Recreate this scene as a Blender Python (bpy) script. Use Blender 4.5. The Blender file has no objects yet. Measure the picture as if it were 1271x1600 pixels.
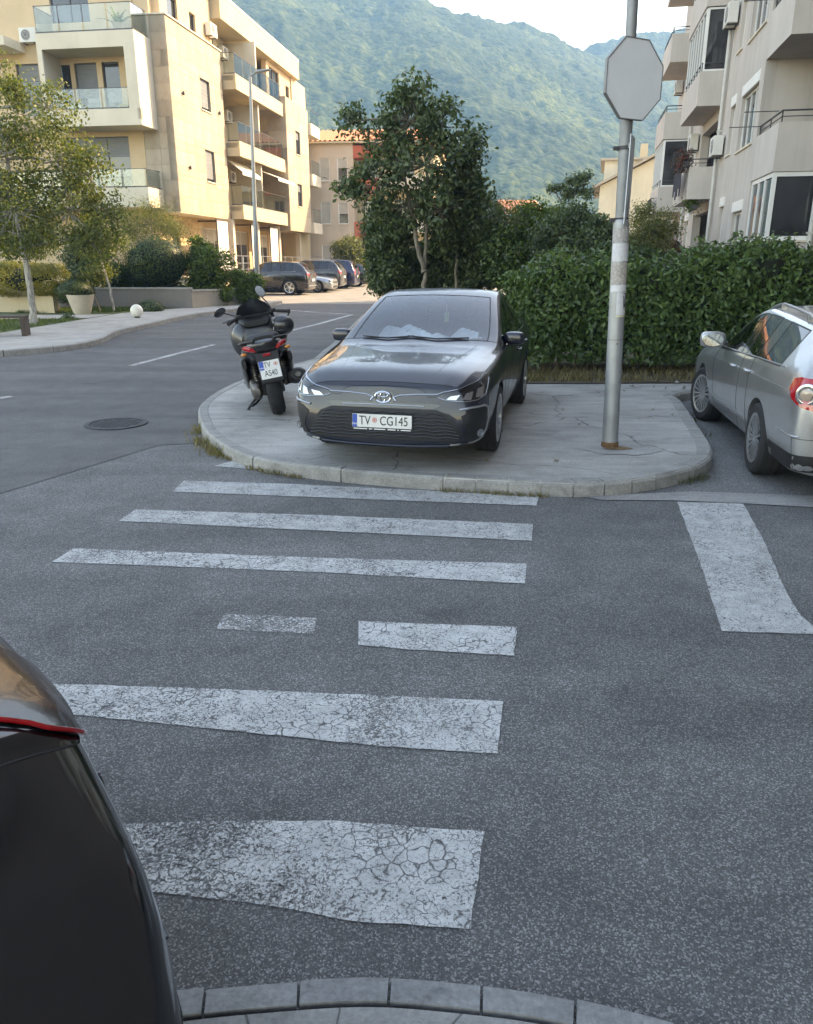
import bpy, bmesh, math, random
import numpy as np
from mathutils import Vector, Matrix
from mathutils.bvhtree import BVHTree

R = math.radians
random.seed(7)
RNG = np.random.default_rng(7)
scene = bpy.context.scene
col = scene.collection

# ------------------------------------------------------------------ camera
F_PX, PITCH, CAM_H = 1200.0, R(18.0), 1.83          # focal length in photo pixels (photo 1271 x 1600)
cam_d = bpy.data.cameras.new('camera')
cam = bpy.data.objects.new('camera', cam_d)
col.objects.link(cam)
cam.location = (0, 0, CAM_H)
cam.rotation_euler = (R(90) - PITCH, 0, 0)
cam_d.sensor_fit = 'VERTICAL'
cam_d.sensor_height = 24
cam_d.lens = 24 * F_PX / 1600
cam_d.clip_start = 0.05
cam_d.clip_end = 6000
scene.camera = cam

# ------------------------------------------------------------------ sky, sun, exposure
SUN_AZ, SUN_EL = R(64), R(33)                        # azimuth clockwise from +Y (ahead), elevation
world = bpy.data.worlds.new('World')
scene.world = world
world.use_nodes = True
wn = world.node_tree.nodes
wl = world.node_tree.links
for n in list(wn):
    wn.remove(n)
sky = wn.new('ShaderNodeTexSky')
sky.sky_type = 'NISHITA'
sky.sun_disc = False
sky.sun_elevation = SUN_EL
sky.sun_rotation = SUN_AZ
sky.air_density = 1.0
sky.dust_density = 1.0
sky.ozone_density = 1.0
bg = wn.new('ShaderNodeBackground')
bg.inputs[1].default_value = 0.14
wo = wn.new('ShaderNodeOutputWorld')
wl.new(sky.outputs[0], bg.inputs[0])
wl.new(bg.outputs[0], wo.inputs[0])

sd = bpy.data.lights.new('sun', 'SUN')
sd.energy = 2.0
sd.angle = R(0.5)
sd.color = (1.0, 0.86, 0.64)
sun = bpy.data.objects.new('sun', sd)
col.objects.link(sun)
S = Vector((math.sin(SUN_AZ) * math.cos(SUN_EL), math.cos(SUN_AZ) * math.cos(SUN_EL), math.sin(SUN_EL)))
sun.rotation_euler = S.to_track_quat('Z', 'Y').to_euler()
sun.location = (30, 30, 60)

scene.view_settings.view_transform = 'Standard'
scene.view_settings.look = 'None'
scene.view_settings.gamma = 1.0
scene.view_settings.exposure = 2.7
scene.view_settings.use_white_balance = True          # the phone's white balance, set for open shade
scene.view_settings.white_balance_temperature = 9800
scene.view_settings.white_balance_tint = 14
scene.view_settings.use_curve_mapping = False
scene.render.engine = 'CYCLES'
scene.cycles.use_denoising = True
scene.cycles.max_bounces = 7
scene.cycles.transparent_max_bounces = 12
scene.cycles.volume_bounces = 1
scene.cycles.caustics_reflective = False
scene.cycles.caustics_refractive = False

# ------------------------------------------------------------------ helpers
def zg(y):
    """height of the gently rising ground"""
    return 0.0 if y < 10 else min((y - 10) * 0.0077, 0.45)

_c, _s = math.cos(PITCH), math.sin(PITCH)
def ray(u, v):
    a = (u - 635.5) / F_PX
    b = (800 - v) / F_PX
    return Vector((a, _c + b * _s, -_s + b * _c))
def G(u, v, dz=0.0):
    """surveyed ground point"""
    r = ray(u, v)
    z = 0.0
    for _ in range(50):
        t = (z + dz - CAM_H) / r.z
        z = zg(r.y * t)
    return Vector((r.x * t, r.y * t, z + dz))
def at(u, v, Y):
    """surveyed point at a known distance"""
    r = ray(u, v)
    t = Y / r.y
    return Vector((r.x * t, Y, CAM_H + r.z * t))

MATS = {}
class NT:
    def __init__(s, name):
        s.m = bpy.data.materials.new(name)
        s.m.use_nodes = True
        s.n = s.m.node_tree.nodes
        s.l = s.m.node_tree.links
        s.b = s.n['Principled BSDF']
        s.out = s.n['Material Output']
        s.tc = None
    def new(s, t, **kw):
        n = s.n.new(t)
        for k, v in kw.items():
            if k.startswith('_'):
                n.inputs[k[1:].replace('_', ' ')].default_value = v
            else:
                setattr(n, k, v)
        return n
    def co(s, kind='Object'):
        if s.tc is None:
            s.tc = s.n.new('ShaderNodeTexCoord')
        return s.tc.outputs[kind]
    def geo(s):
        g = s.n.new('ShaderNodeNewGeometry')
        return g
    def noise(s, scale, detail=4, rough=.55, vec=None, dist=0):
        n = s.new('ShaderNodeTexNoise')
        n.inputs['Scale'].default_value = scale
        n.inputs['Detail'].default_value = detail
        n.inputs['Roughness'].default_value = rough
        n.inputs['Distortion'].default_value = dist
        s.l.new(vec or s.co(), n.inputs['Vector'])
        return n.outputs['Fac']
    def vor(s, scale, feature='F1', vec=None, out='Distance', rnd=1.0):
        n = s.new('ShaderNodeTexVoronoi', feature=feature)
        n.inputs['Scale'].default_value = scale
        n.inputs['Randomness'].default_value = rnd
        s.l.new(vec or s.co(), n.inputs['Vector'])
        return n.outputs[out]
    def ramp(s, fac, stops):
        n = s.new('ShaderNodeValToRGB')
        e = n.color_ramp.elements
        while len(e) < len(stops):
            e.new(0.5)
        for k, (p, c) in enumerate(stops):
            e[k].position = p
            e[k].color = (*c, 1) if isinstance(c, tuple) else (c, c, c, 1)
        s.l.new(fac, n.inputs[0])
        return n.outputs[0]
    def mix(s, fac, a, b, mode='MIX'):
        n = s.new('ShaderNodeMix', data_type='RGBA', blend_type=mode)
        for sock, val in ((0, fac), (6, a), (7, b)):
            if isinstance(val, (int, float)):
                n.inputs[sock].default_value = val if sock == 0 else (val, val, val, 1)
            elif isinstance(val, tuple):
                n.inputs[sock].default_value = (*val, 1)
            else:
                s.l.new(val, n.inputs[sock])
        return n.outputs[2]
    def math(s, op, a, b=0.0, clamp=False):
        n = s.new('ShaderNodeMath', operation=op, use_clamp=clamp)
        for k, v in enumerate((a, b)):
            if isinstance(v, (int, float)):
                n.inputs[k].default_value = v
            else:
                s.l.new(v, n.inputs[k])
        return n.outputs[0]
    def bump(s, h, strength=.3, dist=.01):
        n = s.new('ShaderNodeBump')
        n.inputs['Strength'].default_value = strength
        n.inputs['Distance'].default_value = dist
        s.l.new(h, n.inputs['Height'])
        s.l.new(n.outputs[0], s.b.inputs['Normal'])
    def color(s, c):
        s.l.new(c, s.b.inputs['Base Color'])

def mat(name, c, rough=.6, metal=0., spec=.5, coat=0., var=.12, vscale=3., bump=0., bscale=40., grime=0.):
    """plain procedural surface: colour broken by two noises, optional relief"""
    if name in MATS:
        return MATS[name]
    t = NT(name)
    b = t.b
    b.inputs['Roughness'].default_value = rough
    b.inputs['Metallic'].default_value = metal
    b.inputs['Specular IOR Level'].default_value = spec
    b.inputs['Coat Weight'].default_value = coat
    b.inputs['Coat Roughness'].default_value = .03
    lo = tuple(x * (1 - var) for x in c)
    hi = tuple(min(1, x * (1 + var)) for x in c)
    v = t.noise(vscale, 6, .6)
    cc = t.ramp(v, [(.3, lo), (.7, hi)])
    if grime:
        g = t.noise(vscale * .35, 8, .7, dist=.4)
        gm = t.ramp(g, [(.45, 0.), (.75, grime)])
        cc = t.mix(gm, cc, tuple(x * .45 for x in c))
    t.color(cc)
    if bump:
        t.bump(t.noise(bscale, 5, .6), bump)
    MATS[name] = t.m
    return t.m

class MB:
    """collects shapes; build() links them as one mesh object"""
    def __init__(s):
        s.v, s.f, s.m = [], [], []
    def add(s, vs, fs, m=0):
        o = len(s.v)
        s.v += [tuple(p) for p in vs]
        s.f += [tuple(i + o for i in f) for f in fs]
        s.m += [m] * len(fs)
        return s
    def box(s, x0, x1, y0, y1, z0, z1, m=0):
        vs = [(x, y, z) for z in (z0, z1) for y in (y0, y1) for x in (x0, x1)]
        return s.add(vs, [(0, 2, 3, 1), (4, 5, 7, 6), (0, 1, 5, 4), (2, 6, 7, 3), (0, 4, 6, 2), (1, 3, 7, 5)], m)
    def obox(s, c, size, rot=None, m=0):
        h = Vector(size) / 2
        vs = [Vector((x, y, z)) for z in (-h.z, h.z) for y in (-h.y, h.y) for x in (-h.x, h.x)]
        if rot is not None:
            vs = [rot @ p for p in vs]
        vs = [p + Vector(c) for p in vs]
        return s.add(vs, [(0, 2, 3, 1), (4, 5, 7, 6), (0, 1, 5, 4), (2, 6, 7, 3), (0, 4, 6, 2), (1, 3, 7, 5)], m)
    def bar(s, p, q, w, h, m=0, up=(0, 0, 1)):
        p, q = Vector(p), Vector(q)
        d = (q - p)
        L = d.length
        d.normalize()
        u = Vector(up)
        if abs(d.dot(u)) > .98:
            u = Vector((1, 0, 0))
        r = d.cross(u).normalized()
        u = r.cross(d)
        rot = Matrix((r, d, u)).transposed()
        return s.obox((p + q) / 2, (w, L, h), rot, m)
    def prism(s, poly, z0, z1, m=0, z0f=None, z1f=None):
        n = len(poly)
        a = sum(poly[i][0] * poly[(i + 1) % n][1] - poly[(i + 1) % n][0] * poly[i][1] for i in range(n))
        if a < 0:
            poly = poly[::-1]
        vs = [(p[0], p[1], z0 if z0f is None else z0f(p)) for p in poly] + [(p[0], p[1], z1 if z1f is None else z1f(p)) for p in poly]
        fs = [tuple(range(n))[::-1], tuple(range(n, 2 * n))] + [(i, (i + 1) % n, (i + 1) % n + n, i + n) for i in range(n)]
        return s.add(vs, fs, m)
    def tube(s, pts, r, n=8, m=0, cap=True):
        pts = [Vector(p) for p in pts]
        k = len(pts)
        rr = [r] * k if isinstance(r, (int, float)) else list(r)
        vs, fs = [], []
        prev = None
        for i, p in enumerate(pts):
            d = (pts[min(i + 1, k - 1)] - pts[max(i - 1, 0)])
            if d.length < 1e-9:
                d = Vector((0, 0, 1))
            d.normalize()
            if prev is None:
                a = Vector((1, 0, 0)) if abs(d.x) < .9 else Vector((0, 1, 0))
            else:
                a = prev
            u = (a - d * a.dot(d)).normalized()
            prev = u
            w = d.cross(u)
            for j in range(n):
                t = 2 * math.pi * j / n
                vs.append(p + (u * math.cos(t) + w * math.sin(t)) * rr[i])
        for i in range(k - 1):
            for j in range(n):
                fs.append((i * n + j, i * n + (j + 1) % n, (i + 1) * n + (j + 1) % n, (i + 1) * n + j))
        if cap:
            fs.append(tuple(range(n))[::-1])
            fs.append(tuple(range((k - 1) * n, k * n)))
        return s.add(vs, fs, m)
    def lathe(s, prof, n=24, m=0, M=None, close=False):
        """profile of (radius, height) about local z"""
        vs, fs = [], []
        k = len(prof)
        for r, z in prof:
            for j in range(n):
                t = 2 * math.pi * j / n
                p = Vector((r * math.cos(t), r * math.sin(t), z))
                vs.append(M @ p if M is not None else p)
        for i in range(k - 1 + (1 if close else 0)):
            i2 = (i + 1) % k
            for j in range(n):
                fs.append((i * n + j, i * n + (j + 1) % n, i2 * n + (j + 1) % n, i2 * n + j))
        if not close:
            fs.append(tuple(range(n))[::-1])
            fs.append(tuple(range((k - 1) * n, k * n)))
        return s.add(vs, fs, m)
    def ball(s, c, r, n=16, k=10, m=0, M=None):
        prof = [(math.sin(math.pi * i / k), -math.cos(math.pi * i / k)) for i in range(k + 1)]
        r = (r, r, r) if isinstance(r, (int, float)) else r
        T = Matrix.Translation(c) @ (M.to_4x4() if M is not None else Matrix()) @ Matrix.Diagonal((*r, 1))
        prof[0] = (1e-3, -1)
        prof[-1] = (1e-3, 1)
        return s.lathe(prof, n, m, T)
    def mesh(s, name, smooth=False, bevel=0., angle=None):
        me = bpy.data.meshes.new(name)
        me.from_pydata(s.v, [], s.f)
        me.polygons.foreach_set('material_index', s.m)
        if bevel:
            bm = bmesh.new()
            bm.from_mesh(me)
            ed = [e for e in bm.edges if len(e.link_faces) == 2 and e.calc_face_angle(0) > .5]
            bmesh.ops.bevel(bm, geom=ed, offset=bevel, segments=2, affect='EDGES', profile=.6)
            bm.to_mesh(me)
            bm.free()
        if smooth:
            me.polygons.foreach_set('use_smooth', [True] * len(me.polygons))
            if angle:
                me.set_sharp_from_angle(angle=angle)
        me.update()
        return me
    def build(s, name, mats, parent=None, smooth=False, bevel=0., angle=R(40)):
        me = s.mesh(name, smooth, bevel, angle)
        return link(name, me, mats, parent)

def link(name, me, mats, parent=None):
    for m in (mats if isinstance(mats, (list, tuple)) else [mats]):
        me.materials.append(m)
    o = bpy.data.objects.new(name, me)
    col.objects.link(o)
    if parent is not None:
        o.parent = parent
    return o

def tag(o, label=None, cat=None, group=None, kind=None):
    if label: o['label'] = label
    if cat: o['category'] = cat
    if group: o['group'] = group
    if kind: o['kind'] = kind
    return o
def thing(name, label, cat, loc=(0, 0, 0), rz=0., group=None):
    o = bpy.data.objects.new(name, None)
    o.empty_display_size = .2
    col.objects.link(o)
    o.location = loc
    o.rotation_euler = (0, 0, rz)
    return tag(o, label, cat, group)
def inst(name, me, parent, loc=(0, 0, 0), rot=(0, 0, 0), sc=(1, 1, 1)):
    """another object on shared mesh data"""
    o = bpy.data.objects.new(name, me)
    col.objects.link(o)
    o.parent = parent
    o.location = loc
    o.rotation_euler = rot
    o.scale = sc
    return o
def text_mesh(txt, h, depth=.001, font_w=1.0):
    cu = bpy.data.curves.new('lettering', 'FONT')
    cu.body = txt
    cu.size = h / .72
    cu.extrude = depth
    cu.align_x = 'CENTER'
    cu.align_y = 'CENTER'
    cu.offset = .0
    o = bpy.data.objects.new('lettering', cu)
    col.objects.link(o)
    dg = bpy.context.evaluated_depsgraph_get()
    me = bpy.data.meshes.new_from_object(o.evaluated_get(dg))
    bpy.data.objects.remove(o)
    bpy.data.curves.remove(cu)
    return me

def smooth_path(pts, closed=False, n=8):
    """Catmull-Rom through the points"""
    P = [Vector(p) for p in pts]
    k = len(P)
    out = []
    for i in range(k if closed else k - 1):
        p0 = P[(i - 1) % k] if closed or i else P[0]
        p1, p2 = P[i], P[(i + 1) % k]
        p3 = P[(i + 2) % k] if closed or i + 2 < k else P[-1]
        for j in range(n):
            t = j / n
            out.append(.5 * ((2 * p1) + (p2 - p0) * t + (2 * p0 - 5 * p1 + 4 * p2 - p3) * t * t + (3 * p1 - p0 - 3 * p2 + p3) * t ** 3))
    if not closed:
        out.append(P[-1])
    return out
def resample(pts, step):
    P = [Vector(p) for p in pts]
    out = [P[0]]
    acc = 0.
    for a, b in zip(P, P[1:]):
        L = (b - a).length
        if L < 1e-9:
            continue
        d = step - acc
        while d <= L:
            out.append(a.lerp(b, d / L))
            d += step
        acc = L - (d - step)
    return out
def sheet(name, poly, dz, m, step=2.0, kind='structure', parent=None):
    """ground sheet from an outline, cut fine enough to follow the slope"""
    bm = bmesh.new()
    vs = [bm.verts.new((p[0], p[1], 0)) for p in poly]
    bm.faces.new(vs)
    y0, y1 = min(p[1] for p in poly), max(p[1] for p in poly)
    y = math.floor(y0 / step) * step if step else y1
    cuts = [10., 68.44]
    while y < y1 and step > 0:
        if 8 < y < 72:
            cuts.append(y)
        y += step
    for y in cuts:
        if y0 < y < y1:
            bmesh.ops.bisect_plane(bm, geom=bm.verts[:] + bm.edges[:] + bm.faces[:], plane_co=(0, y, 0), plane_no=(0, 1, 0))
    for v in bm.verts:
        v.co.z = zg(v.co.y) + dz
    bmesh.ops.recalc_face_normals(bm, faces=bm.faces)
    if sum(f.normal.z for f in bm.faces) < 0:
        bmesh.ops.reverse_faces(bm, faces=bm.faces)
    bmesh.ops.triangulate(bm, faces=[f for f in bm.faces if len(f.verts) > 4])
    me = bpy.data.meshes.new(name)
    bm.to_mesh(me)
    bm.free()
    o = link(name, me, m, parent)
    if parent is None and kind:
        o['kind'] = kind
    return o
# ------------------------------------------------------------------ ground materials
def asphalt(name, dark, light, speck, grain=1.0, patch=(.8, 1.15)):
    t = NT(name)
    t.b.inputs['Roughness'].default_value = .82
    t.b.inputs['Specular IOR Level'].default_value = .35
    st = t.vor(95 * grain, out='Color')
    sep = t.new('ShaderNodeSeparateColor')
    t.l.new(st, sep.inputs[0])
    stone = t.ramp(sep.outputs[0], [(.0, dark), (.48, tuple((a + b) / 2 for a, b in zip(dark, light))), (.76, light), (.92, speck), (1., speck)])
    fine = t.noise(420 * grain, 2, .6)
    c = t.mix(.6, stone, t.ramp(fine, [(.25, .25), (.75, 1.)]), 'MULTIPLY')
    big = t.ramp(t.noise(.45, 6, .62, dist=.6), [(.3, patch[0]), (.7, patch[1])])
    c = t.mix(1., c, big, 'MULTIPLY')
    mid = t.ramp(t.noise(3.2, 5, .6), [(.35, .88), (.65, 1.1)])
    c = t.mix(1., c, mid, 'MULTIPLY')
    mpw = t.new('ShaderNodeMapping'); mpw.inputs['Scale'].default_value = (.12, 1.5, 1.); mpw.inputs['Rotation'].default_value = (0, 0, R(4)); t.l.new(t.co(), mpw.inputs[0])
    path = t.ramp(t.noise(1.0, 4, .5, vec=mpw.outputs[0]), [(.38, .84), (.62, 1.10)])
    c = t.mix(.9, c, path, 'MULTIPLY')
    stain = t.ramp(t.noise(1.1, 3, .5, dist=1.2), [(.62, 1.), (.74, .72)])
    c = t.mix(.8, c, stain, 'MULTIPLY')
    t.color(c)
    d = t.vor(95 * grain)
    t.bump(t.math('ADD', t.math('MULTIPLY', d, -.6), t.math('MULTIPLY', fine, .5)), .55, .006)
    return t.m
M_ASPH = asphalt('worn_asphalt', (.110, .109, .106), (.205, .202, .197), (.40, .39, .378), 2.05)
M_ASPH2 = asphalt('smooth_asphalt', (.115, .112, .108), (.152, .148, .143), (.20, .195, .19), 1.6, (.86, 1.12))

def concrete(name, c, crack=0., var=.16, sc=1., cw=.018):
    t = NT(name)
    t.b.inputs['Roughness'].default_value = .85
    t.b.inputs['Specular IOR Level'].default_value = .3
    a = t.noise(1.3 * sc, 8, .65, dist=.3)
    cc = t.ramp(a, [(.28, tuple(x * (1 - var * 1.6) for x in c)), (.5, c), (.74, tuple(x * (1 + var) for x in c))])
    s = t.noise(60, 3, .7)
    cc = t.mix(.6, cc, t.ramp(s, [(.3, .58), (.7, 1.18)]), 'MULTIPLY')
    mp = t.new('ShaderNodeMapping'); mp.inputs['Scale'].default_value = (.5, 2.2, 1.); mp.inputs['Rotation'].default_value = (0, 0, R(14)); t.l.new(t.co(), mp.inputs[0])
    cc = t.mix(.8, cc, t.ramp(t.noise(3.1 * sc, 7, .72, vec=mp.outputs[0]), [(.34, .76), (.62, 1.10)]), 'MULTIPLY')
    pit = t.ramp(t.noise(24, 2, .5), [(.66, 1.), (.72, .6)])
    cc = t.mix(.6, cc, pit, 'MULTIPLY')
    st = t.ramp(t.noise(2.6 * sc, 4, .6, dist=1.5), [(.58, 1.), (.72, .74)])
    cc = t.mix(.8, cc, st, 'MULTIPLY')
    h = s
    if crack:
        n = t.new('ShaderNodeTexNoise')
        n.inputs['Scale'].default_value = 2.5
        t.l.new(t.co(), n.inputs['Vector'])
        v = t.mix(.25, t.co(), n.outputs['Color'])
        e = t.vor(crack, 'DISTANCE_TO_EDGE', v)
        k = t.ramp(e, [(.0, .1), (cw, 1.)])
        cc = t.mix(.75, cc, k, 'MULTIPLY')
        h = t.math('ADD', t.math('MULTIPLY', s, .3), k)
    t.color(cc)
    t.bump(h, .35, .006)
    return t.m
M_CONC = concrete('pavement_concrete', (.40, .382, .352), crack=.55, var=.2, cw=.0035)
M_CONC_CR = concrete('cracked_concrete', (.31, .305, .29), crack=5.)
M_KERB = concrete('kerb_concrete', (.33, .32, .295), sc=2.)
M_KERB_N = concrete('near_kerb_concrete', (.28, .28, .275), sc=3.)
M_WALK = concrete('sidewalk_concrete', (.38, .365, .335))
M_EARTH = mat('earth', (.12, .095, .06), .95, var=.35, vscale=4, bump=.8, bscale=30)
M_GRASSBASE = mat('turf_soil', (.07, .09, .03), .95, var=.3, vscale=3, bump=.8, bscale=60)

def paint_mat(name, wear, cell, c=(.62, .62, .60), xw=.022, edge=.13):
    """road paint: crazed into cells, worn through in places"""
    t = NT(name)
    t.b.inputs['Roughness'].default_value = .75
    n = t.new('ShaderNodeTexNoise')
    n.inputs['Scale'].default_value = 7.
    n.inputs['Detail'].default_value = 3
    t.l.new(t.co(), n.inputs['Vector'])
    v = t.mix(.10, t.co(), n.outputs['Color'])
    msk = t.ramp(t.noise(2.7, 2, .5), [(.44, 0.), (.56, 1.)])
    ea, eb = t.vor(cell * .8, 'DISTANCE_TO_EDGE', v), t.vor(cell * 1.7, 'DISTANCE_TO_EDGE', v)
    e = t.math('ADD', t.math('MULTIPLY', ea, t.math('SUBTRACT', 1., msk)), t.math('MULTIPLY', eb, msk))
    e2 = t.vor(cell * 2.7, 'DISTANCE_TO_EDGE', v)
    # crack width changes along the crack; some close up altogether
    wv = t.math('MULTIPLY', t.noise(11, 4, .7), .13)
    crack = t.math('DIVIDE', e, t.math('MAXIMUM', t.math('SUBTRACT', wv, .012), .002), True)
    crack2 = t.ramp(t.math('ADD', e2, t.math('MULTIPLY', t.noise(17, 3, .6), .10)), [(.045, .35), (.085, 1.)])
    w = t.noise(1.9, 7, .7, dist=.4)
    g = t.noise(70, 4, .8)
    st = t.vor(140, out='Color')
    sp = t.new('ShaderNodeSeparateColor'); t.l.new(st, sp.inputs[0])
    ww = t.math('ADD', t.math('ADD', t.math('MULTIPLY', w, .50), t.math('MULTIPLY', g, .38)), t.math('MULTIPLY', sp.outputs[0], .16))
    sx = t.new('ShaderNodeSeparateXYZ'); t.l.new(t.co(), sx.inputs[0])
    ww = t.math('SUBTRACT', ww, t.math('MULTIPLY', t.math('SUBTRACT', .1, sx.outputs[0], True), xw))
    if edge:                                  # paint flakes first along its edges
        at_ = t.new('ShaderNodeAttribute'); at_.attribute_name = 'inner'
        ww = t.math('SUBTRACT', ww, t.math('MULTIPLY', t.math('SUBTRACT', 1., at_.outputs['Fac']), edge))
    body = t.ramp(ww, [(wear - .06, 0.), (wear + .07, 1.)])
    a = t.math('MULTIPLY', t.math('MULTIPLY', crack, crack2), body)
    a = t.math('MULTIPLY', a, .93)
    cc = t.ramp(t.noise(9, 6, .7), [(.3, tuple(x * .66 for x in c)), (.62, c)])
    t.color(cc)
    t.l.new(a, t.b.inputs['Alpha'])
    t.bump(crack, .25, .003)
    return t.m
M_PAINT = paint_mat('road_paint', .425, 23)
M_PAINT_M = paint_mat('half_worn_road_paint', .465, 25)
M_PAINT_N = paint_mat('near_road_paint', .425, 23, xw=.11)
M_PAINT_F = paint_mat('faded_road_paint', .52, 26)
M_PAINT_W = paint_mat('old_road_paint', .40, 36, (.55, .55, .53))

# ------------------------------------------------------------------ ground, roads
sheet('ground', [(-900, -60), (900, -60), (900, 1500), (-900, 1500)], -.05, M_EARTH)
road = sheet('road', [(-70, -40), (60, -40), (60, 34), (-70, 34)], 0., M_ASPH)
lw = [(-40, 8.0), (-20, 11.6), (-8.08, 15.46), (-7.29, 20.54), (-6.94, 25.55), (-5.75, 29.6), (-5.2, 33.4)]   # left kerb, foot
rw = [(-1.2, 33.4), (-1.45, 24.8), (-1.6, 18.), (-1.72, 14.32), (-2.47, 12.08), (-2.64, 9.97), (-2.34, 8.55)]
a, b = G(0, 772), G(330, 692)
dk = [tuple(p) for p in lw] + rw + [(b.x, b.y), (-2.6, 7.9), (a.x, a.y), (-14, 5.2), (-40, 2.6)]
sheet('side_road', dk, .004, M_ASPH2)
sheet('parking_lot', [(-14, 33.4), (9, 33.4), (16, 75), (-12, 75)], .006, concrete('parking_concrete', (.30, .28, .25)))

def marking(name, poly, m, dz=.006):
    return sheet(name, poly, dz, m, parent=road)
def mk(*px):
    return [tuple(G(u, v)[:2]) for u, v in px]
def band(px, m, wob=.003, dz=.006):
    """stripe outline from its corners, the long edges slightly uneven"""
    P = [Vector(p) for p in mk(*px)]
    out = []
    for i, p in enumerate(P):
        q = P[(i + 1) % len(P)]
        k = max(1, int((q - p).length / .06))
        for j in range(k):
            w = p.lerp(q, j / k)
            out.append((w.x + random.uniform(-wob, wob), w.y + random.uniform(-wob, wob)))
    bm = bmesh.new()
    f = bm.faces.new([bm.verts.new((x, y, dz)) for x, y in out])
    if f.normal.z < 0 or sum(out[i][0] * out[(i + 1) % len(out)][1] - out[(i + 1) % len(out)][0] * out[i][1] for i in range(len(out))) < 0:
        f.normal_flip()
    ring = bmesh.ops.inset_region(bm, faces=[f], thickness=.045, use_even_offset=False)['faces']
    core_v = {v for q in bm.faces if q not in ring for v in q.verts}
    bmesh.ops.triangulate(bm, faces=[q for q in bm.faces if len(q.verts) > 4])
    bm.verts.index_update()
    vals = [1. if v in core_v else 0. for v in bm.verts]
    me = bpy.data.meshes.new('zebra_stripe'); bm.to_mesh(me); bm.free()
    a_ = me.attributes.new('inner', 'FLOAT', 'POINT'); a_.data.foreach_set('value', vals)
    return link('zebra_stripe', me, m, road)
band([(335, 729), (362, 721), (398, 726), (430, 731), (425, 736)], M_PAINT_W)
band([(288, 752), (450, 757), (843, 776), (838, 791), (600, 782), (270, 769)], M_PAINT_W)
band([(212, 797), (500, 806), (833, 820), (832, 846), (520, 831), (187, 815)], M_PAINT_W)
band([(115, 858), (480, 872), (823, 882), (820, 913), (500, 895), (82, 879)], M_PAINT)
band([(350, 960), (495, 967), (490, 992), (340, 984)], M_PAINT_M)
band([(560, 972), (808, 981), (803, 1026), (640, 1016), (560, 1009)], M_PAINT)
band([(20, 1068), (400, 1080), (787, 1097), (777, 1179), (600, 1168), (330, 1140), (60, 1112)], M_PAINT)
band([(120, 1292), (330, 1285), (525, 1284), (757, 1302), (735, 1453), (560, 1442), (380, 1411), (150, 1388)], M_PAINT_N)
band([(1058, 785), (1162, 788), (1196, 850), (1228, 925), (1250, 962), (1285, 992), (1128, 988), (1098, 890)], M_PAINT_W)
def line(px, w, m, name='lane_line'):
    P = [Vector((*q, 0)) for q in mk(*px)]
    L, Rr = [], []
    for i, p in enumerate(P):
        d = (P[min(i + 1, len(P) - 1)] - P[max(i - 1, 0)]).normalized()
        n = Vector((-d.y, d.x, 0)) * w / 2
        L.append((p + n)[:2]); Rr.append((p - n)[:2])
    marking(name, L + Rr[::-1], m, .009)
M_LINE = paint_mat('lane_paint', .43, 30, edge=0.)
line([(205, 572), (270, 555), (335, 539)], .13, M_LINE)
line([(-20, 626), (18, 620)], .13, M_LINE)
line([(455, 517), (500, 506), (550, 492)], .16, M_LINE)
line([(440, 484), (500, 489), (545, 491)], .16, M_LINE)
line([(330, 493), (420, 478), (440, 476)], .12, M_LINE)

# manhole cover with ring and cast pattern
mh = thing('manhole_cover', 'round cast iron manhole cover set in the dark side road', 'manhole cover', G(182, 663))
M_IRON = mat('cast_iron', (.055, .056, .058), .7, metal=.4, var=.3, vscale=20, bump=.4, bscale=60)
b_ = MB(); b_.lathe([(.30, .005), (.30, .016), (.36, .016), (.36, .005)], 40, close=True); b_.build('ring', M_IRON, mh)
b_ = MB(); b_.lathe([(.29, .005), (.29, .012), (.001, .012)], 40); b_.build('lid', M_IRON, mh)
b_ = MB()
for i in range(-4, 5):
    for j in range(-4, 5):
        if (i * i + j * j) * .06 ** 2 < .26 ** 2:
            b_.box(i * .06 - .022, i * .06 + .022, j * .06 - .012, j * .06 + .012, .0121, .0165)
b_.build('raised_pattern', M_IRON, mh)['kind'] = 'stuff'

# ------------------------------------------------------------------ the concrete island the car is parked on
KT = .12
isl_px = [(315, 680), (345, 710), (400, 735), (480, 748), (600, 760), (720, 769), (850, 776), (940, 776), (1020, 766), (1080, 751), (1110, 735), (1112, 714), (1092, 680), (1066, 640)]
isl = [Vector((-1.72, 14.32, 0)), Vector((-2.47, 12.08, 0)), Vector((-2.66, 9.97, 0))] + [G(*p) for p in isl_px] + [Vector((3.66, 10.4, 0)), Vector((4.2, 10.75, 0)), Vector((5.6, 10.8, 0)), Vector((8.2, 10.9, 0))]
isl = [Vector((p.x, p.y, 0)) for p in isl]
ipath = smooth_path(isl, n=10)
def offset(path, d):
    out = []
    for i, p in enumerate(path):
        t = (path[min(i + 1, len(path) - 1)] - path[max(i - 1, 0)]).normalized()
        out.append(p + Vector((-t.y, t.x, 0)) * d)
    return out
KW = .13
inner = offset(ipath, KW + .004)
slab = [p[:2] for p in inner] + [(8.2, 11.45), (5.0, 11.4), (1.7, 11.35), (0.0, 11.5), (-1.0, 12.2), (-1.35, 14.3)]
pave = sheet('pavement_island', slab, KT - .004, M_CONC, step=0)
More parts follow.
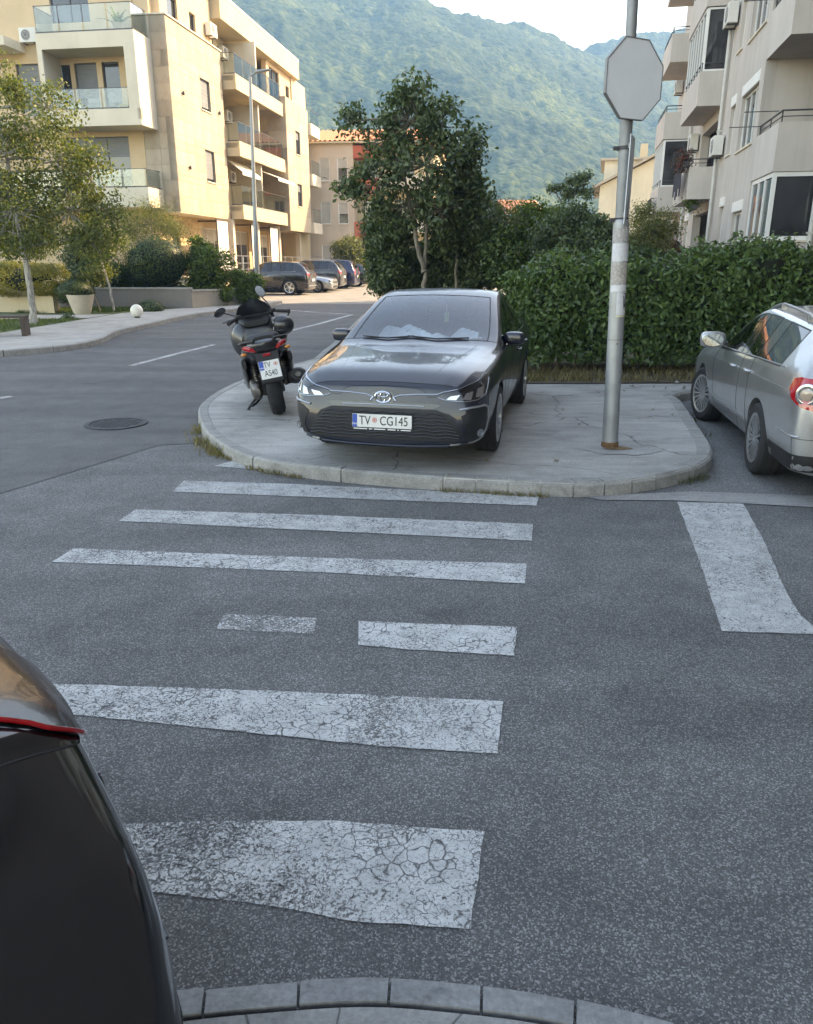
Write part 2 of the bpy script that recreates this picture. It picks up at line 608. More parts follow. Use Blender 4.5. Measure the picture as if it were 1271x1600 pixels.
def kerb_run(path, lengths, parent, m, top, width, h=.22, gap=.008, chamfer=.02, rise=0., zf=None, name='kerb_stone', res=.02):
    """single kerb stones laid along a path (path is the foot of the face, stones lie to its left)"""
    fine = resample(path, res)
    i, k = 0, 0
    while i < len(fine) - 4:
        n = int(lengths(k) / res)
        seg = fine[i:i + n + 1]
        if len(seg) < 4:
            break
        seg = seg[:max(2, len(seg) - max(1, int(round(gap / res)) or 1))]
        step = max(1, (len(seg) - 1) // 4)
        pts = seg[::step]
        if pts[-1] != seg[-1]:
            pts.append(seg[-1])
        vs, fs = [], []
        jz = random.uniform(-.004, .004)
        jr = random.uniform(-.004, .004)
        for q, p in enumerate(pts):
            a_, b2 = seg[max(0, min(q * step, len(seg) - 1) - 1)], seg[min(len(seg) - 1, min(q * step, len(seg) - 1) + 1)]
            t = (b2 - a_).normalized()
            nrm = Vector((-t.y, t.x, 0))
            z = top + jz + (zf(p) if zf else zg(p.y))
            for w, dz in ((jr, -h), (jr + .012, -chamfer), (jr + .012 + chamfer, 0), (width, 0), (width, -h)):
                o = p + nrm * w
                vs.append((o.x, o.y, z + dz))
        m_ = len(pts)
        for q in range(m_ - 1):
            for j in range(5):
                fs.append((q * 5 + j, (q + 1) * 5 + j, (q + 1) * 5 + (j + 1) % 5, q * 5 + (j + 1) % 5))
        fs.append((0, 1, 2, 3, 4)[::-1]); fs.append(tuple(range((m_ - 1) * 5, m_ * 5)))
        mb = MB(); mb.add(vs, [f[::-1] for f in fs])
        mb.build(name, m, parent)
        i += n
        k += 1
# split the kerb: long cast run on the left, short stones round the right nose
k0 = min(range(len(ipath)), key=lambda i: (ipath[i] - G(700, 767)).length)
kerb_run(ipath[:k0 + 1], lambda k: .98, pave, M_KERB, KT, KW)
kerb_run(ipath[k0:], lambda k: .27, pave, M_KERB, KT, KW + .03, gap=.014, chamfer=.03, res=.007)

# mortar bed seen in the joints
mb = MB()
inr = offset(ipath, .030); inr2 = offset(ipath, KW)
for i in range(len(ipath) - 1):
    mb.add([(*inr[i][:2], KT - .009), (*inr[i + 1][:2], KT - .009), (*inr2[i + 1][:2], KT - .007), (*inr2[i][:2], KT - .007), (*inr[i][:2], -.02), (*inr[i + 1][:2], -.02)], [(0, 1, 2, 3), (4, 5, 1, 0)])
mb.build('joint_mortar', mat('mortar', (.50, .48, .44), .9, bump=.4), pave)

# concrete gutter strip on the right of the island mouth
gut = sheet('gutter_strip', mk((905, 776), (1010, 772), (1085, 769), (1175, 772), (1330, 778), (1330, 797), (1170, 788), (1050, 783), (940, 782)), .007, concrete('gutter_concrete', (.30, .29, .275)))

# planting bed behind the island
bed = sheet('planting_bed', [(8.6, 11.45), (5.0, 11.4), (1.7, 11.35), (0.0, 11.5), (-1.0, 12.2), (-1.33, 14.3), (-1.3, 18), (-1.15, 24.8), (-.9, 31), (1, 32.5), (14, 33), (11.5, 24), (9.2, 18)], KT + .012, M_EARTH)
bp = [Vector((-1.15, 31., 0)), Vector((-1.42, 24.8, 0)), Vector((-1.58, 18., 0)), Vector((-1.72, 14.32, 0))]
kerb_run(smooth_path(bp, n=8), lambda k: 1.0, bed, M_KERB, KT + .012, .15)

# ------------------------------------------------------------------ near kerb at the photographer's feet
nk_px = [(100, 1585), (275, 1551), (430, 1535), (580, 1527), (725, 1537), (865, 1556), (1050, 1600), (1200, 1650), (1400, 1760)]
nk = [G(u, v) for u, v in nk_px]
nk = [Vector((-2.2, 1.25, 0))] + nk
nk = smooth_path(nk[::-1], n=12)           # walked right to left: the near side lies on its left
nin = offset(nk, .10)
near = sheet('near_pavement', [p[:2] for p in nin] + [(-6, .9), (-6, -6), (4, -6), (3.2, .2)], .016, M_CONC_CR, step=0)
kerb_run(nk, lambda k: .247, near, M_KERB_N, .022, .086, gap=.008, chamfer=.005, res=.004)

# ------------------------------------------------------------------ left sidewalk, kerb and garden
lwp = [Vector((x, y, 0)) for x, y in lw]
lwp = smooth_path(lwp, n=8)
inn = [(-40, 11.2), (-20, 14.8), (-9.95, 18.6), (-9.35, 26.1), (-7.2, 30.3), (-6.6, 33.4)]
lin = offset(lwp, .16)
walk = sheet('sidewalk', [p[:2] for p in lin] + inn[::-1], .125, M_WALK)
kerb_run(lwp, lambda k: 1.0, walk, M_KERB, .13, .155, h=.3, gap=.02)
garden = sheet('garden_ground', inn + [(-6.6, 34.5), (-40, 42)], .115, M_GRASSBASE)
sheet('garden_path', [(-10.6, 23.6), (-9.6, 23.9), (-9.45, 25.4), (-10.9, 25.2), (-14.5, 25.0), (-14.5, 23.4)], .13, M_WALK)
# ------------------------------------------------------------------ wooded hills
def hills():
    ridges = [
        # main mountain on the left, falling to the right
        ([(-900, 900, 290), (-420, 820, 285), (-160, 740, 250), (-15, 720, 207), (38, 720, 191), (92, 760, 182), (137, 800, 180), (160, 835, 183)], .62),
        ([(-160, 740, 250), (-130, 560, 140), (-110, 420, 55), (-100, 330, 0)], .62),
        ([(-15, 720, 207), (15, 580, 128), (40, 440, 50), (45, 350, 0)], .6),
        ([(92, 760, 182), (70, 640, 112), (50, 530, 60), (40, 430, 5)], .66),
        # right ridge, farther, with spurs that come forward
        ([(160, 835, 180), (196, 880, 196), (240, 900, 213), (281, 920, 226), (450, 930, 265), (800, 900, 280)], .62),
        ([(240, 900, 213), (196, 730, 142), (142, 585, 80), (97, 465, 30), (75, 400, 0)], .98),
        ([(330, 925, 238), (290, 700, 130), (215, 540, 62), (150, 430, 5)], .8),
        ([(450, 930, 265), (400, 720, 170), (320, 560, 85), (260, 440, 15)], .62),
        ([(-420, 820, 285), (-360, 560, 190), (-280, 380, 50)], .6),
    ]
    nx, ny = 460, 330
    xs = np.linspace(-620, 640, nx)
    ys = 190 + (np.linspace(0, 1, ny) ** 1.35) * 900
    X, Y = np.meshgrid(xs, ys)
    # widen with distance so the grid stays in what can be seen from the street
    X = X * (.28 + .72 * (Y - 190) / 900)
    Z = np.full(X.shape, -30.)
    for pts, sl in ridges:
        for p, q in zip(pts, pts[1:]):
            p, q = np.array(p, float), np.array(q, float)
            d = q - p
            L2 = d[0] ** 2 + d[1] ** 2
            t = np.clip(((X - p[0]) * d[0] + (Y - p[1]) * d[1]) / L2, 0, 1)
            dist = np.hypot(X - p[0] - t * d[0], Y - p[1] - t * d[1])
            h = p[2] + t * d[2] - sl * np.sqrt(dist ** 2 + 20 ** 2) + sl * 20
            # smooth maximum
            k = 14.
            Z = np.maximum(Z, h) + np.maximum(k - np.abs(Z - h), 0) ** 2 / (4 * k)
    def vnoise(sc, seed):
        r = np.random.default_rng(seed)
        T = r.random((64, 64))
        u, v = (X / sc) % 64, (Y / sc) % 64
        i, j = np.floor(u).astype(int), np.floor(v).astype(int)
        fu, fv = u - i, v - j
        fu, fv = fu * fu * (3 - 2 * fu), fv * fv * (3 - 2 * fv)
        i2, j2 = (i + 1) % 64, (j + 1) % 64
        return (T[i, j] * (1 - fu) + T[i2, j] * fu) * (1 - fv) + (T[i, j2] * (1 - fu) + T[i2, j2] * fu) * fv - .5
    rise = np.clip((Z + 20) / 60, 0, 1)
    Z = Z + rise * (vnoise(95, 1) * 24 + vnoise(42, 2) * 8 + vnoise(19, 3) * 3. + vnoise(8, 4) * 2.8 + vnoise(4.2, 5) * 4.)
    Z = np.maximum(Z, -4)
    V = np.stack([X, Y, Z], -1).reshape(-1, 3)
    idx = np.arange(nx * ny).reshape(ny, nx)
    Fq = np.stack([idx[:-1, :-1], idx[:-1, 1:], idx[1:, 1:], idx[1:, :-1]], -1).reshape(-1, 4)
    me = np_mesh('hills', V, Fq)
    t = NT('wooded_hillside')
    t.b.inputs['Roughness'].default_value = .95
    t.b.inputs['Specular IOR Level'].default_value = .1
    crown = t.vor(.30, out='Color')
    sp = t.new('ShaderNodeSeparateColor'); t.l.new(crown, sp.inputs[0])
    c = t.ramp(sp.outputs[0], [(0., (.016, .031, .012)), (.5, (.036, .055, .019)), (1., (.068, .085, .030))])
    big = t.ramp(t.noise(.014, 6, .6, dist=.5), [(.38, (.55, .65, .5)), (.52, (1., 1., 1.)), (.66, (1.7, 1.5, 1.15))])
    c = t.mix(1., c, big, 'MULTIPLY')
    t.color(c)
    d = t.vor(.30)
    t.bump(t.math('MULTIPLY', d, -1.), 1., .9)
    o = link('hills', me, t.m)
    o['kind'] = 'structure'
    return o

def np_mesh(name, V, Fq, smooth=False):
    me = bpy.data.meshes.new(name)
    V = np.ascontiguousarray(V, dtype=np.float32)
    Fq = np.ascontiguousarray(Fq, dtype=np.int32)
    k = Fq.shape[1]
    me.vertices.add(len(V))
    me.vertices.foreach_set('co', V.ravel())
    me.loops.add(len(Fq) * k)
    me.loops.foreach_set('vertex_index', Fq.ravel())
    me.polygons.add(len(Fq))
    me.polygons.foreach_set('loop_start', np.arange(0, len(Fq) * k, k, dtype=np.int32))
    me.polygons.foreach_set('loop_total', np.full(len(Fq), k, dtype=np.int32))
    if smooth:
        me.polygons.foreach_set('use_smooth', np.ones(len(Fq), dtype=bool))
    me.update(calc_edges=True)
    me.validate()
    return me
hills()

# the hazy air of the valley
hz = MB()
hz.box(-900, 900, -70, 1400, -6, 325)
haze = hz.build('haze', [])
haze['kind'] = 'stuff'
hm = bpy.data.materials.new('haze')
hm.use_nodes = True
hn = hm.node_tree.nodes
for n in list(hn):
    hn.remove(n)
pv = hn.new('ShaderNodeVolumePrincipled')
pv.inputs['Color'].default_value = (.30, .60, 1., 1)
pv.inputs['Density'].default_value = .00050
pv.inputs['Anisotropy'].default_value = .0
ho = hn.new('ShaderNodeOutputMaterial')
hm.node_tree.links.new(pv.outputs[0], ho.inputs['Volume'])
haze.data.materials.append(hm)
# ------------------------------------------------------------------ cars
def car_paint(name, c, metal=.0, rough=.32, coat=1.0, film=.12):
    if name in MATS:
        return MATS[name]
    t = NT(name)
    t.b.inputs['Metallic'].default_value = metal
    t.b.inputs['Roughness'].default_value = rough
    t.b.inputs['Coat Weight'].default_value = coat
    t.b.inputs['Coat Roughness'].default_value = .04
    fl = t.vor(900, out='Color')
    sp = t.new('ShaderNodeSeparateColor'); t.l.new(fl, sp.inputs[0])
    k = t.ramp(sp.outputs[0], [(0, tuple(x * .8 for x in c)), (1, tuple(min(1, x * 1.25) for x in c))])
    # road film towards irregular patches
    d = t.ramp(t.noise(2.2, 6, .65), [(.55, 0.), (.9, film)])
    k = t.mix(d, k, (.16, .15, .13))
    t.color(k)
    r = t.ramp(t.noise(3., 5, .6), [(.4, rough), (.8, min(1, rough + .16))])
    t.l.new(r, t.b.inputs['Roughness'])
    MATS[name] = t.m
    return t.m
def glass_mat(name, tint, refl=1.2, base=.05, rough=.01):
    if name in MATS:
        return MATS[name]
    t = NT(name)
    tr = t.new('ShaderNodeBsdfTransparent'); tr.inputs[0].default_value = (*tint, 1)
    gl = t.new('ShaderNodeBsdfGlossy'); gl.inputs['Roughness'].default_value = rough
    gl.inputs[0].default_value = (.95, .97, 1, 1)
    fr = t.new('ShaderNodeFresnel'); fr.inputs[0].default_value = 1.5
    dust = t.ramp(t.noise(4., 5, .6), [(.4, 0.), (.9, .012)])
    f = t.math('ADD', t.math('MULTIPLY', fr.outputs[0], refl), base, True)
    mx = t.new('ShaderNodeMixShader')
    t.l.new(f, mx.inputs[0]); t.l.new(tr.outputs[0], mx.inputs[1]); t.l.new(gl.outputs[0], mx.inputs[2])
    df = t.new('ShaderNodeBsdfDiffuse'); df.inputs[0].default_value = (.5, .5, .48, 1)
    m2 = t.new('ShaderNodeMixShader')
    t.l.new(dust, m2.inputs[0]); t.l.new(mx.outputs[0], m2.inputs[1]); t.l.new(df.outputs[0], m2.inputs[2])
    t.l.new(m2.outputs[0], t.out.inputs[0])
    MATS[name] = t.m
    return t.m
M_CGLASS = glass_mat('windscreen_glass', (.80, .87, .86), 1.15, .03)
M_TGLASS = glass_mat('tinted_glass', (.10, .115, .115), 1.1, .04)
M_RUBBER = mat('tyre_rubber', (.018, .018, .019), .85, var=.25, vscale=14, bump=.3, bscale=90)
M_BLACK = mat('black_plastic', (.014, .014, .015), .55, var=.2, vscale=9, bump=.15, bscale=200)
M_GLOSSB = mat('gloss_black', (.008, .008, .009), .12, coat=.6, var=.1)
M_CHROME = mat('chrome', (.75, .76, .77), .12, metal=1., var=.05)
M_SATIN = mat('satin_alloy', (.42, .43, .44), .35, metal=.85, var=.12, vscale=6)
M_DARKALLOY = mat('brake_steel', (.16, .15, .14), .5, metal=.8, var=.3, vscale=12)
M_LAMPCLEAR = glass_mat('lamp_lens', (.86, .9, .92), 1.3, .05)
M_LAMPRED = mat('red_lens', (.42, .008, .012), .1, coat=1., var=.2, vscale=30)
M_LAMPAMB = mat('amber_lens', (.6, .2, .02), .15, coat=.8, var=.15)
M_LAMPWHITE = mat('reflector', (.46, .47, .48), .2, metal=.9, var=.15, vscale=40)
M_MIRROR = mat('mirror_silver', (.20, .22, .25), .05, metal=1., var=.03)
M_INT = mat('cabin_trim', (.045, .045, .047), .8, var=.2, vscale=20, bump=.2, bscale=200)
M_SEAT = mat('seat_fabric', (.075, .075, .08), .9, var=.2, vscale=30, bump=.3, bscale=300)
M_PLATE = mat('plate_white', (.74, .73, .69), .4, var=.06, vscale=10)
M_PLATEBLUE = mat('plate_blue', (.02, .09, .42), .4, var=.05)
M_INK = mat('plate_ink', (.015, .015, .015), .5, var=.05)
M_PLATERED = mat('plate_red', (.62, .22, .17), .5, var=.05)
M_UNDER = mat('underbody', (.02, .02, .02), .9, var=.3)

def stations_to_cage(st):
    """each station: x, zb, ws, wm, zm, wsh, zsh, wb, zb5, w6, z6, w7, z7, zc, lean"""
    V, idx = [], []
    for s in st:
        x, zb, ws, wm, zm, wsh, zsh, wb, zb5, w6, z6, w7, z7, zc = s[:14]
        lean = s[14] if len(s) > 14 else 0.
        pts = [(0, zb), (ws * .8, zb), (ws, zb + .07), (wm, zm), (wsh, zsh), (wb, zb5), (w6, z6), (w7, z7), (w7 * .52, z7 + (zc - z7) * .72), (0, zc)]
        ring = []
        zlo, zhi = zb, zc
        for k, (y, z) in enumerate(pts):
            dx = lean * max(0, (z - zm) / max(.01, zhi - zm)) if z > zm else 0
            V.append((x + dx, y, z)); ring.append(len(V) - 1)
        back = []
        for k in range(8, 0, -1):
            y, z = pts[k]
            dx = lean * max(0, (z - zm) / max(.01, zhi - zm)) if z > zm else 0
            V.append((x + dx, -y, z)); back.append(len(V) - 1)
        idx.append(ring + back)          # 18 points: 0..9 left up to the crown, 10..17 right going down
    return V, idx

def car_shell(st, tags, lev, arches, wheel_r, arch_r, track_in=.56, lid='tailgate'):
    """st: stations front to rear. tags(i, k, side): name of the panel for the face between stations i and i+1, strip k (0..8)"""
    V, idx = stations_to_cage(st)
    names, F, T = [], [], []
    def nid(n):
        if n not in names:
            names.append(n)
        return names.index(n)
    nid('body')
    for i in range(len(st) - 1):
        a, b = idx[i], idx[i + 1]
        for k in range(18):
            k2 = (k + 1) % 18
            strip = k if k < 9 else 17 - k
            F.append((a[k], a[k2], b[k2], b[k])); T.append(nid(tags(i, strip, 1 if k < 9 else -1)))
    for e, r in ((0, idx[0]), (-1, idx[-1])):
        for k in range(9):
            l0, l1 = r[k], r[k + 1]
            q0, q1 = r[(18 - k) % 18], r[18 - k - 1]
            f = [l0, l1, q1, q0]
            g = []
            for x in f:
                if x not in g:
                    g.append(x)
            if e == 0:
                g = g[::-1]
            F.append(tuple(g)); T.append(nid('front_bumper' if e == 0 else 'rear_bumper' if k < 3 else lid))
    me = bpy.data.meshes.new('shell')
    me.from_pydata(V, [], F)
    bm = bmesh.new(); bm.from_mesh(me)
    for f, t in zip(bm.faces, T):
        f.material_index = t
    # crisper pressings: sill, shoulder and belt lines, bonnet lip
    bm.verts.ensure_lookup_table()
    cl = bm.edges.layers.float.get('crease_edge') or bm.edges.layers.float.new('crease_edge')
    def cr(a, b, w):
        e = bm.edges.get((bm.verts[a], bm.verts[b]))
        if e:
            e[cl] = w
    for i in range(len(st) - 1):
        for k, w in ((2, .45), (4, .5), (5, .45), (6, .35)):
            cr(idx[i][k], idx[i + 1][k], w); cr(idx[i][18 - k], idx[i + 1][18 - k], w)
    for k in range(5, 13):
        cr(idx[1][k], idx[1][k + 1], .7)
    for i in range(1, 7):
        for k in (6, 7):
            cr(idx[i][k], idx[i + 1][k], .5); cr(idx[i][18 - k], idx[i + 1][18 - k], .5)
    for k in range(3, 15):
        cr(idx[-1][k], idx[-1][k + 1], .3)
    bmesh.ops.recalc_face_normals(bm, faces=bm.faces)
    bm.to_mesh(me); bm.free()
    for n in names:
        me.materials.append(None)
    o = bpy.data.objects.new('shell', me); col.objects.link(o)
    sm = o.modifiers.new('s', 'SUBSURF'); sm.levels = lev; sm.render_levels = lev
    dg = bpy.context.evaluated_depsgraph_get()
    n_full = len(o.evaluated_get(dg).data.polygons)
    res = None
    for k in range(6):                      # a cutter that grazes an edge exactly can upset the boolean: nudge it
        cut = MB()
        for ax in arches:
            for sd_ in (1, -1):
                M = Matrix.Translation((ax + .0013 * k, sd_ * (track_in + .3 + .004 * k), wheel_r + .0017 * k)) @ Matrix.Rotation(R(90), 4, 'X') @ Matrix.Rotation(.021 * k, 4, 'Z')
                cut.lathe([(arch_r + .0011 * k, -.3), (arch_r + .0011 * k, .3)], 40, 0, M)
        cme = cut.mesh('cut')
        bmc = bmesh.new(); bmc.from_mesh(cme); bmesh.ops.recalc_face_normals(bmc, faces=bmc.faces); bmc.to_mesh(cme); bmc.free()
        co = bpy.data.objects.new('cut', cme); col.objects.link(co)
        bo = o.modifiers.new('b', 'BOOLEAN'); bo.operation = 'DIFFERENCE'; bo.object = co; bo.solver = 'EXACT'
        dg = bpy.context.evaluated_depsgraph_get()
        r_ = bpy.data.meshes.new_from_object(o.evaluated_get(dg))
        o.modifiers.remove(bo); bpy.data.objects.remove(co)
        if len(r_.polygons) > .7 * n_full:
            res = r_
            break
    if res is None:
        dg = bpy.context.evaluated_depsgraph_get()
        res = bpy.data.meshes.new_from_object(o.evaluated_get(dg))
    bpy.data.objects.remove(o)
    return res, names

def split_shell(res, names, mats, parent, gap=.004, seam_mat=None, glass_names=('windscreen', 'rear_window', 'side_window'), skip=()):
    """each tagged panel becomes a part of its own; joints get a dark recess strip"""
    bm = bmesh.new(); bm.from_mesh(res)
    bm.normal_update()
    base = lambda n: n.split('#')[0]
    # wheel-arch linings come back from the boolean with the cutter's slot: tell them by position
    seam, seals = MB(), {}
    for e in bm.edges:
        if len(e.link_faces) != 2:
            continue
        f, g = e.link_faces
        a, b = names[min(f.material_index, len(names) - 1)], names[min(g.material_index, len(names) - 1)]
        if a == b:
            continue
        gl = base(a) in glass_names or base(b) in glass_names
        if base(a) == base(b) == 'side_window':
            pass
        p, q = e.verts[0].co, e.verts[1].co
        n = (f.normal + g.normal).normalized()
        w = .013 if gl else gap
        key = (a if base(a) in glass_names else b) if gl else None
        (seals.setdefault(key, MB()) if gl else seam).bar(p - (q - p) * .04 + n * (.0005), q + (q - p) * .04 + n * .0005, w, .0035 if gl else .0025, 0, n)
    out = {}
    for k, nm in enumerate(names):
        fs = [f for f in bm.faces if min(f.material_index, len(names) - 1) == k]
        if not fs:
            continue
        vmap, vs, F = {}, [], []
        for f in fs:
            q = []
            for v in f.verts:
                if v.index not in vmap:
                    vmap[v.index] = len(vs); vs.append(v.co[:])
                q.append(vmap[v.index])
            F.append(q)
        me = bpy.data.meshes.new(base(nm))
        me.from_pydata(vs, [], F)
        me.polygons.foreach_set('use_smooth', [True] * len(F))
        me.set_sharp_from_angle(angle=R(38))
        me.update()
        o = link(base(nm), me, mats.get(base(nm), mats['body']), parent)
        out[nm] = o
    bvh = BVHTree.FromBMesh(bm)
    bm.free()
    if seam.v:
        seam.build('panel_gap', seam_mat or M_UNDER, parent)['kind'] = 'stuff'
    for k, sl in seals.items():
        if k in out:
            sl.build('window_seal', M_BLACK, out[k])
    return out, bvh

VIEWS = {'front': lambda a, b: (Vector((6, a, b)), Vector((-1, 0, 0))), 'rear': lambda a, b: (Vector((-6, a, b)), Vector((1, 0, 0))),
         'left': lambda a, b: (Vector((a, 6, b)), Vector((0, -1, 0))), 'right': lambda a, b: (Vector((a, -6, b)), Vector((0, 1, 0))),
         'rl': lambda a, b: (Vector((-4.8 - .6 * a, 3.6 - .8 * a, b)), Vector((.8, -.6, 0))), 'rr': lambda a, b: (Vector((-4.8 - .6 * -a, -3.6 + .8 * -a, b)), Vector((.8, .6, 0))),
         'fl': lambda a, b: (Vector((4.8 + .6 * a, 3.6 - .8 * a, b)), Vector((-.8, -.6, 0))), 'fr': lambda a, b: (Vector((4.8 - .6 * a, -3.6 - .8 * a, b)), Vector((-.8, .6, 0))),
         'top': lambda a, b: (Vector((a, b, 6)), Vector((0, 0, -1)))}
def on(bvh, view, a, b, off=0.):
    o, d = VIEWS[view](a, b)
    h = bvh.ray_cast(o, d)
    if h[0] is None:
        n = bvh.find_nearest(o + d * 4)
        return n[0] - d * off
    nrm = h[1] if h[1].dot(d) < 0 else -h[1]
    return h[0] + (nrm * .5 - d * .5).normalized() * off
def patch(name, bvh, view, poly, m, parent, off=.006, thick=.012, step=.05, smooth=True):
    """a plate with a given outline that follows the bodywork"""
    bm = bmesh.new()
    bm.faces.new([bm.verts.new((p[0], p[1], 0)) for p in poly])
    for ax in (0, 1):
        lo, hi = min(p[ax] for p in poly), max(p[ax] for p in poly)
        k = max(1, int((hi - lo) / step))
        for i in range(1, k):
            c = [0, 0, 0]; c[ax] = lo + (hi - lo) * i / k
            n = [0, 0, 0]; n[ax] = 1
            bmesh.ops.bisect_plane(bm, geom=bm.verts[:] + bm.edges[:] + bm.faces[:], plane_co=c, plane_no=n)
    _, d = VIEWS[view](0, 0)
    for v in bm.verts:
        v.co = on(bvh, view, v.co.x, v.co.y, off)
    be = [e for e in bm.edges if len(e.link_faces) == 1]
    r = bmesh.ops.extrude_edge_only(bm, edges=be)
    for v in [g for g in r['geom'] if isinstance(g, bmesh.types.BMVert)]:
        v.co += d * thick
    bmesh.ops.recalc_face_normals(bm, faces=bm.faces)
    me = bpy.data.meshes.new(name)
    bm.to_mesh(me); bm.free()
    if sum(p.normal.dot(d) * p.area for p in me.polygons) > 0:
        me.flip_normals()
    if smooth:
        me.polygons.foreach_set('use_smooth', [True] * len(me.polygons))
        me.set_sharp_from_angle(angle=R(35))
    return link(name, me, m, parent)
def strip(name, bvh, view, pts, w, m, parent, off=.006, n=6, r=None):
    """a moulding run along the bodywork"""
    P = [on(bvh, view, p[0], p[1], off) for p in resample_n(pts, n)]
    mb = MB()
    mb.tube(P, w / 2 if r is None else r, 6)
    return mb.build(name, m, parent, True)
def resample_n(pts, n):
    out = []
    for a, b in zip(pts, pts[1:]):
        for i in range(n):
            t = i / n
            out.append((a[0] + (b[0] - a[0]) * t, a[1] + (b[1] - a[1]) * t))
    out.append(pts[-1])
    return out

def wheel_meshes(r, w, rim_r, spokes, style):
    """tyre, rim and brake disc about local y (outer face towards +y)"""
    Mx = Matrix.Rotation(R(-90), 4, 'X')
    ty = MB()
    h = w / 2
    prof = [(rim_r, -h * .8), (rim_r + .01, -h * .95), (r - .035, -h), (r - .012, -h * .86), (r, -h * .6), (r, h * .6), (r - .012, h * .86), (r - .035, h), (rim_r + .01, h * .95), (rim_r, h * .8)]
    ty.lathe(prof, 44, 0, Mx, close=True)
    # tread grooves as raised ribs
    for z in (-.55, 0., .55):
        ty.lathe([(r + .001, h * (z - .2)), (r + .004, h * (z - .18)), (r + .004, h * (z + .18)), (r + .001, h * (z + .2))], 44, 0, Mx, close=True)
    rm = MB()
    rm.lathe([(rim_r + .004, h * .84), (rim_r + .012, h * .98), (rim_r - .012, h * .92), (rim_r - .02, -h * .7), (rim_r, -h * .8)], 44, 0, Mx, close=True)
    rm.lathe([(.001, h * .78), (.035, h * .78), (.06, h * .70), (.065, h * .4), (.001, h * .4)], 24, 0, Mx)
    for i in range(spokes):
        t = 2 * math.pi * i / spokes
        for o in ((-.10, .10) if style == 'twin' else (0.,)):
            d0 = Vector((math.cos(t + o * .4), 0, math.sin(t + o * .4))); d1 = Vector((math.cos(t + o), 0, math.sin(t + o)))
            ww = {'twin': .022, 'fin': .02, 'five': .06}[style]
            rm.bar(d0 * .045 + Vector((0, h * .66, 0)), d1 * (rim_r - .008) + Vector((0, h * .80, 0)), ww, .03, 0, (0, 1, 0))
    for i in range(5):
        t = 2 * math.pi * i / 5 + .3
        rm.lathe([(.009, h * .5), (.009, h * .745), (.001, h * .75)], 8, 0, Matrix.Translation((math.cos(t) * .05, 0, math.sin(t) * .05)) @ Mx)
    br = MB()
    br.lathe([(.04, -.01), (rim_r * .78, -.01), (rim_r * .78, .012), (.04, .012)], 32, 0, Mx, close=True)
    br.lathe([(.001, -h * .6), (rim_r * .99, -h * .6), (rim_r * .99, -h * .55), (.001, -h * .55)], 32, 1, Mx)
    return ty.mesh('tyre', True, angle=R(35)), rm.mesh('rim', True, angle=R(30)), br.mesh('brake_disc', True, angle=R(30))
def add_wheels(parent, meshes, axles, track, r, rim_m=None, steer=0.):
    ty, rm, br = meshes
    for me, ms in ((ty, [M_RUBBER]), (rm, [rim_m or M_SATIN]), (br, [M_DARKALLOY, M_UNDER])):
        if not me.materials:
            for m in ms:
                me.materials.append(m)
    for k, ax in enumerate(axles):
        for sd_ in (1, -1):
            w = bpy.data.objects.new('wheel', None)
            w.empty_display_size = .1
            col.objects.link(w); w.parent = parent
            w.location = (ax, sd_ * track, r)
            w.rotation_euler = (0, random.uniform(0, 3), (0 if sd_ > 0 else math.pi) + (steer if k == 0 else 0))
            for nm, me in (('tyre', ty), ('rim', rm), ('brake_disc', br)):
                inst(nm, me, w)
def cabin(parent, x_dash, x_front, x_rear, w=.62, floor=.28, top=1.1, wheel_side=1):
    """dashboard, seats, steering wheel"""
    d = MB(); d.prism([(0, 0), (.42, 0), (.42, .10), (.1, .18), (0, .14)], -w, w)
    vs = [(x_dash + p[0], p[2], floor + .38 + p[1]) for p in d.v]
    d.v = vs
    d.build('dashboard', M_INT, parent, bevel=.015)
    fl = MB(); fl.box(x_rear - .5, x_dash + .5, -w - .06, w + .06, floor - .08, floor - .04); fl.build('cabin_floor', M_INT, parent)
    def seat(x, y, ww):
        s = MB()
        s.obox((x + .02, y, floor + .18), (.5, ww, .16), Matrix.Rotation(R(-6), 3, 'Y'))
        s.obox((x - .27, y, floor + .50), (.15, ww, .62), Matrix.Rotation(R(-18), 3, 'Y'))
        o = s.build('seat', M_SEAT, parent, True, bevel=.04)
        for yy in ((y,) if ww < .7 else (y - .36, y + .36)):
            h = MB()
            h.obox((x - .38, yy, floor + .90), (.09, .26, .17), Matrix.Rotation(R(-15), 3, 'Y'))
            h.bar((x - .36, yy - .06, floor + .74), (x - .38, yy - .06, floor + .84), .012, .012)
            h.bar((x - .36, yy + .06, floor + .74), (x - .38, yy + .06, floor + .84), .012, .012)
            h.build('headrest', M_SEAT, o, True, bevel=.025)
    seat(x_front, .36, .5); seat(x_front, -.36, .5); seat(x_rear, 0, 1.2)
    sw = MB()
    c = Vector((x_dash - .12, .36 * wheel_side, floor + .48)); rot = Matrix.Rotation(R(-66), 3, 'Y')
    sw.tube([c + rot @ Vector((.18 * math.cos(t), .18 * math.sin(t), 0)) for t in [2 * math.pi * i / 24 for i in range(25)]], .015, 8)
    sw.bar(c + rot @ Vector((0, -.17, 0)), c + rot @ Vector((0, .17, 0)), .05, .02)
    sw.obox(c, (.1, .12, .04), rot)
    sw.build('steering_wheel', M_INT, parent, True)
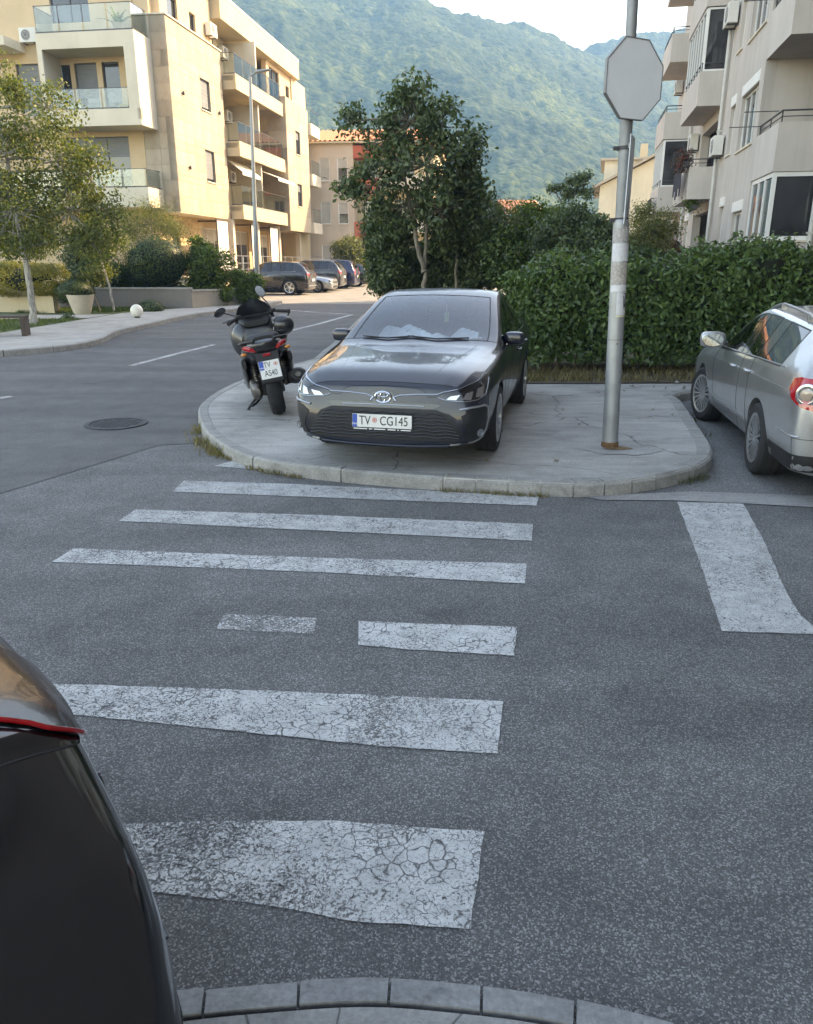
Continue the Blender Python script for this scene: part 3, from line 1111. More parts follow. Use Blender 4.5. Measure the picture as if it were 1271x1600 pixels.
def plate(parent, M, txt, blue=True, crest=True, w=.52, h=.112, txt2=None):
    """number plate lying in local xz, facing -y, placed by matrix M"""
    def put(o):
        o.matrix_local = M
        return o
    b = MB(); b.box(-w / 2, w / 2, -.004, .004, -h / 2, h / 2)
    p = put(b.build('number_plate', M_PLATE, parent, bevel=.002))
    f = MB(); f.box(-w / 2 - .008, w / 2 + .008, .0045, .014, -h / 2 - .022, h / 2 + .008); f.build('plate_holder', M_BLACK, p)
    if blue:
        bl = MB(); hb = h if txt2 is None else h * .5
        bl.box(-w / 2 + .002, -w / 2 + .042, -.0052, -.0042, h / 2 - hb + .002, h / 2 - .002); bl.build('blue_band', M_PLATEBLUE, p)
        for k in range(1):
            me = text_mesh('MNE', .018, .0004); o = link('lettering', me, M_PLATE, p); o.location = (-w / 2 + .022, -.0057, h / 2 - hb * .76); o.rotation_euler = (R(90), 0, 0)
    def word(t, x, z, hh, sx=1.):
        me = text_mesh(t, hh, .0006)
        o = link('lettering', me, M_INK, p); o.location = (x, -.0052, z); o.rotation_euler = (R(90), 0, 0); o.scale = (sx, 1, 1)
    def roundel(x, z, r):
        c = MB(); Mx = Matrix.Translation((x, -.0045, z)) @ Matrix.Rotation(R(90), 4, 'X')
        c.lathe([(r, 0), (r, .0008), (r * .72, .0008), (r * .72, 0)], 20, 0, Mx, close=True)
        c.obox((x, -.005, z), (r * .8, .001, r * 1.0))
        c.build('crest', M_PLATERED, p)
    return p, word, roundel
# ------------------------------------------------------------------ dark saloon on the island
def mirror_pair(parent, x, y, z, m, s=1., glass=None, back=True):
    """door mirrors: shell, glass and foot; (x, y, z) is the foot on the left door"""
    for sd_ in (1, -1):
        b = MB()
        b.ball((0, 0, 0), 1., 20, 12)
        k_ = lambda q: math.copysign(abs(q) ** .55, q)
        b.v = [(x + .02 + .075 * s * k_(p[0]) * (1.25 if p[0] > 0 else .75), sd_ * (y + .125 * s + .125 * s * k_(p[1])), z + .05 + .08 * s * k_(p[2])) for p in b.v]
        if sd_ < 0:
            b.f = [f[::-1] for f in b.f]
        o = b.build('door_mirror', m, parent, True)
        f = MB(); f.bar((x + .01, sd_ * (y - .03), z), (x + .015, sd_ * (y + .07), z + .02), .06, .035); f.build('mirror_foot', M_BLACK, o)
        g = MB()
        prof = [(math.cos(t) * .100 * s, math.sin(t) * .064 * s) for t in [2 * math.pi * i / 20 for i in range(20)]]
        vs = [(x - .041 * s, sd_ * (y + .13 * s) + p[0], z + .05 + p[1]) for p in prof] + [(x - .034 * s, sd_ * (y + .13 * s) + p[0] * 1.04, z + .05 + p[1] * 1.04) for p in prof]
        g.add(vs, [tuple(range(20)) if sd_ > 0 else tuple(range(20))[::-1], tuple(range(20, 40))] + [(i, (i + 1) % 20, (i + 1) % 20 + 20, i + 20) for i in range(20)])
        g.build('mirror_glass', glass or M_MIRROR, o)
def door_handles(parent_doors, bvh, spots, m):
    for par, view, x, z in spots:
        P = [on(bvh, view, x + dx, z, off) for dx, off in ((-.10, .004), (-.07, .03), (.07, .03), (.10, .004))]
        h = MB(); h.tube(P, [.010, .013, .013, .010], 8); h.build('handle', m, par, True)

M_TRIM = mat('bright_trim', (.52, .53, .55), .2, metal=1., var=.05)
def sedan():
    P = car_paint('dark_grey_paint', (.007, .0095, .019), metal=.1, rough=.3, coat=.7, film=.02)
    fr = Vector((.02, 7.38, 0)); yaw = R(-13.5)
    hd = Vector((math.sin(yaw), -math.cos(yaw), 0))
    c = fr - hd * 1.35
    t = thing('saloon_car', 'dark grey saloon car parked on the concrete island facing the camera', 'car', (c.x, c.y, KT), math.atan2(hd.y, hd.x))
    st = [
        (2.31, .23, .53, .61, .44, .60, .55, .55, .64, .48, .69, .40, .705, .715, -.05),
        (2.27, .21, .69, .76, .44, .74, .57, .69, .67, .60, .722, .49, .738, .75, -.05),
        (2.17, .20, .78, .835, .45, .82, .61, .77, .71, .66, .765, .55, .785, .80, -.04),
        (2.02, .19, .82, .87, .47, .855, .66, .81, .76, .69, .815, .58, .835, .85),
        (1.76, .19, .83, .885, .50, .875, .70, .825, .80, .70, .85, .59, .868, .88),
        (1.45, .18, .83, .89, .52, .885, .74, .835, .84, .71, .88, .60, .898, .91),
        (1.16, .18, .83, .885, .53, .885, .77, .84, .868, .74, .908, .63, .925, .937),
        (.95, .18, .83, .885, .54, .885, .79, .85, .885, .815, .925, .76, .938, .955),
        (.42, .18, .83, .885, .54, .885, .81, .855, .91, .745, 1.165, .69, 1.19, 1.215),
        (-.06, .18, .83, .885, .54, .885, .82, .855, .928, .665, 1.345, .61, 1.375, 1.40),
        (-.30, .18, .83, .885, .54, .885, .82, .85, .934, .645, 1.385, .585, 1.412, 1.435),
        (-.40, .18, .83, .885, .54, .885, .825, .85, .936, .64, 1.39, .58, 1.417, 1.44),
        (-1.05, .18, .83, .885, .55, .885, .84, .848, .955, .62, 1.36, .56, 1.388, 1.412),
        (-1.32, .18, .83, .885, .56, .885, .85, .84, .965, .59, 1.30, .53, 1.325, 1.352),
        (-1.62, .19, .83, .885, .56, .88, .86, .83, .975, .62, 1.18, .565, 1.20, 1.225),
        (-1.90, .20, .82, .87, .57, .865, .86, .81, .985, .68, 1.035, .62, 1.055, 1.075),
        (-2.12, .22, .80, .845, .58, .84, .85, .79, .96, .66, .995, .58, 1.005, 1.015),
        (-2.26, .25, .72, .775, .58, .77, .80, .72, .92, .60, .955, .52, .965, .975),
        (-2.32, .30, .58, .64, .58, .63, .74, .58, .85, .48, .90, .42, .91, .92),
    ]
    def tags(i, k, sd_):
        if i < 3 and k <= 4: return 'front_bumper'
        if i >= 16 and k <= 4: return 'rear_bumper'
        if 1 <= i < 7 and k >= 5: return 'bonnet'
        if k >= 7 and 7 <= i < 9: return 'windscreen'
        if k >= 7 and 13 <= i < 15: return 'rear_window'
        if k >= 6 and 15 <= i < 17: return 'boot_lid'
        if k == 5:
            if 7 <= i < 10: return 'side_window#f%d' % sd_
            if i == 10: return 'pillar#%d' % sd_
            if 11 <= i < 13: return 'side_window#r%d' % sd_
        if 2 <= k <= 4:
            if 7 <= i < 11: return 'door#f%d' % sd_
            if 11 <= i < 13: return 'door#r%d' % sd_
        return 'body'
    res, names = car_shell(st, tags, 3, (1.35, -1.35), .317, .352, lid='boot_lid')
    mats = {'body': P, 'windscreen': M_CGLASS, 'rear_window': M_TGLASS, 'side_window': M_TGLASS, 'pillar': M_GLOSSB}
    parts, bvh = split_shell(res, names, mats, t)
    add_wheels(t, wheel_meshes(.317, .215, .215, 10, 'twin'), (1.35, -1.35), .775, .317)
    cabin(t, .50, -.22, -1.05)
    mirror_pair(t, .52, .81, .93, P, .82)
    door_handles(t, bvh, [(parts['door#f1'], 'left', -.20, .80), (parts['door#r1'], 'left', -.92, .83), (parts['door#f-1'], 'right', -.20, .80), (parts['door#r-1'], 'right', -.92, .83)], P)
    # wipers, interior mirror, things behind the screen
    for y0, y1 in ((.50, -.12), (-.05, -.58)):
        w = MB(); q = [on(bvh, 'top', .93 - .10 * abs(i / 6 - .5), y0 + (y1 - y0) * i / 6, .012) for i in range(7)]
        w.tube(q, .008, 6); w.build('wiper', M_BLACK, t)
    w = MB(); w.obox((.02, 0, 1.275), (.03, .22, .06)); w.bar((.03, 0, 1.29), (.06, 0, 1.34), .02, .02); w.build('interior_mirror', M_INT, t, bevel=.01)
    w = MB(); w.bar((.06, .12, 1.28), (.06, .12, 1.19), .003, .003, 0); w.box(.052, .062, .095, .145, 1.09, 1.19, 0)
    w.build('air_freshener', mat('lime_card', (.42, .50, .16), .6), t, bevel=.004)
    # crumpled silver sunshade on the dashboard
    n1, n2 = 36, 9
    vs, fs = [], []
    for i in range(n1 + 1):
        for j in range(n2 + 1):
            y = -.60 + 1.16 * i / n1
            x = .86 - .34 * j / n2
            z = .945 + .05 * math.sin(y * 9 + j * .5) * (j / n2) + .035 * math.sin(y * 23 + 1.3 * j) + .06 * max(0, math.sin(y * 4.2 + 2.2)) * (j / n2) + .045 * j / n2
            vs.append((x, y, z))
    for i in range(n1):
        for j in range(n2):
            a = i * (n2 + 1) + j
            fs.append((a, a + 1, a + n2 + 2, a + n2 + 1))
    w = MB(); w.add(vs, fs); w.build('sunshade', mat('silver_foil', (.82, .84, .86), .38, metal=.55, var=.1, vscale=20), t, True)
    w = MB(); w.box(.62, .74, .50, .60, .985, .99); w.build('paper_ticket', mat('paper', (.8, .8, .78), .7), t)
    # --- front end
    def both(name, poly, m, off=.006, thick=.012, parent=t, step=.04, label=None):
        r = []
        for s_ in (1, -1):
            pl = [(s_ * y, z) for y, z in poly]
            r.append(patch(name, bvh, 'front', pl, m, parent, off, thick, step))
        return r
    # headlamps: dark housing, reflectors, chrome brow (seen on the rounded corners, so laid out in an oblique view)
    lamp = [(1.00, .640), (.94, .612), (.80, .602), (.68, .612), (.56, .650), (.43, .765), (.46, .790), (.62, .745), (.80, .703), (.94, .674)]
    for s_, vw in ((1, 'fl'), (-1, 'fr')):
        h = patch('headlight', bvh, vw, [(s_ * a, z) for a, z in lamp], M_GLOSSB, t, .004, .02, .03)
        for a0, a1, z0, z1 in ((.86, .93, .622, .664), (.74, .81, .620, .686), (.61, .69, .636, .716)):
            patch('reflector', bvh, vw, [(s_ * a1, z0 + .004), (s_ * a0, z0), (s_ * (a0 - .035), z1), (s_ * (a1 - .035), z1 - .012)], M_LAMPWHITE, h, .009, .006, .03)
        strip('daytime_light', bvh, vw, [(s_ * .985, .638), (s_ * .93, .618), (s_ * .80, .609), (s_ * .68, .619), (s_ * .57, .656), (s_ * .45, .762)], .008, M_LAMPWHITE, h, .010, 5)
        strip('lamp_brow', bvh, vw, [(s_ * .99, .664), (s_ * .94, .684), (s_ * .80, .714), (s_ * .62, .757), (s_ * .46, .802)], .009, M_TRIM, t, .006, 5)
        strip('grille_wing', bvh, 'front', [(s_ * .085, .628), (s_ * .15, .648), (s_ * .30, .660), (s_ * .47, .664)], .012, M_TRIM, t, .007, 5)
        strip('grille_wing_tip', bvh, 'front', [(s_ * .085, .628), (s_ * .11, .600)], .014, M_CHROME, t, .008, 3)
    # emblem recess and oval emblem
    patch('badge_panel', bvh, 'front', [(.11, .63), (.075, .675), (-.075, .675), (-.11, .63), (-.085, .578), (.085, .578)], M_GLOSSB, t, .006, .012, .03)
    e = MB()
    cx = on(bvh, 'front', 0, .628, .016)
    def ell(ry, rz, oy=0, oz=0, r=.006):
        e.tube([(cx.x, oy + ry * math.cos(a), cx.z + oz + rz * math.sin(a)) for a in [2 * math.pi * i / 28 for i in range(29)]], r, 6)
    ell(.068, .047, r=.008); ell(.022, .044, r=.006); ell(.046, .018, 0, .020, .006)
    e.build('emblem', M_CHROME, t, True)
    # slot under the bonnet edge, grille, side intakes, lip
    patch('upper_slot', bvh, 'front', [(-.44, .545), (-.50, .575), (-.46, .585), (.46, .585), (.50, .575), (.44, .545)], M_GLOSSB, t, .004, .01, .06)
    strip('grille_moulding', bvh, 'front', [(-.36, .563), (0, .566), (.36, .563)], .012, M_SATIN, t, .010, 6)
    gp = [(-.46, .538), (.46, .538), (.56, .50), (.69, .335), (.62, .275), (-.62, .275), (-.69, .335), (-.56, .50)]
    g = patch('grille', bvh, 'front', gp, M_BLACK, t, .004, .02, .06)
    for k in range(8):
        z = .306 + k * .028
        hw = .655 - max(0, z - .335) * .80
        n = 14
        pts = []
        for i in range(n + 1):
            y = -hw + 2 * hw * i / n
            pts.append((y, z + (.008 if i % 2 else -.004)))
        strip('grille_bar', bvh, 'front', pts, .012, M_GLOSSB, g, .012, 2)
    for s_ in (1, -1):
        vw = 'fl' if s_ > 0 else 'fr'
        sp = [(.83, .49), (.76, .53), (.62, .55), (.555, .525), (.55, .33), (.60, .275), (.80, .285), (.78, .37)]
        k_ = patch('side_intake', bvh, vw, [(s_ * y, z) for y, z in sp], M_BLACK, t, .005, .02, .04)
        strip('intake_trim', bvh, vw, [(s_ * .84, .545), (s_ * .74, .562), (s_ * .60, .568), (s_ * .535, .54), (s_ * .53, .34), (s_ * .57, .285), (s_ * .70, .255), (s_ * .90, .246)], .020, M_SATIN, t, .008, 5)
        _, dd = VIEWS[vw](0, 0)
        c0 = on(bvh, vw, s_ * .64, .335, .012)
        f = MB(); MX = Matrix.Translation(c0) @ (-dd).to_track_quat('Z', 'Y').to_matrix().to_4x4()
        f.lathe([(.034, -.01), (.034, .012), (.026, .012), (.024, .006), (.001, .004)], 20, 0, MX); f.build('fog_light', M_LAMPWHITE, t, True)
        # bonnet crease
        strip('bonnet_crease', bvh, 'top', [(1.02, s_ * .60), (1.35, s_ * .55), (1.8, s_ * .47), (2.05, s_ * .43)], .004, P, t, .0, 6)
    strip('lip_spoiler', bvh, 'front', [(-.72, .262), (-.58, .235), (-.3, .225), (0, .223), (.3, .225), (.58, .235), (.72, .262)], .022, P, t, .008, 5)
    strip('window_trim', bvh, 'left', [(.60, .925), (.1, .945), (-.5, .957), (-1.15, .975)], .014, M_CHROME, t, .002, 6)
    strip('window_trim', bvh, 'right', [(.60, .925), (.1, .945), (-.5, .957), (-1.15, .975)], .014, M_CHROME, t, .002, 6)
    # number plate
    pc = on(bvh, 'front', 0, .43, .024)
    p, word, rnd = plate(t, Matrix.Translation((pc.x, 0, .43)) @ Matrix.Rotation(R(90), 4, 'Z') @ Matrix.Rotation(R(-3), 4, 'X'), '')
    word('TV', -.150, 0, .078, .78); word('CG145', .105, 0, .078, .78); rnd(-.065, .008, .022)
    b = MB()
    for x0, x1 in ((-.25, -.13), (-.115, -.085), (-.07, .03), (.05, .12), (.135, .15), (.165, .25)):
        b.box(x0, x1, -.001, .004, -.074, -.065)
    b.build('holder_lettering', M_PLATE, p)
    # underbody
    u = MB(); u.box(-2.1, 2.05, -.55, .55, .17, .30); u.build('underbody', M_UNDER, t)
    # rear lamps (seen from a step to the side)
    for s_ in (1, -1):
        patch('tail_light', bvh, 'rear', [(s_ * .40, .80), (s_ * .76, .80), (s_ * .78, .88), (s_ * .42, .88)], M_LAMPRED, t, .005, .012, .06)
    return t
sedan()
# ------------------------------------------------------------------ other cars
def boxcar(name, label, pos, heading, paint, L=4.77, W=1.82, H=1.5, belt=.98, clear=.18, wr=.325, wb=2.71, lev=2, hatch=.28, group=None, rim='fin', nsp=16,
           rails=False, rim_m=None, roof_taper=.0, steer=0., sx=1., glass=None, seats=True, lamps='big', tail_plate=None, quarter=True, nose_drop=0., dark_low=False, tail=0., pinch=0.):
    """estate / off-roader / people carrier; pos is the ground point under the middle of the wheelbase"""
    t = thing(name, label, 'car', pos, heading, group)
    t.scale = (sx, 1, 1)
    fo = (L - wb) * .46
    ro = L - wb - fo
    xf, xr = wb / 2 + fo, -wb / 2 - ro
    w = W / 2
    hb = belt                       # belt line
    hd = hb - nose_drop             # cowl height
    c = clear
    def S(x, ws, wm, wsh, wbq, z5, w6, z6, w7, z7, zc, zb=None, lean=0., zm=.52, zsh=None):
        zm_ = c + (zm - .18) * (hb - c) / .80
        zs = z5 - .12 if zsh is None else zsh
        return (x, c if zb is None else zb, ws * w, wm * w, zm_, wsh * w, zs, wbq * w, z5, w6 * w, z6, w7 * w, z7, zc, lean)
    xc = xf - fo - .62             # cowl
    xh = xc - .80                  # header
    st = [
        S(xf, .62, .70, .69, .62, hd - .28, .54, hd - .23, .44, hd - .215, hd - .205, c + .05, -.03, zsh=hd - .38),
        S(xf - .05, .80, .87, .85, .78, hd - .25, .68, hd - .195, .55, hd - .18, hd - .165, c + .03, -.03, zsh=hd - .36),
        S(xf - .16, .88, .95, .93, .87, hd - .21, .74, hd - .155, .62, hd - .135, hd - .12, zsh=hd - .32),
        S(xf - .34, .91, .98, .965, .90, hd - .17, .77, hd - .11, .65, hd - .09, hd - .075, zsh=hd - .28),
        S(wb / 2, .92, 1., .99, .92, hd - .10, .79, hd - .05, .66, hd - .03, hd - .015, zsh=hd - .2),
        S(xc + .30, .92, 1., .99, .93, hd - .07, .80, hd - .02, .68, 0 + hd, hd + .015, zsh=hd - .18),
        S(xc, .92, 1., .99, .94, hb - .06, .86, hb - .01, .78, hb + .01, hb + .035, zsh=hb - .17),
        S((xc + xh) / 2, .92, 1., .99, .945, hb - .045, .80, (hb + H) / 2 - .05, .74, (hb + H) / 2 - .02, (hb + H) / 2 + .015, zsh=hb - .17),
        S(xh, .92, 1., .99, .95, hb - .03, .74, H - .10, .675, H - .065, H - .035, zsh=hb - .16),
        S(xh - .28, .92, 1., .99, .95, hb - .02, .72, H - .065, .655, H - .035, H - .005, zsh=hb - .16),
        S(xh - .38, .92, 1., .99, .95, hb - .02, .72, H - .06, .65, H - .03, H, zsh=hb - .16),
        S(-wb / 2 + .38, .92, 1., .99, .95, hb, .71, H - .065 - roof_taper * .4, .645, H - .035 - roof_taper * .4, H - .005 - roof_taper * .4, zsh=hb - .15),
        S(-wb / 2 + .28, .92, 1., .99, .95, hb, .71, H - .07 - roof_taper * .5, .645, H - .04 - roof_taper * .5, H - .01 - roof_taper * .5, zsh=hb - .15),
        S(xr + .52 + hatch * .5, .92, .99, .98, .94, hb + .02, .70, H - .10 - roof_taper, .635, H - .065 - roof_taper, H - .035 - roof_taper, zsh=hb - .14),
        S(xr + .14 + hatch + tail, .91, .98, .97, .93, hb + .02, .69, H - .13 - roof_taper, .62, H - .095 - roof_taper, H - .065 - roof_taper, zsh=hb - .14),
        S(xr + .10 + hatch * .45 + tail, .91, .97, .96, .91, hb + .01, .74, (hb + H) / 2 - .02, .68, (hb + H) / 2 + .01, (hb + H) / 2 + .03, zsh=hb - .15),
        S(xr + .10 + tail, .90, .96, .94 - tail * .2, .88 - tail * .3, hb - .02, .78, hb + .01, .71, hb + .03, hb + .05, c + .02, zsh=hb - .17),
        S(xr + .045 + tail * .3, .86, .92, .90 - tail * .2, .83 - tail * .3, hb - .06, .74, hb - .03, .67, hb - .015, hb, c + .05, zsh=hb - .2),
        S(xr, .72, .79, .77, .68, hb - .13, .60, hb - .10, .52, hb - .09, hb - .08, c + .10, zsh=hb - .26),
    ]
    if pinch:
        for j, f in ((14, .7), (15, .85), (16, 1.), (17, 1.), (18, 1.)):
            q = list(st[j])
            q[5] *= 1 - .35 * pinch * f
            q[2] *= 1 + .30 * pinch * f; q[3] *= 1 + .32 * pinch * f
            for k in (7, 9, 11):
                q[k] *= 1 - pinch * f
            st[j] = tuple(q)
    def tags(i, k, s_):
        if i < 3 and k <= 4: return 'front_bumper'
        if i >= 16 and k <= 2: return 'rear_bumper'
        if 1 <= i < 6 and k >= 5: return 'bonnet'
        if k >= 7 and 6 <= i < 8: return 'windscreen'
        if k >= 7 and 14 <= i < 16: return 'rear_window'
        if k >= 5 and i >= 16: return 'tailgate'
        if k == 5:
            if 6 <= i < 9: return 'side_window#f%d' % s_
            if i in (9, 11): return 'pillar#%d%d' % (i, s_)
            if i == 10: return 'side_window#r%d' % s_
            if i == 12 and quarter: return 'side_window#q%d' % s_
        if 2 <= k <= 4:
            if 6 <= i < 10: return 'door#f%d' % s_
            if i == 10: return 'door#r%d' % s_
        return 'body'
    res, names = car_shell(st, tags, lev, (wb / 2, -wb / 2), wr, wr + .035, w - .34)
    g = glass or M_TGLASS
    mats = {'body': paint, 'windscreen': M_CGLASS, 'rear_window': g, 'side_window': g, 'pillar': M_GLOSSB}
    if dark_low:
        mats['rear_bumper'] = M_BLACK
    parts, bvh = split_shell(res, names, mats, t)
    add_wheels(t, wheel_meshes(wr, .21, wr * .66, nsp, rim), (wb / 2, -wb / 2), w - .118, wr, rim_m, steer)
    if seats:
        cabin(t, xc - .38, xh - .1, -wb / 2 + .35, w - .26, c + .12 + (hb - .98))
    mirror_pair(t, xc - .38, w - .03, hb + .01, paint, 1.05)
    zh = hb - .14
    door_handles(t, bvh, [(parts['door#f1'], 'left', xh - .18, zh), (parts['door#r1'], 'left', -wb / 2 + .52, zh + .02), (parts['door#f-1'], 'right', xh - .18, zh), (parts['door#r-1'], 'right', -wb / 2 + .52, zh + .02)], paint)
    # headlights
    for s_ in (1, -1):
        z0 = hd - .36
        h = patch('headlight', bvh, 'front', [(s_ * w * .50, z0), (s_ * w * .74, z0), (s_ * w * .90, z0 + .06), (s_ * w * .88, z0 + .13), (s_ * w * .55, z0 + .11)], M_GLOSSB, t, .005, .012, .05)
        patch('reflector', bvh, 'front', [(s_ * w * .57, z0 + .02), (s_ * w * .74, z0 + .02), (s_ * w * .82, z0 + .07), (s_ * w * .60, z0 + .09)], M_LAMPWHITE, h, .011, .006, .05)
    patch('grille', bvh, 'front', [(-w * .42, hd - .40), (w * .42, hd - .40), (w * .45, hd - .28), (-w * .45, hd - .28)], M_BLACK, t, .005, .012, .08)
    patch('lower_grille', bvh, 'front', [(-w * .55, c + .08), (w * .55, c + .08), (w * .5, c + .2), (-w * .5, c + .2)], M_BLACK, t, .005, .012, .08)
    # window trim
    for v in ('left', 'right'):
        strip('window_trim', bvh, v, [(xc - .10, hb - .03), (xh, hb - .01), (-wb / 2 + .3, hb + .02), (xr + .62, hb + .035)], .012, M_SATIN, t, .003, 6)
    u = MB(); u.box(xr + .2, xf - .25, -w * .62, w * .62, c - .02, c + .12); u.build('underbody', M_UNDER, t)
    if rails:
        for s_ in (1, -1):
            rl = MB()
            pts = []
            for i in range(13):
                x = xh - .15 + (xr + .55 - xh + .15) * i / 12
                q = on(bvh, 'top', x, s_ * w * .66, 0)
                pts.append((q.x, q.y, q.z + .055 * min(1, 4 * min(i, 12 - i) / 12)))
            rl.tube(pts, .014, 8)
            for i in (3, 9):
                q = on(bvh, 'top', pts[i][0], s_ * w * .66, 0)
                rl.bar(q, pts[i], .05, .025)
            rl.build('roof_rail', rails, t, True)
    return t, bvh, parts, dict(w=w, xf=xf, xr=xr, hb=hb, c=c, H=H)

def tail_lamps(t, bvh, d, a0=.62, a1=.98, z0=.70, z1=.93, ring=True, white=True):
    for v in ('rl', 'rr'):
        zc = (z0 + z1) / 2
        lo, hi = a0, a1
        poly = [(lo, zc + .02), (lo + .03, z1 - .02), (lo + .10, z1), (hi, z1 - .005), (hi, z0 + .03), (hi - .10, z0), (hi - .20, z0 + .02), (lo + .06, z0 + .07)]
        if v == 'rr':
            poly = [(-a, z) for a, z in poly]
        o = patch('tail_light', bvh, v, poly, M_LAMPRED, t, .008, .014, .03)
        if ring:
            sg = 1 if v == 'rl' else -1
            ca = sg * (lo + .205)
            _, dd = VIEWS[v](0, 0)
            cp = on(bvh, v, ca, zc, .010)
            q = (-dd).to_track_quat('Z', 'Y').to_matrix().to_4x4()
            m = MB(); m.lathe([(.086, .0), (.086, .006), (.070, .012), (.060, .010), (.058, .004), (.001, .004)], 28, 0, Matrix.Translation(cp) @ q)
            m.build('reversing_light', M_LAMPWHITE, o, True)
            m = MB(); m.lathe([(.045, .004), (.045, .018), (.03, .022), (.001, .024)], 20, 0, Matrix.Translation(cp) @ q)
            m.build('indicator_bulb', mat('smoky_lens', (.35, .26, .20), .15, coat=1.), o, True)

def rear_plate(t, bvh, z, txt):
    pc = on(bvh, 'rear', 0, z, .012)
    p, word, rnd = plate(t, Matrix.Translation((pc.x - .004, 0, z)) @ Matrix.Rotation(R(-90), 4, 'Z'), '')
    return p, word, rnd

# silver estate on the right
ra, fa = G(1168, 738), G(1110, 661)
hdv = Vector((.17, .985, 0)).normalized()
left = Vector((-hdv.y, hdv.x, 0))
SILVER = car_paint('silver_paint', (.40, .405, .41), metal=.75, rough=.34, film=.25)
mid = ra - left * .89 + hdv * 1.355 * .93
t, bvh, parts, d = boxcar('estate_car', 'silver estate car with roof rails parked right of the island', (mid.x, mid.y, 0), math.atan2(hdv.y, hdv.x), SILVER, L=4.77, W=1.80, H=1.455, belt=.985, roof_taper=.04, wr=.325, lev=3, rails=M_SATIN, sx=.93, steer=R(14), nsp=18, hatch=.30)
tail_lamps(t, bvh, d, .60, .985, .75, .985)
patch('side_moulding', bvh, 'left', [(-.85, .40), (.75, .40), (.75, .43), (-.85, .43)], SILVER, t, .010, .012, .1)
patch('bumper_lower', bvh, 'rl', [(.30, .20), (1.9, .20), (1.9, .40), (.30, .40)], M_BLACK, t, .006, .012, .06)
strip('bumper_moulding', bvh, 'rl', [(.50, .545), (.62, .54), (.80, .545)], .014, M_SATIN, t, .006, 6)
strip('shoulder_crease', bvh, 'left', [(1.5, .78), (.5, .83), (-1.2, .865), (-2.1, .87)], .006, SILVER, t, .0, 6)
patch('rear_light_inner', bvh, 'rear', [(.36, .79), (.545, .79), (.545, .97), (.38, .96)], M_LAMPRED, t, .008, .012, .05)
rear_plate(t, bvh, .62, '')
ex = MB(); ex.tube([(-2.30, .52, .22), (-2.50, .52, .21)], .03, 12); ex.build('exhaust_pipe', M_SATIN, t, True)

# far car park: five cars nose-in or nose-out along the block
EX = Vector((math.cos(R(-8.7)), math.sin(R(-8.7)), 0))
EY = Vector((-EX.y, EX.x, 0))
def park(end_u, Y, L, nose_in=True, side=.92):
    """centre of a car whose street end shows at column end_u; Y is the line of its near wheels"""
    e = at(end_u, 450, Y)
    p = e - EX * (L * .5) + EY * side
    return (p.x, p.y, zg(p.y) + .006), math.atan2(-EX.y, -EX.x) if nose_in else math.atan2(EX.y, EX.x)
GR = 'cars parked in front of the cream block'
BLK = car_paint('black_paint', (.012, .012, .014), rough=.2)
DGR = car_paint('charcoal_paint', (.03, .032, .037), metal=.3, rough=.25)
BLU = car_paint('navy_paint', (.012, .017, .06), metal=.2, rough=.25)
SLV2 = car_paint('pale_silver_paint', (.34, .36, .38), metal=.7, rough=.3)
M_PALERIM = mat('polished_alloy', (.62, .60, .56), .25, metal=.7, var=.1)
p, h = park(480, 40.4, 4.66)
t, bvh, parts, d = boxcar('off_roader', 'black off-roader with bright five-spoke wheels parked nearest the street lamp', p, h, BLK, L=4.66, W=1.90, H=1.66, belt=1.12, clear=.22, wr=.37, wb=2.82, hatch=.42, group=GR, rim='five', nsp=5, rim_m=M_PALERIM, seats=False, nose_drop=.04)
tail_lamps(t, bvh, d, .66, 1.02, .92, 1.06, ring=False); rear_plate(t, bvh, .72, '')
patch('bumper_trim', bvh, 'rear', [(-.7, .42), (.7, .42), (.7, .48), (-.7, .48)], M_SATIN, t, .008, .012, .1)
p, h = park(522, 43.2, 4.5, False)
t, bvh, parts, d = boxcar('hatchback_car', 'pale silver low car parked nose-out between two dark off-roaders', p, h, SLV2, L=4.4, W=1.80, H=1.42, belt=.92, clear=.16, wr=.32, wb=2.62, hatch=.45, group=GR, rim='five', nsp=5, seats=False, nose_drop=.05)
tail_lamps(t, bvh, d, .62, .96, .66, .86, ring=False)
p, h = park(531, 45.8, 4.70)
t, bvh, parts, d = boxcar('off_roader', 'charcoal off-roader with silver window trim parked beyond the pale silver car', p, h, DGR, L=4.70, W=1.86, H=1.70, belt=1.12, clear=.22, wr=.36, wb=2.79, hatch=.36, group=GR, rim='five', nsp=5, seats=False, rails=M_SATIN)
tail_lamps(t, bvh, d, .64, .98, .90, 1.10, ring=False); rear_plate(t, bvh, .75, '')
p, h = park(553, 48.6, 4.45)
t, bvh, parts, d = boxcar('people_carrier', 'dark blue people carrier with tall red tail lights parked fourth in the row', p, h, BLU, L=4.45, W=1.80, H=1.72, belt=1.08, clear=.18, wr=.33, wb=2.70, hatch=.22, group=GR, rim='fin', nsp=10, seats=False)
tail_lamps(t, bvh, d, .72, .96, .80, 1.18, ring=False); rear_plate(t, bvh, .70, '')
p, h = park(572, 51.5, 4.2)
t, bvh, parts, d = boxcar('hatchback_car', 'dark grey hatchback at the far end of the parked row', p, h, DGR, L=4.2, W=1.76, H=1.48, belt=.98, clear=.17, wr=.32, wb=2.58, hatch=.3, group=GR, rim='fin', nsp=10, seats=False)
tail_lamps(t, bvh, d, .64, .94, .74, .92, ring=False)

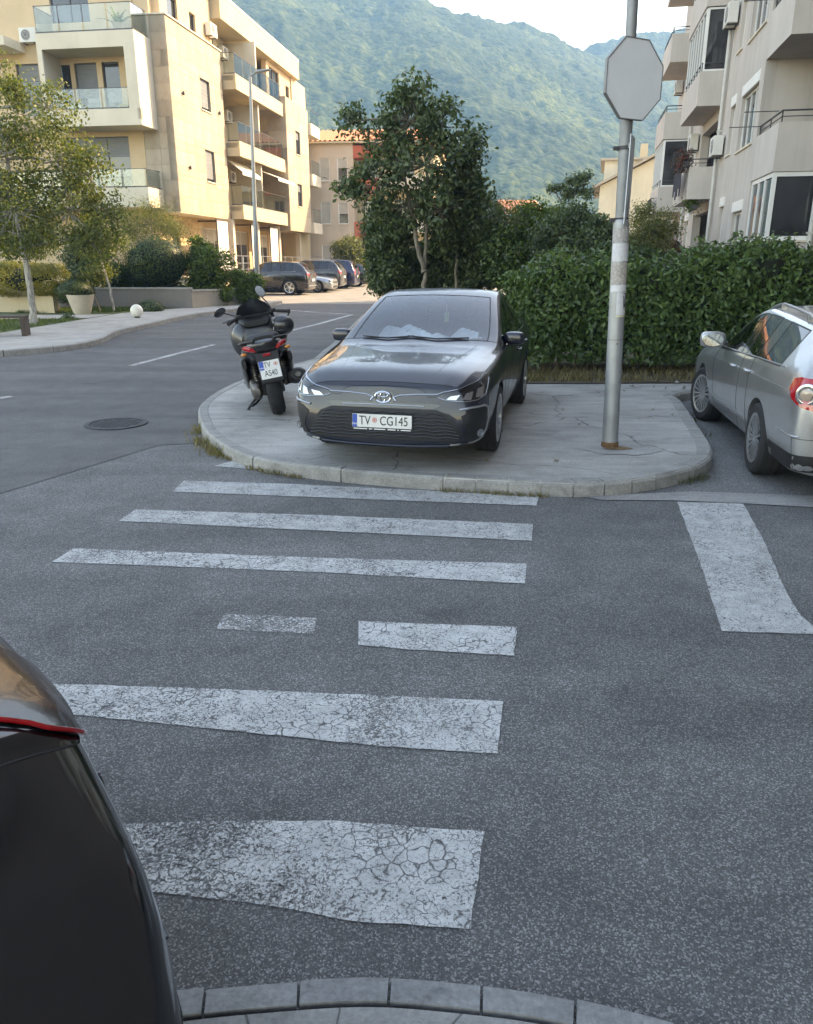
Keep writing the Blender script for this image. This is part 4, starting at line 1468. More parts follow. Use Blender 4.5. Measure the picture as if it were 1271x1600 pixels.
# near car on the left, only its rear corner in view
BLK2 = car_paint('deep_black_paint', (.008, .009, .011), rough=.1, coat=.9, film=.04)
t, bvh, parts, d = boxcar('parked_car', 'glossy black car at the left edge, cut off by the frame, close to the camera', (-2.56, .13, .016), R(-135), BLK2, L=4.3, W=2.10, H=1.46, belt=1.02, clear=.2, wr=.32, wb=2.6, lev=3, hatch=.7, nsp=10, tail=.24, pinch=.30)
for v, sg in (('rl', 1), ('rr', -1)):
    o = patch('tail_light', bvh, v, [(sg * a, z) for a, z in [(.80, 1.06), (.86, .97), (.94, .90), (1.02, .862), (1.20, .90), (1.20, 1.05)]], mat('brown_lens', (.022, .011, .012), .22, coat=.3, var=.3, vscale=12), t, .012, .016, .03)
    strip('tail_light_rim', bvh, v, [(sg * .79, 1.065), (sg * .855, .97), (sg * .935, .90), (sg * 1.02, .858)], .010, M_LAMPRED, o, .014, 6)
for a_ in (.99, .90):
    strip('bumper_crease', bvh, 'rl', [(a_ - .02, .84), (a_ + .01, .70), (a_ + .03, .52), (a_ + .01, .30)], .012, BLK2, t, .0, 6)
strip('bumper_joint', bvh, 'left', [(-1.75, .86), (-1.72, .70), (-1.80, .60), (-1.78, .34)], .005, M_UNDER, t, .001, 6)
strip('bumper_edge', bvh, 'rear', [(-.8, .62), (-.5, .64), (0, .645), (.5, .64), (.8, .62)], .010, BLK2, t, .004, 6)
rear_plate(t, bvh, .78, '')
# ------------------------------------------------------------------ building helpers
def plaster(name, c, streak=.35, var=.07):
    if name in MATS:
        return MATS[name]
    t = NT(name)
    t.b.inputs['Roughness'].default_value = .9
    t.b.inputs['Specular IOR Level'].default_value = .25
    a = t.noise(.7, 7, .6)
    cc = t.ramp(a, [(.3, tuple(x * (1 - var * 1.5) for x in c)), (.7, tuple(min(1, x * (1 + var)) for x in c))])
    # rain streaks: noise stretched along z
    mp = t.new('ShaderNodeMapping'); mp.inputs['Scale'].default_value = (1.6, 1.6, .12)
    t.l.new(t.co(), mp.inputs[0])
    s = t.ramp(t.noise(2.2, 6, .65, vec=mp.outputs[0]), [(.5, 0.), (.8, streak)])
    cc = t.mix(s, cc, tuple(x * .55 for x in c))
    t.color(cc)
    t.bump(t.noise(70, 4, .6), .12, .01)
    MATS[name] = t.m
    return t.m
M_WHITE = plaster('white_render', (.64, .57, .455), .15)
M_PEACH = plaster('peach_render', (.60, .45, .29), .12)
M_CREAM = plaster('cream_render', (.54, .45, .305), .2)
M_GREY = plaster('weathered_render', (.49, .445, .405), .6)
M_GREYL = plaster('loggia_render', (.52, .475, .435), .4)
M_BEIGE = plaster('beige_render', (.56, .46, .37), .25)
M_YELLOW = plaster('yellow_render', (.68, .62, .48), .3)
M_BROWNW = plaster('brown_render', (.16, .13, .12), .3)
M_REDW = plaster('red_render', (.50, .14, .09), .2)
M_FRAME = mat('white_pvc', (.72, .72, .70), .45, var=.06)
M_DFRAME = mat('anthracite_frame', (.05, .05, .055), .45, var=.1)
M_BRFRAME = mat('brown_metal', (.08, .055, .045), .5, var=.15)
M_RAIL = mat('painted_iron', (.045, .045, .05), .5, metal=.3, var=.2)
M_SHUT = mat('roller_shutter', (.16, .17, .18), .55, var=.1)
M_SHUTB = mat('beige_shutter', (.46, .42, .36), .6, var=.08)
M_PIPE = mat('drain_pipe', (.50, .49, .46), .5, var=.1)
M_AC = mat('ac_casing', (.62, .61, .57), .5, var=.08, grime=.25)
M_ACD = mat('ac_fan', (.10, .10, .10), .6, var=.2)
M_AWN = mat('awning_cloth', (.72, .69, .60), .8, var=.06)
M_CURT = mat('curtain', (.52, .50, .46), .9, var=.15, vscale=2)
M_BALGLASS = glass_mat('balustrade_glass', (.86, .90, .88), .7, .02, .02)
def pane_mat():
    t = NT('window_pane')
    t.b.inputs['Roughness'].default_value = .05
    t.b.inputs['Specular IOR Level'].default_value = .8
    t.color(t.ramp(t.noise(.6, 3, .5), [(.35, (.016, .018, .020)), (.65, (.05, .052, .055))]))
    return t.m
M_PANE = pane_mat()
def stone_mat():
    t = NT('travertine_panel')
    t.b.inputs['Roughness'].default_value = .75
    oi = t.new('ShaderNodeObjectInfo')
    a = t.noise(1.2, 8, .65, dist=.6)
    cc = t.ramp(a, [(.3, (.34, .265, .19)), (.55, (.42, .345, .26)), (.75, (.47, .40, .31))])
    k = t.ramp(oi.outputs['Random'], [(0., .86), (1., 1.08)])
    t.color(t.mix(1., cc, k, 'MULTIPLY'))
    t.bump(t.noise(26, 6, .7), .2, .01)
    return t.m
M_STONE = stone_mat()
M_JOINT = mat('stone_joint', (.30, .26, .21), .9)
def tile_mat():
    t = NT('clay_tile')
    t.b.inputs['Roughness'].default_value = .85
    t.color(t.ramp(t.noise(3., 6, .7), [(.3, (.36, .13, .06)), (.7, (.52, .22, .11))]))
    return t.m
M_TILE = tile_mat()

def wall_grid(mb, axis, u0, u1, z0, z1, t0, t1, openings=(), m=0):
    """a wall slab with real openings. axis 'x': wall runs along x, thickness in y; axis 'y': the other way round"""
    us = sorted({u0, u1} | {min(max(v, u0), u1) for o in openings for v in o[:2]})
    zs = sorted({z0, z1} | {min(max(v, z0), z1) for o in openings for v in o[2:4]})
    for a, b in zip(us, us[1:]):
        run = None
        for c, d in list(zip(zs, zs[1:])) + [(None, None)]:
            solid = c is not None and not any(o[0] < (a + b) / 2 < o[1] and o[2] < (c + d) / 2 < o[3] for o in openings)
            if solid:
                run = (run[0], d) if run else (c, d)
            elif run:
                if axis == 'x':
                    mb.box(a, b, t0, t1, run[0], run[1], m)
                else:
                    mb.box(t0, t1, a, b, run[0], run[1], m)
                run = None
def window(parent, axis, u0, u1, z0, z1, t, out, fm, panes=1, rec=.10, sill=True, shutter=0., name='window', pm=None, fw=.055):
    """framed window set back in its opening. t = wall face, out = +1/-1 outward direction along the thickness axis"""
    def bx(mb, a, b, c, d, e, f):
        e, f = sorted((t + out * e, t + out * f))
        if axis == 'x': mb.box(a, b, e, f, c, d)
        else: mb.box(e, f, a, b, c, d)
    fr = MB()
    bx(fr, u0, u0 + fw, z0, z1, -rec - .06, -rec); bx(fr, u1 - fw, u1, z0, z1, -rec - .06, -rec)
    bx(fr, u0 + fw, u1 - fw, z0, z0 + fw, -rec - .06, -rec); bx(fr, u0 + fw, u1 - fw, z1 - fw, z1, -rec - .06, -rec)
    w = fr.build(name, fm, parent)
    iw = (u1 - u0 - 2 * fw)
    for k in range(panes):
        a, b = u0 + fw + iw * k / panes, u0 + fw + iw * (k + 1) / panes
        if k:
            mu = MB(); bx(mu, a - fw * .4, a + fw * .4, z0 + fw, z1 - fw, -rec - .055, -rec + .004); mu.build('mullion', fm, w)
        pn = MB(); bx(pn, a + .003, b - .003, z0 + fw, z1 - fw - shutter * (z1 - z0), -rec - .045, -rec - .035)
        pn.build('pane', pm or M_PANE, w)
    if shutter:
        sh = MB(); n = max(2, int(shutter * (z1 - z0) / .09))
        for i in range(n):
            zz = z1 - fw - shutter * (z1 - z0) * (i + 1) / n
            bx(sh, u0 + fw, u1 - fw, zz + .004, zz + shutter * (z1 - z0) / n, -rec - .03, -rec - .012 + (.006 if i % 2 else 0))
        sh.build('roller_blind', M_SHUT if fm is not M_FRAME else M_SHUTB, w)['kind'] = 'stuff'
    if sill:
        s_ = MB(); bx(s_, u0 - .06, u1 + .06, z0 - .05, z0 - .002, -rec, .05); s_.build('sill', M_WHITE, w)
    return w
def ac_unit(parent, c, axis='x', out=1, s=1.):
    """outdoor air conditioner on brackets. c = middle of its back, on the wall"""
    m = MB(); w, h, d = .80 * s, .56 * s, .29 * s
    def P(a, b, e): return (c[0] + a, c[1] + out * b, c[2] + e) if axis == 'x' else (c[0] + out * b, c[1] + a, c[2] + e)
    def bx(mb, a0, a1, b0, b1, e0, e1):
        p, q = P(a0, b0, e0), P(a1, b1, e1)
        mb.box(*sorted((p[0], q[0])), *sorted((p[1], q[1])), *sorted((p[2], q[2])))
    bx(m, -w / 2, w / 2, .06, .06 + d, 0, h)
    o = m.build('air_conditioner', M_AC, parent, bevel=.015)
    f = MB()
    nrm = Vector(P(0, 1, 0)) - Vector(P(0, 0, 0))
    M = Matrix.Translation(P(-w * .12, .062 + d, h / 2)) @ nrm.to_track_quat('Z', 'Y').to_matrix().to_4x4()
    f.lathe([(.21 * s, 0), (.21 * s, .006), (.001, .006)], 24, 0, M)
    fo = f.build('fan', M_ACD, o)
    g = MB()
    for r in (.07, .13, .19):
        g.lathe([(r * s - .006, .008), (r * s + .006, .008), (r * s + .006, .014), (r * s - .006, .014)], 24, 0, M, close=True)
    g.build('fan_guard', M_AC, o)
    b = MB(); bx(b, -w * .35, -w * .30, 0, .34 * s, -.04, -.002); bx(b, w * .30, w * .35, 0, .34 * s, -.04, -.002); b.build('bracket', M_RAIL, o)
    return o
def glass_rail(parent, pts, z0, h, name='glass_railing', post=1.2, m=None):
    """balustrade of glass sheets with a thin top rail along a polyline in plan"""
    for a, b in zip(pts, pts[1:]):
        a, b = Vector((*a, 0)), Vector((*b, 0))
        L = (b - a).length
        n = max(1, round(L / post))
        r = MB(); r.bar((a.x, a.y, z0 + h), (b.x, b.y, z0 + h), .03, .025); r.bar((a.x, a.y, z0 + .03), (b.x, b.y, z0 + .03), .03, .06)
        o = r.build(name, M_DFRAME, parent)
        for i in range(n):
            p, q = a.lerp(b, i / n + .008), a.lerp(b, (i + 1) / n - .008)
            s_ = MB(); s_.bar((p.x, p.y, z0 + .06 + (h - .075) / 2), (q.x, q.y, z0 + .06 + (h - .075) / 2), .012, h - .075); s_.build('pane', m or M_BALGLASS, o)
def iron_rail(parent, pts, z0, h, bars=0, mid=1):
    r = MB()
    for a, b in zip(pts, pts[1:]):
        for k in range(mid + 1):
            z = z0 + h * (k + 1) / (mid + 1)
            r.bar((a[0], a[1], z), (b[0], b[1], z), .035 if k == mid else .02, .035 if k == mid else .02)
        L = math.hypot(b[0] - a[0], b[1] - a[1])
        n = max(1, int(L / .9)) if not bars else bars
        for i in range(n + 1):
            x, y = a[0] + (b[0] - a[0]) * i / n, a[1] + (b[1] - a[1]) * i / n
            r.bar((x, y, z0), (x, y, z0 + h), .025, .025)
    return r.build('railing', M_RAIL, parent)

# ------------------------------------------------------------------ cream block on the left
def left_block():
    C = at(283, 328, 37.5)
    t = thing('apartment_block', 'cream modern apartment block with stone-clad corner and glass balconies on the left', 'building', (C.x, C.y, 0), R(-8.7))
    F = [4.65, 7.72, 10.82]                     # floor levels
    gz = .3
    # main body walls
    core = MB()
    fo = [(-7.2, -6.1, 8.1, 10.2), (-5.4, -2.2, 5.0, 7.2), (-4.4, -3.35, 8.05, 10.15), (-3.1, -2.3, 8.05, 10.15), (-5.4, -4.6, 8.3, 10.1), (-5.2, -3.4, 11.7, 13.6)]
    wall_grid(core, 'x', -15, -1.46, gz, 14.4, .0, .35, fo)
    core.build('front_wall', M_PEACH, t)
    w = window(t, 'x', -5.4, -2.2, 5.0, 7.2, 0, -1, M_DFRAME, 3, shutter=.35, sill=False)
    window(t, 'x', -7.2, -6.1, 8.1, 10.2, 0, -1, M_DFRAME, 1, shutter=.3)
    window(t, 'x', -4.4, -3.35, 8.05, 10.15, 0, -1, M_DFRAME, 1, shutter=.62, sill=False, name='balcony_door')
    window(t, 'x', -3.1, -2.3, 8.05, 10.15, 0, -1, M_DFRAME, 1, sill=False, name='balcony_door')
    window(t, 'x', -5.4, -4.6, 8.3, 10.1, 0, -1, M_DFRAME, 1, sill=False)
    window(t, 'x', -5.2, -3.4, 11.7, 13.6, 0, -1, M_DFRAME, 2, sill=False)
    b = MB(); b.box(-15, -1.6, .35, 23, gz, 14.38); b.build('inner_core', M_CREAM, t)
    # side (street) wall of the recessed floors
    sw = MB()
    so = [(6.9, 8.7, F[k] + .05, F[k] + 2.25) for k in range(3)] + [(11.0, 12.4, F[k] + .05, F[k] + 2.25) for k in range(3)] + [(12.9, 13.9, F[k] + .05, F[k] + 2.25) for k in range(3)]
    wall_grid(sw, 'y', 6.2, 14.4, 4.0, 13.4, -1.55, -1.3, so)
    sw.build('loggia_wall', M_CREAM, t)
    for k in range(3):
        window(t, 'y', 6.9, 8.7, F[k] + .05, F[k] + 2.25, -1.3, 1, M_DFRAME, 2, shutter=(.1, .55, .75)[k], sill=False, name='balcony_door')
        window(t, 'y', 11.0, 12.4, F[k] + .05, F[k] + 2.25, -1.3, 1, M_DFRAME, 2, shutter=(.5, 0, .2)[k], sill=False, name='balcony_door')
        window(t, 'y', 12.9, 13.9, F[k] + .05, F[k] + 2.25, -1.3, 1, M_DFRAME, 1, sill=False, name='balcony_door')
    # stone-clad corner volume: backing slab plus single panels
    sv = MB()
    w1 = [(3.35, 4.5, 5.62, 7.05), (3.35, 4.5, 8.80, 10.15)]
    wall_grid(sv, 'y', 0., 6.2, 4.05, 11.85, -.35, -.03, w1)
    wall_grid(sv, 'x', -1.45, -.35, 4.05, 11.85, .03, .4, [])
    sv.box(-1.45, -.35, .4, 6.2, 4.05, 4.4); sv.box(-1.45, -.35, .4, 6.2, 11.5, 11.85)
    corner = sv.build('corner_volume', M_JOINT, t)
    shared = {}
    def panel(x0, x1, y0, y1, z0, z1, par):
        key = (round(x1 - x0, 2), round(y1 - y0, 2), round(z1 - z0, 2))
        if key not in shared:
            m = MB(); m.box(0, x1 - x0, 0, y1 - y0, 0, z1 - z0)
            me = m.mesh('stone_panel'); me.materials.append(M_STONE); shared[key] = me
        inst('stone_panel', shared[key], par, (x0, y0, z0))
    def clad_y(par, x, y0, y1, z0, z1, holes, pw=1.03, ph=.65, out=.03):
        n, mz = max(1, round((y1 - y0) / pw)), max(1, round((z1 - z0) / ph))
        us = sorted({round(y0 + (y1 - y0) * i / n, 3) for i in range(n + 1)} | {v for h in holes for v in h[:2]})
        zs = sorted({round(z0 + (z1 - z0) * i / mz, 3) for i in range(mz + 1)} | {v for h in holes for v in h[2:]})
        us = [u for i, u in enumerate(us) if i == 0 or u - us[i - 1] > .05]; zs = [u for i, u in enumerate(zs) if i == 0 or u - zs[i - 1] > .05]
        for a, b2 in zip(us, us[1:]):
            for c, d in zip(zs, zs[1:]):
                if not any(h[0] < (a + b2) / 2 < h[1] and h[2] < (c + d) / 2 < h[3] for h in holes):
                    panel(x - .03, x - .03 + out + random.choice((0, .002, .004)), a + .004, b2 - .004, c + .004, d - .004, par)
    def clad_x(par, y, x0, x1, z0, z1, pw=.73, ph=.65):
        n, mz = max(1, round((x1 - x0) / pw)), max(1, round((z1 - z0) / ph))
        for i in range(n):
            for j in range(mz):
                a, b2 = x0 + (x1 - x0) * i / n, x0 + (x1 - x0) * (i + 1) / n
                c, d = z0 + (z1 - z0) * j / mz, z0 + (z1 - z0) * (j + 1) / mz
                panel(a + .004, b2 - .004, y - random.choice((0, .002, .004)), y + .03, c + .004, d - .004, par)
    clad_y(corner, 0., .03, 6.2, 4.05, 11.85, w1)
    clad_x(corner, 0., -1.45, 0., 4.05, 11.85)
    for h in w1:
        window(t, 'y', *h, 0., 1, M_DFRAME, 1, shutter=.85)
    cp = MB(); cp.box(-1.5, .06, -.06, 6.26, 11.85, 11.91); cp.build('coping', M_WHITE, t)
    sl = MB(); sl.box(-1.45, -.02, .02, 6.18, 4.0, 4.046); sl.build('soffit', M_WHITE, t)
    for y, z in ((1.19, 9.06), (5.47, 8.96), (1.3, 6.0)):
        m = MB(); m.lathe([(.045, -.07), (.05, .0), (.05, .07), (.04, .09)], 14, 0, Matrix.Translation((.07, y, z))); m.box(.0, .05, y - .02, y + .02, z - .02, z + .02)
        m.build('wall_light', M_DFRAME, t, True)
    # attic set back over the corner
    at_ = MB()
    ao = [(1.2, 2.3, 11.95, 13.0), (3.6, 4.3, 11.95, 12.95)]
    wall_grid(at_, 'y', .45, 6.2, 11.9, 14.4, -.75, -.4, ao)
    wall_grid(at_, 'x', -1.46, -.75, 11.9, 14.4, .1, .45, [])
    at_.build('attic_wall', M_PEACH, t)
    for h in ao:
        window(t, 'y', *h, -.4, 1, M_DFRAME, 1, sill=False)
    rf = MB(); rf.box(-15.2, -.25, -.1, 6.0, 14.4, 14.62); rf.box(-15.2, .1, 6.0, 20.2, 14.4, 14.55); rf.build('roof_slab', M_WHITE, t)
    # roof volume over the loggias
    ov = MB(); ov.box(-.25, .08, 6.35, 20.2, 13.35, 14.4); ov.box(-1.3, -.25, 6.35, 20.2, 13.35, 13.6); ov.box(-1.3, -.25, 6.35, 6.6, 13.6, 14.4); ov.build('roof_parapet', M_CREAM, t)
    ac_unit(t, (-.4, 5.75, 12.4), 'y', 1)
    # balconies of the street side
    for k in range(3):
        f = F[k]
        b = MB(); b.box(-1.3, .55, 6.35, 14.2, f - .22, f); b.box(.55, .68, 6.35, 14.2, f - .62, f + .08); b.box(.0, .55, 6.35, 6.48, f - .62, f + .08)
        b.build('balcony', M_CREAM, t)
        glass_rail(t, [(.03, 6.42), (.60, 6.42), (.60, 14.15)], f + .08, .95)
        fin = MB(); fin.box(-1.3, .45, 10.25, 10.42, f, f + 2.42); fin.build('divider_wall', M_WHITE, t)
        ac_unit(t, (-1.3, 9.6, f + 1.5), 'y', 1)
    for y0, y1, z, dx in ((6.9, 9.8, F[1] - .75, .55), (10.7, 14.0, F[1] - .7, 1.3)):
        a = MB(); a.add([(-.2, y0, z), (-.2, y1, z), (dx, y1, z - .55), (dx, y0, z - .55), (-.2, y0, z - .03), (-.2, y1, z - .03), (dx, y1, z - .58), (dx, y0, z - .58)], [(0, 1, 2, 3)[::-1], (4, 5, 6, 7), (0, 1, 5, 4), (3, 2, 6, 7)[::-1], (0, 3, 7, 4), (1, 2, 6, 5)])
        a.box(dx - .02, dx + .02, y0, y1, z - .72, z - .58)
        a.build('awning', M_AWN, t)
    # second stone volume
    s2 = MB()
    w2 = [(16.3, 17.3, 5.3, 6.65), (16.3, 17.3, 8.4, 9.75)]
    wall_grid(s2, 'y', 14.4, 19.3, 3.75, 11.35, .42, .77, w2)
    wall_grid(s2, 'x', -1.5, .42, 3.75, 11.35, 14.43, 14.8, [])
    s2.box(-1.5, .42, 14.8, 19.3, 3.75, 4.1); s2.box(-1.5, .42, 14.8, 19.3, 11.0, 11.35)
    v2 = s2.build('second_stone_volume', M_JOINT, t)
    clad_y(v2, .8, 14.43, 19.3, 3.75, 11.35, w2, 1.2, .95)
    clad_x(v2, 14.4, -1.5, .8, 3.75, 11.35, 1.15, .95)
    for h in w2:
        window(t, 'y', *h, .8, 1, M_DFRAME, 1, shutter=.3)
    at2 = MB(); wall_grid(at2, 'y', 14.4, 20.2, 11.36, 13.35, -.6, -.3, [(14.9, 16.9, 11.4, 13.1), (18.2, 19.0, 11.5, 12.7)]); at2.build('attic_wall', M_PEACH, t)
    window(t, 'y', 14.9, 16.9, 11.4, 13.1, -.3, 1, M_BRFRAME, 2, sill=False); window(t, 'y', 18.2, 19.0, 11.5, 12.7, -.3, 1, M_DFRAME, 1, sill=False)
    for k in range(3):
        f = F[k] - .55
        b = MB(); b.box(-1.3, 1.0, 19.35, 21.6, f - .35, f + .35); b.build('balcony', M_WHITE, t)
        glass_rail(t, [(.95, 19.4), (.95, 21.55)], f + .35, .85)
    b = MB(); b.box(-1.5, -.2, 19.3, 22.5, gz, 13.35); b.build('rear_wing', M_CREAM, t)
    # ground floor: recessed wall, glazed screens in brown frames, terrace
    g = MB(); wall_grid(g, 'y', .3, 22.5, gz, 4.0, -1.58, -1.3, [(1.7, 2.6, 1.3, 3.55), (5.2, 8.2, 1.2, 3.6), (9.2, 12.4, 1.2, 3.6), (13.4, 16.2, 1.2, 3.5)]); g.build('ground_floor_wall', M_PEACH, t)
    window(t, 'y', 1.7, 2.6, 1.3, 3.55, -1.3, 1, M_DFRAME, 1, sill=False, name='entrance_door')
    for y0, y1 in ((5.2, 8.2), (9.2, 12.4), (13.4, 16.2)):
        window(t, 'y', y0, y1, 1.2, 3.6 if y1 < 16 else 3.5, -1.3, 1, M_FRAME, 3, sill=False, shutter=.3, name='shopfront', pm=M_PANE)
    for y0, y1, x1 in ((3.3, 4.9, .35), (8.3, 9.3, .35), (11.6, 13.2, .35)):
        s_ = MB()
        s_.box(x1 - .05, x1, y0, y0 + .08, 1.2, 3.9); s_.box(x1 - .05, x1, y1 - .08, y1, 1.2, 3.9); s_.box(x1 - .05, x1, y0 + .08, y1 - .08, 3.82, 3.9); s_.box(x1 - .05, x1, y0 + .08, y1 - .08, 1.2, 1.28)
        o = s_.build('terrace_screen', M_BRFRAME, t)
        q = MB(); q.box(x1 - .03, x1 - .02, y0 + .08, y1 - .08, 1.28, 3.82); q.build('screen_panel', M_AWN, o)
        q = MB(); q.box(-1.3, x1 - .05, y1 - .05, y1, 3.82, 3.9); q.build('screen_arm', M_BRFRAME, o)
    tr = MB(); tr.box(-1.3, 1.3, -1.5, 20.5, gz, 1.2); tr.build('terrace', M_CREAM, t)
    iron = MB()
    for z in (1.5, 1.8, 2.15):
        iron.bar((1.2, -1.4, z), (1.2, 20.4, z), .03, .03)
    for i in range(16):
        iron.bar((1.2, -1.4 + i * 1.45, 1.2), (1.2, -1.4 + i * 1.45, 2.15), .035, .035)
    iron.build('terrace_railing', M_SATIN, t)
    for y in (6.3, 10.3, 14.3, 18.9):
        q = MB(); q.box(-.2, .1, y - .15, y + .15, 1.2, 4.0); q.build('pillar', M_WHITE, t)
    # projecting loggia box on the front
    lb = MB()
    X0, X1, Y0 = -5.15, -.75, -1.5
    lb.box(X0, X1, Y0, 0, 7.4, 7.62); lb.box(X0, X1, Y0, Y0 + .14, 7.62, 8.05); lb.box(X0, X1, Y0, 0, 10.35, 10.95)
    lb.box(X1 - .14, X1, Y0, 0, 7.62, 10.35); lb.box(X0, X0 + .14, Y0 + .14, 0, 7.62, 10.35); lb.box(X0, X0 + .22, Y0, Y0 + .14, 8.05, 10.35); lb.box(X1 - .5, X1 - .14, Y0, Y0 + .14, 8.05, 10.35)
    lb.build('projecting_loggia', M_WHITE, t)
    glass_rail(t, [(X0 + .25, Y0 + .07), (X1 - .52, Y0 + .07)], 8.05, .8)
    glass_rail(t, [(X0 + .05, -.1), (X0 + .05, Y0 + .05), (X1 - .05, Y0 + .05), (X1 - .05, -.1)], 10.95, 1.0)
    b = MB(); b.box(-7.6, -.75, -1.5, 0, 4.15, 4.4); b.box(-7.6, -.75, -1.5, -1.36, 4.4, 4.95); b.box(-.89, -.75, -1.36, 0, 4.4, 4.95); b.build('balcony', M_WHITE, t)
    glass_rail(t, [(-7.5, -1.42), (-.82, -1.42), (-.82, -.05)], 4.95, .75)
    b = MB(); b.box(-14.8, -6.6, -1.5, 0, 10.6, 10.95); b.box(-14.8, -6.6, -1.5, 0, 7.4, 7.7); b.build('side_balcony', M_WHITE, t)
    ac_unit(t, (-6.2, 0., 10.95), 'x', -1)
    # things on the balconies
    for x, z, wd, h in ((-4.6, 7.64, .8, .75), (-2.9, 7.64, .75, .55)):
        q = MB(); q.box(x, x + wd, -.8, -.35, z, z + h); q.build('balcony_cabinet', M_AWN, t, bevel=.02)
    q = MB(); q.box(-1.9, -1.5, -1.1, -.7, 7.64, 8.3); q.build('balcony_chair', mat('ochre_cloth', (.50, .36, .14), .8), t, bevel=.03)
    return t
left_block()

